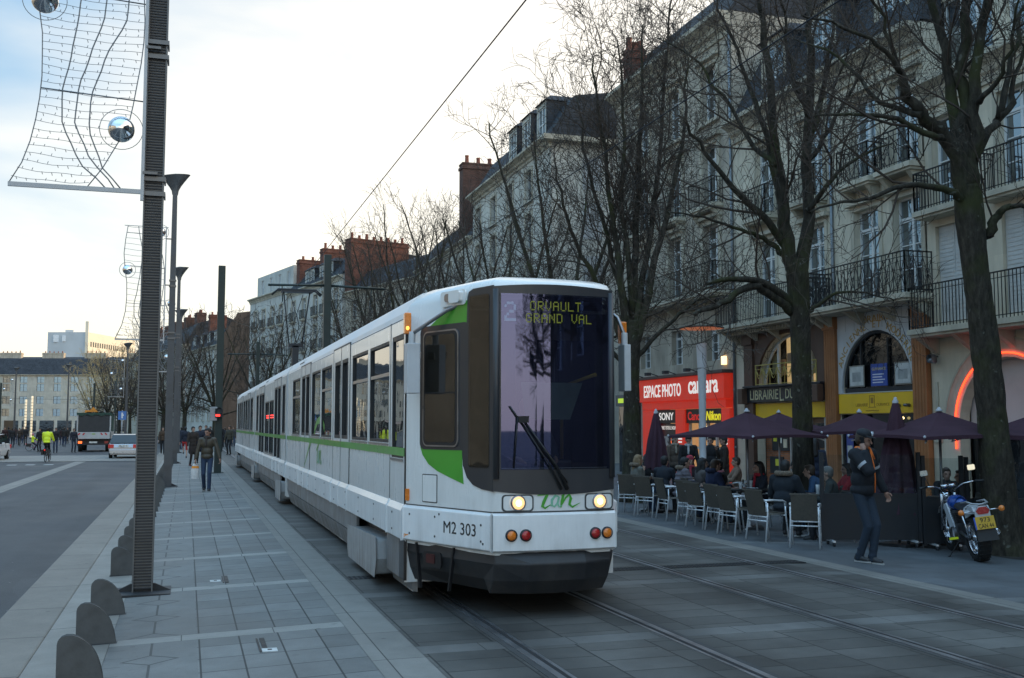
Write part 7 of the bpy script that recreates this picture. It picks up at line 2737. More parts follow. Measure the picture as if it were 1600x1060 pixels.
def parasol(u, d, hd, zt, ze, rz, lab):
    p = gp(u, d)
    r = thing('parasol', lab, 'parasol', p, rz, 'open square plum parasols on the terrace')
    g0 = p.z
    zt -= g0; ze -= g0
    mb = MB()
    C = [V((hd * math.cos(a), hd * math.sin(a), ze)) for a in [k * math.pi / 2 for k in range(4)]]
    T = V((0, 0, zt))
    n = 6
    for k in range(4):
        a, b = C[k], C[(k + 1) % 4]
        for i in range(n):
            for j in range(n):
                def q(i, j):
                    t = i / n
                    e = a.lerp(b, j / n)
                    s = T.lerp(e, t)
                    sag = -.05 * math.sin(math.pi * t) - .045 * t * math.sin(math.pi * j / n) * 0 + .03 * t * math.sin(math.pi * j / n)
                    return s + V((0, 0, sag))
                mb.add([q(i, j), q(i, j + 1), q(i + 1, j + 1), q(i + 1, j)], [(0, 1, 2, 3)], 0, True)
        for j in range(n):
            e0, e1 = a.lerp(b, j / n) + V((0, 0, .03 * math.sin(math.pi * j / n))), a.lerp(b, (j + 1) / n) + V((0, 0, .03 * math.sin(math.pi * (j + 1) / n)))
            mb.quad(e0, e1, e1 + V((0, 0, -.05)), e0 + V((0, 0, -.05)))
    mb.build('canopy', M_PLUM, r)
    mb = MB(); mb.tube([(0, 0, .03), (0, 0, zt - .02)], .022, 10); mb.build('pole', M_POLEA, r)
    mb = MB(); mb.lathe([(.028, zt - .01), (.06, zt - .005), (.05, zt + .02), (.03, zt + .03), (.02, zt + .06), (0, zt + .065)], 12, mi=0); mb.build('finial', M((.4, .4, .42), .4), r)
    for k in range(4):
        mb = MB(); mb.beam((0, 0, zt - .08), C[k] * .97 + V((0, 0, -.03)), .018, .025); mb.build('rib', M_POLEA, r)
        mb = MB(); mb.ell(C[k] + V((0, 0, .0)), (.022, .022, .022), 8, 6); mb.build('corner_cap', M((.5, .5, .52), .4), r)
    mb = MB(); mb.box(-.25, .25, -.25, .25, 0, .05); mb.lathe([(.05, .05), (.04, .3)], 10); mb.build('base', M_POSTD, r)
    return r


vd = R(60)
parasol(1167, 19.0, 1.42, 2.04, 1.60, R(64), 'large open plum parasol in front of the red shop')
parasol(1217, 24.0, 1.42, 2.08, 1.66, R(50), 'open plum parasol partly hidden behind the larger one by the middle tree')
parasol(1343, 20.0, 1.35, 2.04, 1.66, R(25), 'open plum parasol right of the middle tree, before the yellow sign')
parasol(1468, 16.6, 1.42, 2.02, 1.62, R(42), 'open plum parasol above the motorcycle, behind the closed one')
parasol(1618, 18.2, 1.42, 2.0, 1.58, R(45), 'open plum parasol cut by the right edge behind the big tree')


def closed(u, d, zt, zb, w, lab):
    p = gp(u, d)
    r = thing('parasol', lab, 'parasol', p, .4, 'closed plum parasols')
    zt -= p.z; zb -= p.z
    def f(u_, v):
        a = 2 * math.pi * u_
        rad = (.035 + (w - .035) * v ** .75) * (1 + .22 * math.cos(8 * a + 2.5 * v) * min(1, v * 2))
        return V((rad * math.cos(a), rad * math.sin(a), zt - (zt - zb) * v + .03 * math.cos(8 * a) * (1 if v > .95 else 0)))
    mb = MB(); mb.grid(f, 48, 14); mb.build('canopy', M_PLUM, r)
    mb = MB(); mb.tube([(0, 0, .03), (0, 0, zt)], .022, 10); mb.build('pole', M_POLEA, r)
    mb = MB(); mb.lathe([(.045, zt - .05), (.05, zt), (.03, zt + .02), (.022, zt + .06), (0, zt + .065)], 12); mb.build('finial', M((.4, .4, .42), .4), r)
    mb = MB(); mb.box(-.25, .25, -.25, .25, 0, .05); mb.build('base', M_POSTD, r)


closed(1025, 22.6, 2.08, .85, .24, 'closed plum parasol beside the tram, in front of the red shop')
closed(1400, 16.7, 2.18, .42, .32, 'closed plum parasol beside the man on the phone')

# ---- windbreak panels
M_WB = M((.014, .015, .018), .55, 0, .15, 3, .1, 80)
G_WB = glass((.02, .02, .022), 1.4, name='windbreak_glass', see=.95)
A0, A1 = V((9.54, 14.27, 0)), V((12.08, 13.39, 0))
dw = (A1 - A0).normalized()
rz = math.atan2(dw.y, dw.x)
for s0, s1, lb in ((0, 1.5, 'dark windbreak panel with clear top behind the man on the phone'), (1.57, 2.16, 'narrow dark windbreak panel directly behind the motorcycle front'), (2.24, 3.5, 'dark windbreak panel behind the tree at the right edge')):
    o = A0 + dw * s0
    o.z = zg(o.x + .5)
    r = thing('windbreak', lb, 'windbreak', o, rz, 'terrace windbreak panels')
    L = s1 - s0
    mb = MB(); mb.box(.03, L - .03, -.012, .012, .1, .78); mb.build('panel', M_WB, r)
    for x in (0, L):
        mb = MB(); mb.box(x - .028, x + .028, -.028, .028, .08, 1.46); mb.build('post', M_WB, r)
    mb = MB(); mb.box(.03, L - .03, -.02, .02, .781, .82); mb.build('rail', M_WB, r)
    mb = MB(); mb.quad((.03, 0, .822), (L - .03, 0, .822), (L - .03, 0, 1.42), (.03, 0, 1.42)); mb.build('glass_pane', G_WB, r)
    for x in (.12, L - .12):
        mb = MB(); mb.beam((x, -.2, .09), (x, .2, .09), .04, .025)
        for y in (-.18, .18): mb.lathe([(0, -.014), (.04, -.014), (.04, .014), (0, .014)], 10, (x, y, .042), 'x', 1)
        mb.build('caster_foot', [M_ALU, M_POSTD], r)
# ------------------------------------------------------------------ motorcycle
mr_ = gp(1526, 14.75); mf_ = gp(1487, 15.9)
d_ = (mf_ - mr_)
rzm = math.atan2(-d_.x, d_.y)
bike = thing('motorcycle', 'white and blue motorcycle with yellow number plate parked beside the right tree', 'motorcycle', mr_ + V((0, 0, .005)), rzm)
bike.rotation_euler = (0, R(-8), rzm)
K_BLU = M((.01, .06, .28), .25, 0, .1, 6, coat=.5); K_WHT = M((.6, .61, .63), .3, 0, .06, 5, coat=.4)
K_TYRE = M((.012, .012, .012), .85, 0, .2, 10, .4, 60); K_BLK = M((.014, .014, .015), .5, 0, .2, 8); K_CHR = M((.6, .6, .62), .12, 1.0, .1, 6); K_ENG = M((.09, .09, .095), .45, .7, .3, 14)
WB = 1.3


def wheel(y, rad, wd):
    mb = MB()
    mb.lathe([(rad * .72, -wd * .4), (rad * .86, -wd * .5), (rad * .96, -wd * .36), (rad, -wd * .12), (rad, wd * .12), (rad * .96, wd * .36), (rad * .86, wd * .5), (rad * .72, wd * .4)], 28, (0, y, rad), 'x')
    for k in range(28):
        a = k * 2 * math.pi / 28
        mb.beam((-wd * .4, y + rad * .975 * math.cos(a), rad + rad * .975 * math.sin(a)), (wd * .4, y + rad * .975 * math.cos(a), rad + rad * .975 * math.sin(a)), .018, .02, up=(0, math.cos(a), math.sin(a)))
    t = mb.build('wheel', K_TYRE, bike)
    mb = MB()
    mb.lathe([(rad * .7, -wd * .35), (rad * .73, -wd * .2), (rad * .66, 0), (rad * .73, wd * .2), (rad * .7, wd * .35)], 28, (0, y, rad), 'x')
    mb.lathe([(0, -.06), (.045, -.06), (.045, .06), (0, .06)], 12, (0, y, rad), 'x')
    for k in range(18):
        a = k * 2 * math.pi / 18
        mb.tube([(.04 * (1 if k % 2 else -1), y, rad), (0, y + rad * .68 * math.cos(a), rad + rad * .68 * math.sin(a))], .003, 3, sm=False)
    mb.build('rim', K_CHR, t)


wheel(0, .33, .19)
wheel(WB, .33, .1)
mb = MB()
mb.grid(lambda u, v: V(((.13 - .05 * (2 * u - 1) ** 2) * math.cos(math.pi * v) * (1 - .25 * u), .48 + .42 * u, .76 + .13 * math.sin(math.pi * v) * (1 - .3 * abs(u - .4)))), 8, 10)
mb.ell((0, .68, .77), (.13, .25, .12), 14, 8)
mb.build('fuel_tank', K_BLU, bike)
mb = MB(); mb.grid(lambda u, v: V((.12 * math.cos(math.pi * v) * (1 - .15 * u), -.12 + .62 * u, .74 + .07 * math.sin(math.pi * v) - .03 * math.sin(math.pi * u))), 8, 8); mb.build('seat', K_BLK, bike)
mb = MB()
mb.grid(lambda u, v: V(((.1 + .04 * u) * math.cos(math.pi * v), -.44 + .44 * u, .68 + .125 * math.sin(math.pi * v) + .03 * (1 - u))), 8, 8)
mb.prism([(-.1, .66), (.1, .66), (.1, .74), (.05, .81), (-.05, .81), (-.1, .74)], lambda x, z, d: V((x, -.43 + d, z)), 0, .03)
mb.build('tail_fairing', K_WHT, bike)
for s in (-1, 1):
    mb = MB()
    mb.prism([(.0, .62), (.0, .76), (-.35, .8), (-.4, .74)], lambda y, z, d: V((s * (.09 + d), y, z)), 0, .02)
    mb.build('tail_panel', K_WHT, bike, bevel=.006)
    mb = MB()
    mb.prism([(.5, .45), (.75, .78), (.85, .7), (.66, .3), (.56, .28)], lambda y, z, d: V((s * (.12 + d), y, z)), 0, .025)
    mb.build('side_panel', K_WHT, bike, bevel=.006)
mb = MB()
mb.tube([(-.11, .1, .82), (-.12, -.2, .86), (-.1, -.38, .84), (0, -.43, .83), (.1, -.38, .84), (.12, -.2, .86), (.11, .1, .82)], .014, 6)
mb.build('grab_rail', M((.35, .35, .36), .4, .3), bike)
mb = MB(); mb.prism([(-.06, .01), (.06, .01), (.08, .045), (.045, .085), (-.045, .085), (-.08, .045)], lambda x, z, d: V((x, -.45 + d, .7 + z)), 0, .06); mb.build('tail_light', M_REDL, bike, bevel=.01)
mb = MB(); mb.prism([(-.14, .34), (.14, .34), (.115, .66), (-.115, .66)], lambda x, z, d: V((x, -.42 - (z - .66) * .22 * -1 + d, z)), 0, .012); mb.build('mudguard_flap', K_BLK, bike)
pm_ = frame((0, -.475, .585), (1, 0, 0), (0, .22, 1))
mb = MB(); mb.box(-.125, .125, -.085, .085, 0, .006)
pl = mb.build('number_plate', M((.55, .32, .02), .5, 0, .08, 9), bike); pl.matrix_local = pm_
mb = MB(); mb.box(-.145, -.126, -.085, .085, 0, .007)
mb.build('blue_strip', M((.02, .08, .4), .4), pl)
tx1 = text_part('plate_lettering', '973', M_BLK, pl, Matrix.Translation((0, .038, .008)), w=.13, h=.06, depth=.001)
tx2 = text_part('plate_lettering', 'CAN 44', M_BLK, pl, Matrix.Translation((0, -.042, .008)), w=.2, h=.06, depth=.001)
mb = MB(); mb.box(-.05, .05, -.47, -.455, .36, .4); mb.build('reflector', M((.6, .02, .02), .3, emit=(1, .03, .02), estr=.2), bike)
for s in (-1, 1):
    mb = MB(); mb.tube([(s * .08, -.36, .74), (s * .24, -.38, .74)], .01, 6); mb.ell((s * .27, -.39, .74), (.042, .04, .042), 10, 8, 1); mb.build('indicator', [K_CHR, M_AMBER], bike)
    mb = MB(); mb.tube([(s * .06, WB - .36, .93), (s * .2, WB - .42, 1.02), (s * .36, WB - .48, 1.04)], .013, 8); mb.tube([(s * .34, WB - .475, 1.04), (s * .47, WB - .52, 1.03)], .019, 8, 1)
    mb.build('handlebar', [K_CHR, K_BLK], bike)
    mb = MB(); mb.tube([(s * .3, WB - .45, 1.04), (s * .34, WB - .42, 1.2)], .006, 5); mb.prism(rrect(-.06, .06, -.045, .045, .02), lambda a, b, d: V((s * .345 + a, WB - .43 + d, 1.24 + b)), 0, .02, 0)
    mb.prism(rrect(-.054, .054, -.04, .04, .018), lambda a, b, d: V((s * .345 + a, WB - .4315 + d, 1.24 + b)), -.002, .0, 1)
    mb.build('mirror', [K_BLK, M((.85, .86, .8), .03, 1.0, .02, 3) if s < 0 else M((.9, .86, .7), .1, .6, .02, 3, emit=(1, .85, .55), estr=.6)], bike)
    mb = MB(); mb.tube([(s * .095, WB - .28, .9), (s * .1, WB, .33)], .024, 10); mb.build('fork_leg', K_CHR, bike)
    mb = MB(); mb.lathe([(0, -.02), (.055, -.02), (.06, .03), (0, .035)], 14, (s * .055, WB - .34, 1.0), 'z', 0); mb.build('gauge', K_CHR, bike)
    mb = MB(); mb.tube([(s * .1, 0, .32), (s * .09, .45, .38)], .022, 8); mb.tube([(s * .11, -.02, .34), (s * .12, .12, .72)], .02, 8, 1); mb.build('swingarm', [K_ENG, K_CHR], bike)
mb = MB(); mb.box(-.13, .13, .42, .78, .24, .5); mb.box(-.1, .1, .5, .74, .5, .68)
for k in range(6): mb.box(-.13, .13, .47, .77, .51 + k * .026, .52 + k * .026)
mb.lathe([(.09, -.17), (.1, -.12), (.1, .12), (.09, .17)], 14, (0, .55, .36), 'x')
mb.build('engine', K_ENG, bike, bevel=.012)
mb = MB(); mb.tube([(.1, .75, .5), (.14, .8, .3), (.15, .4, .24), (.17, -.05, .34)], .024, 8); mb.tube([(.17, .1, .32), (.19, -.28, .42)], [.035, .045], 12); mb.lathe([(.03, 0), (.045, .01)], 12, (.19, -.29, .42), 'y')
mb.build('exhaust', K_CHR, bike)
mb = MB(); mb.lathe([(0, 0), (.08, .02), (.09, .1), (0, .11)], 16, (0, WB - .2, .84), 'y'); mb.build('headlight', K_CHR, bike)
mb = MB(); mb.grid(lambda u, v: V((.05 * math.cos(math.pi * v), WB + .36 * math.cos(R(20 + 110 * u)), .33 + .36 * math.sin(R(20 + 110 * u)) + .02 * math.sin(math.pi * v))), 8, 5); mb.build('front_mudguard', K_WHT, bike)
mb = MB(); mb.beam((-.1, .42, .3), (-.27, .5, .05), .02, .015); mb.beam((-.27, .5, .045), (-.3, .5, .045), .05, .01); mb.build('side_stand', K_BLK, bike)
mb = MB(); mb.beam((-.14, .42, .3), (-.26, .42, .3), .03, .03); mb.build('foot_peg', M((.5, .6, .02), .4, emit=(.8, 1, .02), estr=.1), bike)
mb = MB(); mb.lathe([(.0, -.015), (.085, -.01), (.085, .01), (0, .015)], 16, (.2, -.1, .55), 'x'); mb.build('lock_disc', K_BLK, bike)

# ------------------------------------------------------------------ cars and truck at the far junction
def car(lab, loc, rotz, paint, lights_on=False, estate=True, h=1.45, W=1.75, L=4.4, cat='car', name='parked_car', plate=None):
    r = thing(name, lab, cat, loc, rotz)
    # local: rear at y=0, front at y=L
    hw = W / 2
    secs = [(0.0, .3, .62, hw * .86), (.08, .24, .86, hw * .95), (.5, .2, .93, hw), (L * .5, .2, .93, hw), (L * .72, .2, .9, hw), (L * .9, .24, .78, hw * .94), (L, .34, .62, hw * .78)]
    vs, fs = [], []
    for y, zb, zt, w_ in secs:
        vs += [(-w_ * .9, y, zb), (-w_, y, (zb + zt) / 2), (-w_ * .93, y, zt), (w_ * .93, y, zt), (w_, y, (zb + zt) / 2), (w_ * .9, y, zb)]
    for i in range(len(secs) - 1):
        for j in range(6):
            j2 = (j + 1) % 6
            fs.append((i * 6 + j, i * 6 + j2, (i + 1) * 6 + j2, (i + 1) * 6 + j))
    fs += [tuple(range(6)), tuple((len(secs) - 1) * 6 + j for j in range(6))]
    mb = MB(); mb.add(vs, fs)
    cr = [(.2 if estate else .55, .92), (.42 if estate else .95, h - .05), (.8, h), (L * .55, h - .03), (L * .74, .9)]
    for (y0, z0), (y1, z1) in zip(cr[1:-2], cr[2:-1]):
        mb.quad((-hw * .72, y0, z0), (hw * .72, y0, z0), (hw * .72, y1, z1), (-hw * .72, y1, z1))
    mb.build('body', paint, r, bevel=.05, bseg=3)
    mb = MB()
    def cab(y, z, k): return (k * (hw * .92 - (z - .9) / (h - .9) * hw * .2), y, z)
    for (y0, z0), (y1, z1) in zip(cr[:-1], cr[1:]):
        if z0 < h - .1 or z1 < h - .1:
            mb.quad(cab(y0, z0, -1), cab(y0, z0, 1), cab(y1, z1, 1), cab(y1, z1, -1))
    for k in (-1, 1): mb.poly([cab(y, z, k) for y, z in cr])
    mb.build('window_glass', glass((.01, .012, .014), 1.7, name='car_glass'), r)
    for x in (-hw + .1, hw - .1):
        for y in (L * .2, L * .8):
            mb = MB(); mb.lathe([(0, -.1), (.2, -.1), (.31, -.09), (.31, .09), (.2, .1), (0, .1)], 20, (x, y, .31), 'x'); mb.lathe([(0, -.105), (.19, -.105)], 14, (x, y, .31), 'x', 1); mb.lathe([(0, .105), (.19, .105)], 14, (x, y, .31), 'x', 1)
            mb.build('wheel', [K_TYRE, M((.4, .4, .42), .3, .7)], r)
    for s in (-1, 1):
        mb = MB(); mb.box(*sorted((s * hw * .62, s * hw * .97)), -.015, .16, .62, .84); mb.build('tail_light', M((.45, .02, .02), .3, emit=(1, .04, .02), estr=.06), r, bevel=.02)
        mb = MB(); mb.box(*sorted((s * hw * .5, s * hw * .84)), L - .18, L + .01, .56, .7); mb.build('headlight', EM((1, .95, .8), 6) if lights_on else M((.6, .6, .6), .2), r, bevel=.03)
        mb = MB(); mb.box(*sorted((s * hw * 1.0, s * hw * 1.14)), L * .62, L * .66, .88, 1.0); mb.build('wing_mirror', paint, r, bevel=.02)
    mb = MB(); mb.box(-hw * .9, hw * .9, -.06, .05, .3, .54); mb.build('bumper', paint, r, bevel=.03)
    mb = MB(); mb.box(-.27, .27, -.022, .0, .7, .82); p = mb.build('number_plate', M((.7, .7, .66), .4), r)
    if plate: text_part('plate_lettering', plate, M_BLK, p, frame((0, -.024, .76), (1, 0, 0), (0, 0, 1)), w=.46, h=.08, depth=.001)
    return r


zr = -.205
car('silver estate car waiting at the junction left of the ribbed post', (-3.55, 66.5, zr), R(-2), M((.4, .41, .43), .3, .6, .08, 2, coat=.5), plate='8421 ZW 44')
car('white car with lit headlights cut by the left edge', (-10.75, 68.5, zr), R(178), M((.6, .6, .6), .3, 0, .06, 2, coat=.4), True, W=1.7)
car('white van standing far off on the left of the square', (-29.5, 142, zr), R(60), M((.6, .61, .62), .4, 0, .06, 2), False, True, 2.1, 1.9, 4.6, 'van', 'parked_van')
car('white bus-like vehicle at the far left edge under the lamp', (-35.8, 150, zr), R(75), M((.6, .61, .62), .4, 0, .06, 2), False, True, 3.0, 2.4, 8.0, 'bus', 'parked_bus')
# rubbish truck seen from behind
t = thing('refuse_truck', 'white refuse truck with a green tarpaulin seen from behind beside the cyclists', 'truck', (-6.6, 84.0, zr))
K_TW = M((.45, .45, .44), .5, 0, .15, 2); K_TG = M((.015, .05, .035), .6, 0, .2, 3)
mb = MB()
for s in (-1, 1): mb.box(*sorted((s * 1.12, s * 1.2)), 0, 3.6, .95, 1.5)
mb.box(-1.2, 1.2, 0, .08, .95, 1.45); mb.box(-1.12, 1.12, .08, 3.6, .95, 1.02); mb.box(-1.2, 1.2, 3.5, 3.6, .95, 2.9)
for s in (-1, 1): mb.box(*sorted((s * 1.1, s * 1.2)), 0, .1, 1.45, 2.85)
mb.build('tipper_body', K_TW, t, bevel=.02)
mb = MB()
for s in (-1, 1): mb.quad((s * 1.19, .1, 1.5), (s * 1.19, 3.5, 1.5), (s * 1.19, 3.5, 2.85), (s * 1.19, .1, 2.85))
mb.grid(lambda u, v: V((-1.24 + 2.48 * u, 0 + 3.5 * v, 2.88 + .1 * math.sin(math.pi * u) - .06 * math.sin(9 * u) ** 2)), 14, 6)
mb.grid(lambda u, v: V((-1.22 + 2.44 * u, -.02 - .02 * math.sin(20 * u), 2.9 - (.14 + .1 * math.sin(11 * u) ** 2) * v)), 20, 2)
mb.build('tarpaulin', K_TG, t)
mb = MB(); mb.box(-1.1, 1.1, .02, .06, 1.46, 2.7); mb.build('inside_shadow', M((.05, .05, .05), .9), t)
mb = MB(); mb.box(-1.1, 1.1, .3, 4.9, .55, .9); mb.box(-1.15, 1.15, -.1, .0, .5, .62); mb.build('chassis', M_POSTD, t)
for x0 in (-1.12, -.8, .55, .85):
    mb = MB(); s = 1 if x0 < 0 else -1
    mb.prism([(0, 0), (.12, 0), (.12 + s * .1, .16), (s * .1, .16)], lambda a, b, d: V((x0 + a, -.012 + d, 1.24 + b)), 0, .008); mb.build('warning_stripe', M((.5, .03, .03), .5), t)
mb = MB(); mb.box(-.28, .28, -.12, -.1, .64, .76); mb.build('number_plate', M((.6, .6, .56), .5), t)
mb = MB(); mb.box(-.12, .12, -.012, -.002, 1.28, 1.36); mb.build('crest', M((.25, .4, .1), .5), t)
for s in (-1, 1):
    mb = MB(); mb.box(*sorted((s * .78, s * 1.05)), -.13, -.1, .62, .78); mb.build('tail_light', EM((1, .15, .03), 2.0) if s < 0 else M((.3, .03, .02), .4), t)
for x in (-.95, .95):
    for y in (.8, 4.2):
        mb = MB(); mb.lathe([(0, -.14), (.4, -.14), (.42, -.1), (.42, .1), (.4, .14), (0, .14)], 20, (x, y, .42), 'x'); mb.build('wheel', K_TYRE, t)
mb = MB(); mb.box(-1.1, 1.1, 3.8, 5.6, .5, 2.5); mb.build('cab', K_TW, t, bevel=.08)
mb = MB(); mb.box(-1.0, -.5, 3.9, 4.4, 2.5, 3.15); mb.prism([(-.35, 0), (.35, 0), (0, .4)], lambda a, b, d: V((-.35 + a, 3.4 + d, 3.0 + b)), 0, .05); mb.build('roof_sign', M((.6, .22, .02), .5), t)

# ------------------------------------------------------------------ cyclist and far pedestrians
def bicycle(lab, loc, rotz, col, sc=1.0):
    r = thing('bicycle', lab, 'bicycle', loc, rotz)
    r.scale = (sc,) * 3
    for y in (0, 1.05):
        mb = MB(); mb.tube([(0, y + .33 * math.cos(a), .34 + .33 * math.sin(a)) for a in [k * math.pi / 12 for k in range(24)]], .02, 6, closed=True)
        w = mb.build('wheel', K_TYRE, r)
        mb = MB()
        for k in range(12): mb.tube([(0, y, .34), (0, y + .32 * math.cos(k * math.pi / 6), .34 + .32 * math.sin(k * math.pi / 6))], .003, 3, sm=False)
        mb.build('spokes', K_CHR, w)
    mb = MB(); m = M(col, .4)
    for a, b in (((0, 0, .34), (0, .42, .32)), ((0, .42, .32), (0, .3, .85)), ((0, 0, .34), (0, .32, .78)), ((0, .42, .32), (0, .9, .82)), ((0, .31, .78), (0, .9, .85)), ((0, 1.05, .34), (0, .88, .95))): mb.tube([a, b], .018, 6)
    mb.build('frame', m, r)
    mb = MB(); mb.ell((0, .27, .9), (.08, .13, .04), 10, 6); mb.build('saddle', K_BLK, r)
    mb = MB(); mb.tube([(-.27, .78, 1.02), (-.1, .88, 1.0), (.1, .88, 1.0), (.27, .78, 1.02)], .014, 6); mb.build('handlebar', K_BLK, r)
    mb = MB(); mb.box(-.08, .08, -.3, .15, .68, .71); mb.box(-.2, -.09, -.25, .12, .4, .68); mb.box(.09, .2, -.25, .12, .4, .68); mb.build('rear_rack', K_BLK, r)
    mb = MB(); mb.box(-.03, .03, -.32, -.3, .62, .7); mb.build('rear_light', M((.5, .02, .02), .3, emit=(1, .05, .02), estr=.6), r)
    return r


E_VIS = M((.5, .62, .02), .6, 0, .1, 6, emit=(.7, 1, .05), estr=.12)
cy = gp(73, 56.5); cy.z = -.215
bicycle('black bicycle ridden by the person in the yellow high-visibility vest', cy, R(-4), (.02, .02, .02))
person('cyclist from behind in a bright yellow high-visibility vest', V((cy.x, cy.y + .3, cy.z + .12)), R(-4), E_VIS, M_BLK, 'black', 'sit', far=True, vox=.02, ph=.93, lf=(-.1, .14, .33), rf=(.1, .12, .12), lh=(-.27, .5, 1.0), rh=(.27, .5, 1.0), lean=(0, .2), puffy=.02)
cz = gp(47, 80); cz.z = -.195
bicycle('pinkish small bicycle of the child in a yellow vest', cz, R(-75), (.4, .1, .15), .8)
person('child in a yellow vest and pink hat on a small bicycle', V((cz.x + .22, cz.y + .06, cz.z)), R(-75), E_VIS, M_NAVY, 'brown', 'sit', far=True, vox=.02, ph=.82, h=.8, lf=(-.1, .14, .2), rf=(.1, .12, .12), lh=(-.2, .5, .95), rh=(.2, .5, .95), hat=CL((.4, .15, .2)))
rnd = random.Random(21)
TOPS = [CL(c) for c in ((.014, .014, .016), (.02, .018, .016), (.015, .02, .035), (.035, .026, .02), (.06, .06, .06), (.03, .012, .012))]


def walker(u, d, lab, top=None, legs=None, rz=None, hair=None, z=None, grp='people in the distance', **k):
    p = gp(u, d)
    if z is not None: p.z = z
    q = dict(pose=rnd.choice(('walk', 'stand')), far=True, vox=.022, h=rnd.uniform(.96, 1.03), group=grp)
    q.update(k)
    return person(lab, p, rz if rz is not None else rnd.choice((0, math.pi)) + rnd.uniform(-.5, .5), top or rnd.choice(TOPS), legs or rnd.choice((M_BLK, M_DKJEAN, M_JEAN)), hair or rnd.choice(('black', 'brown', 'black')), **q)


# on the pavement beyond the walking man
walker(290, 58, 'runner in red shorts and a dark top seen from behind on the pavement', CL((.012, .016, .03)), CL((.45, .03, .03)), 0, 'black', pose='walk', bare=True, lf=(-.08, .25, .3), rf=(.08, -.1, .08), grp='people on the pavement')
walker(302, 46.5, 'person in a long dark brown coat and red shoes behind the walking man', CL((.03, .02, .015)), CL((.02, .012, .01)), R(200), 'black', coat=True, shoes=M((.12, .02, .02), .5), grp='people on the pavement')
walker(313, 50, 'person in a dark blue coat close behind the walking man', CL((.013, .016, .03)), M_BLK, R(190), 'brown', coat=True, pose='stand', grp='people on the pavement')
walker(322, 62, 'person with fair brown hair glimpsed beside the dark green pole', CL((.015, .018, .03)), M_BLK, R(170), 'brown', grp='people on the pavement')
walker(359, 63, 'person in an olive jacket standing right of the dark green pole', CL((.05, .045, .03)), M_BLK, R(150), 'brown', pose='stand', grp='people on the pavement')
walker(345, 70, 'person carrying white bags between the green pole and the tram', M_BLK, M_BLK, R(180), 'black', pose='stand', grp='people on the pavement')
walker(255, 66, 'person in a brown coat glimpsed between the ribbed post and the second lamp', CL((.06, .035, .02)), M_BLK, R(180), 'brown', z=-.08, grp='people on the pavement')
walker(262, 75, 'person in black between the two lamp posts', M_BLK, M_BLK, R(20), 'black', z=-.08, grp='people on the pavement')
# round the junction
walker(88, 74.5, 'tall man in black standing right behind the cyclist', M_BLK, M_JEAN, R(180), 'black', z=-.2, pose='stand')
walker(116, 75.5, 'man in a dark blue coat standing at the foot of the far lamp post', CL((.015, .018, .03)), M_DKJEAN, R(200), 'black', z=-.2, pose='stand')
walker(63, 77, 'person in dark clothes between the child and the cyclist', M_BLK, M_BLK, R(160), 'black', z=-.2)
crowd = [(8, 96), (14, 100), (20, 92), (25, 104), (31, 97), (36, 110), (41, 101), (97, 104), (101, 96), (106, 110), (124, 98), (130, 112)]
wl_ = ['in the far crowd at the left, nearest the white car', 'in the far crowd, second from the white car', 'in the far crowd left of the child, in front', 'in the far crowd left of the child, further back', 'in the far crowd just left of the child',
       'in the far crowd directly behind the child', 'in the far crowd between child and cyclist', 'glimpsed between the cyclist and the tall man', 'glimpsed between the two men at the junction', 'far behind the two men at the junction', 'standing by the left side of the truck', 'far off beyond the left side of the truck']
for (u, d), lb in zip(crowd, wl_):
    walker(u, d, 'distant person in dark clothes ' + lb, z=-.2)
for i, (u, d, lb) in enumerate(((271, 82, 'beyond the second lamp post'), (279, 90, 'beyond the runner on the left'), (284, 78, 'just left of the runner'), (329, 80, 'directly left of the dark green pole'), (352, 84, 'far right of the dark green pole'), (365, 88, 'close to the tram tail'))):
    walker(u, d, 'distant pedestrian in dark clothes ' + lb, z=-.1)

person('tram driver in dark uniform dimly seen behind the windscreen', V((3.25, 10.02, .82)), R(180), CL((.03, .04, .06)), M_BLK, 'brown', 'sit', far=True, vox=.02, lf=(-.12, .3, .14), rf=(.12, .3, .14), lh=(-.2, .38, .66), rh=(.2, .38, .66), group=None)
# ------------------------------------------------------------------ daylight and camera
SUN_EL, SUN_AZ = 9.0, 80.0      # azimuth clockwise from the street axis
w = D.worlds.new('World'); S.world = w
w.use_nodes = True
nt = w.node_tree; nt.nodes.clear()
def WN(ty, **k):
    n = nt.nodes.new(ty)
    for a, b in k.items(): setattr(n, a, b)
    return n
out = WN('ShaderNodeOutputWorld')
bg = WN('ShaderNodeBackground')
sky = WN('ShaderNodeTexSky', sky_type='NISHITA')
sky.sun_disc = False
sky.sun_elevation = R(SUN_EL)
sky.sun_rotation = R(SUN_AZ)
sky.altitude = 30
sky.air_density = 1.0; sky.dust_density = 1.6; sky.ozone_density = 1.5
VEIL_B = (.21, .4, .66)
tc = WN('ShaderNodeTexCoord')
mp = WN('ShaderNodeMapping')
mp.inputs['Scale'].default_value = (1, 1, 2.4)
nt.links.new(tc.outputs['Generated'], mp.inputs[0])
nz = WN('ShaderNodeTexNoise')
nz.inputs['Scale'].default_value = 2.6; nz.inputs['Detail'].default_value = 6; nz.inputs['Roughness'].default_value = .5; nz.inputs['Distortion'].default_value = .3
nt.links.new(mp.outputs[0], nz.inputs['Vector'])
sep = WN('ShaderNodeSeparateXYZ'); nt.links.new(tc.outputs['Generated'], sep.inputs[0])
def WM(op, a, b, c=None):
    n = WN('ShaderNodeMath', operation=op)
    for i, v in enumerate((a, b, c)):
        if v is None: continue
        if isinstance(v, (int, float)): n.inputs[i].default_value = v
        else: nt.links.new(v, n.inputs[i])
    return n.outputs[0]
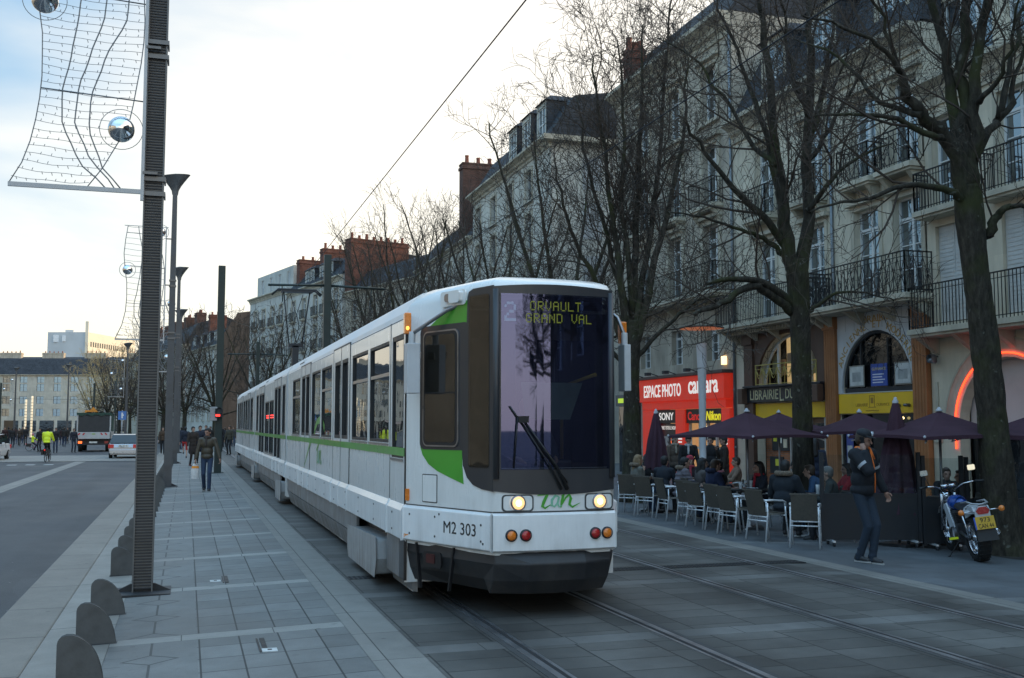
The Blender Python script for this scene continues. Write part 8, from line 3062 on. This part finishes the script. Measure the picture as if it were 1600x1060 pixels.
# thin bright cloud veil: whitest low down and on the sun side, bluish gaps high on the left
t = WM('MULTIPLY_ADD', sep.outputs[0], .75, nz.outputs['Fac'])
t = WM('MULTIPLY_ADD', sep.outputs[2], -.95, t)
mr = WN('ShaderNodeMapRange'); mr.interpolation_type = 'SMOOTHSTEP'; mr.inputs[1].default_value = -.08; mr.inputs[2].default_value = .45; mr.inputs[3].default_value = 0; mr.inputs[4].default_value = 1
nt.links.new(t, mr.inputs[0])
G = .085
veil = WN('ShaderNodeMix', data_type='RGBA'); nt.links.new(mr.outputs[0], veil.inputs[0])
veil.inputs[6].default_value = (VEIL_B[0] / G, VEIL_B[1] / G, VEIL_B[2] / G, 1)
warm = WN('ShaderNodeMix', data_type='RGBA')
wz = WN('ShaderNodeMapRange'); wz.inputs[1].default_value = .0; wz.inputs[2].default_value = .2
nt.links.new(sep.outputs[2], wz.inputs[0]); nt.links.new(wz.outputs[0], warm.inputs[0])
warm.inputs[6].default_value = (.98 / G, .9 / G, .8 / G, 1); warm.inputs[7].default_value = (.88 / G, .86 / G, .83 / G, 1)
nt.links.new(warm.outputs[2], veil.inputs[7])
addn = WN('ShaderNodeMix', data_type='RGBA', blend_type='ADD'); addn.inputs[0].default_value = 1
nt.links.new(sky.outputs[0], addn.inputs[6]); nt.links.new(veil.outputs[2], addn.inputs[7])
# sky overhead and behind the camera brightened out of view for added fill
oz = WN('ShaderNodeMapRange'); oz.interpolation_type = 'SMOOTHSTEP'; oz.inputs[1].default_value = .42; oz.inputs[2].default_value = .85; oz.inputs[3].default_value = 1.0; oz.inputs[4].default_value = 1.85
nt.links.new(sep.outputs[2], oz.inputs[0])
by = WN('ShaderNodeMapRange'); by.interpolation_type = 'SMOOTHSTEP'; by.inputs[1].default_value = .35; by.inputs[2].default_value = -.6; by.inputs[3].default_value = 1.0; by.inputs[4].default_value = 1.5
nt.links.new(sep.outputs[1], by.inputs[0])
gn = WM('MULTIPLY', oz.outputs[0], by.outputs[0])
gm = WN('ShaderNodeMix', data_type='RGBA', blend_type='MULTIPLY'); gm.inputs[0].default_value = 1
nt.links.new(addn.outputs[2], gm.inputs[6]); nt.links.new(gn, gm.inputs[7])
wb = WN('ShaderNodeMix', data_type='RGBA', blend_type='MULTIPLY'); wb.inputs[0].default_value = 1
nt.links.new(gm.outputs[2], wb.inputs[6]); wb.inputs[7].default_value = (1.07, .99, .88, 1)
nt.links.new(wb.outputs[2], bg.inputs[0])
bg.inputs[1].default_value = G * 1.17
nt.links.new(bg.outputs[0], out.inputs[0])

sl = D.lights.new('sun', 'SUN')
sl.energy = 2.4; sl.angle = R(.55); sl.color = (1.0, .8, .58)
so = D.objects.new('sun', sl); COL.objects.link(so)
dv = V((math.sin(R(SUN_AZ)) * math.cos(R(SUN_EL)), math.cos(R(SUN_AZ)) * math.cos(R(SUN_EL)), math.sin(R(SUN_EL))))
so.rotation_euler = dv.to_track_quat('Z', 'Y').to_euler()

cam = D.cameras.new('camera')
cam.sensor_width = 36; cam.lens = F_ / 1600 * 36
cam.clip_end = 3000; cam.clip_start = .1
co = D.objects.new('camera', cam); COL.objects.link(co)
co.location = (0, 0, HC)
co.rotation_euler = (R(90) + PITCH, 0, -YAW)
S.camera = co
S.view_settings.view_transform = 'Standard'
S.view_settings.look = 'None'
S.view_settings.exposure = 0
S.render.engine = 'CYCLES'
D.scenes.remove(TMP)
S.cycles.max_bounces = 6
S.cycles.transparent_max_bounces = 8
S.cycles.sample_clamp_indirect = 6
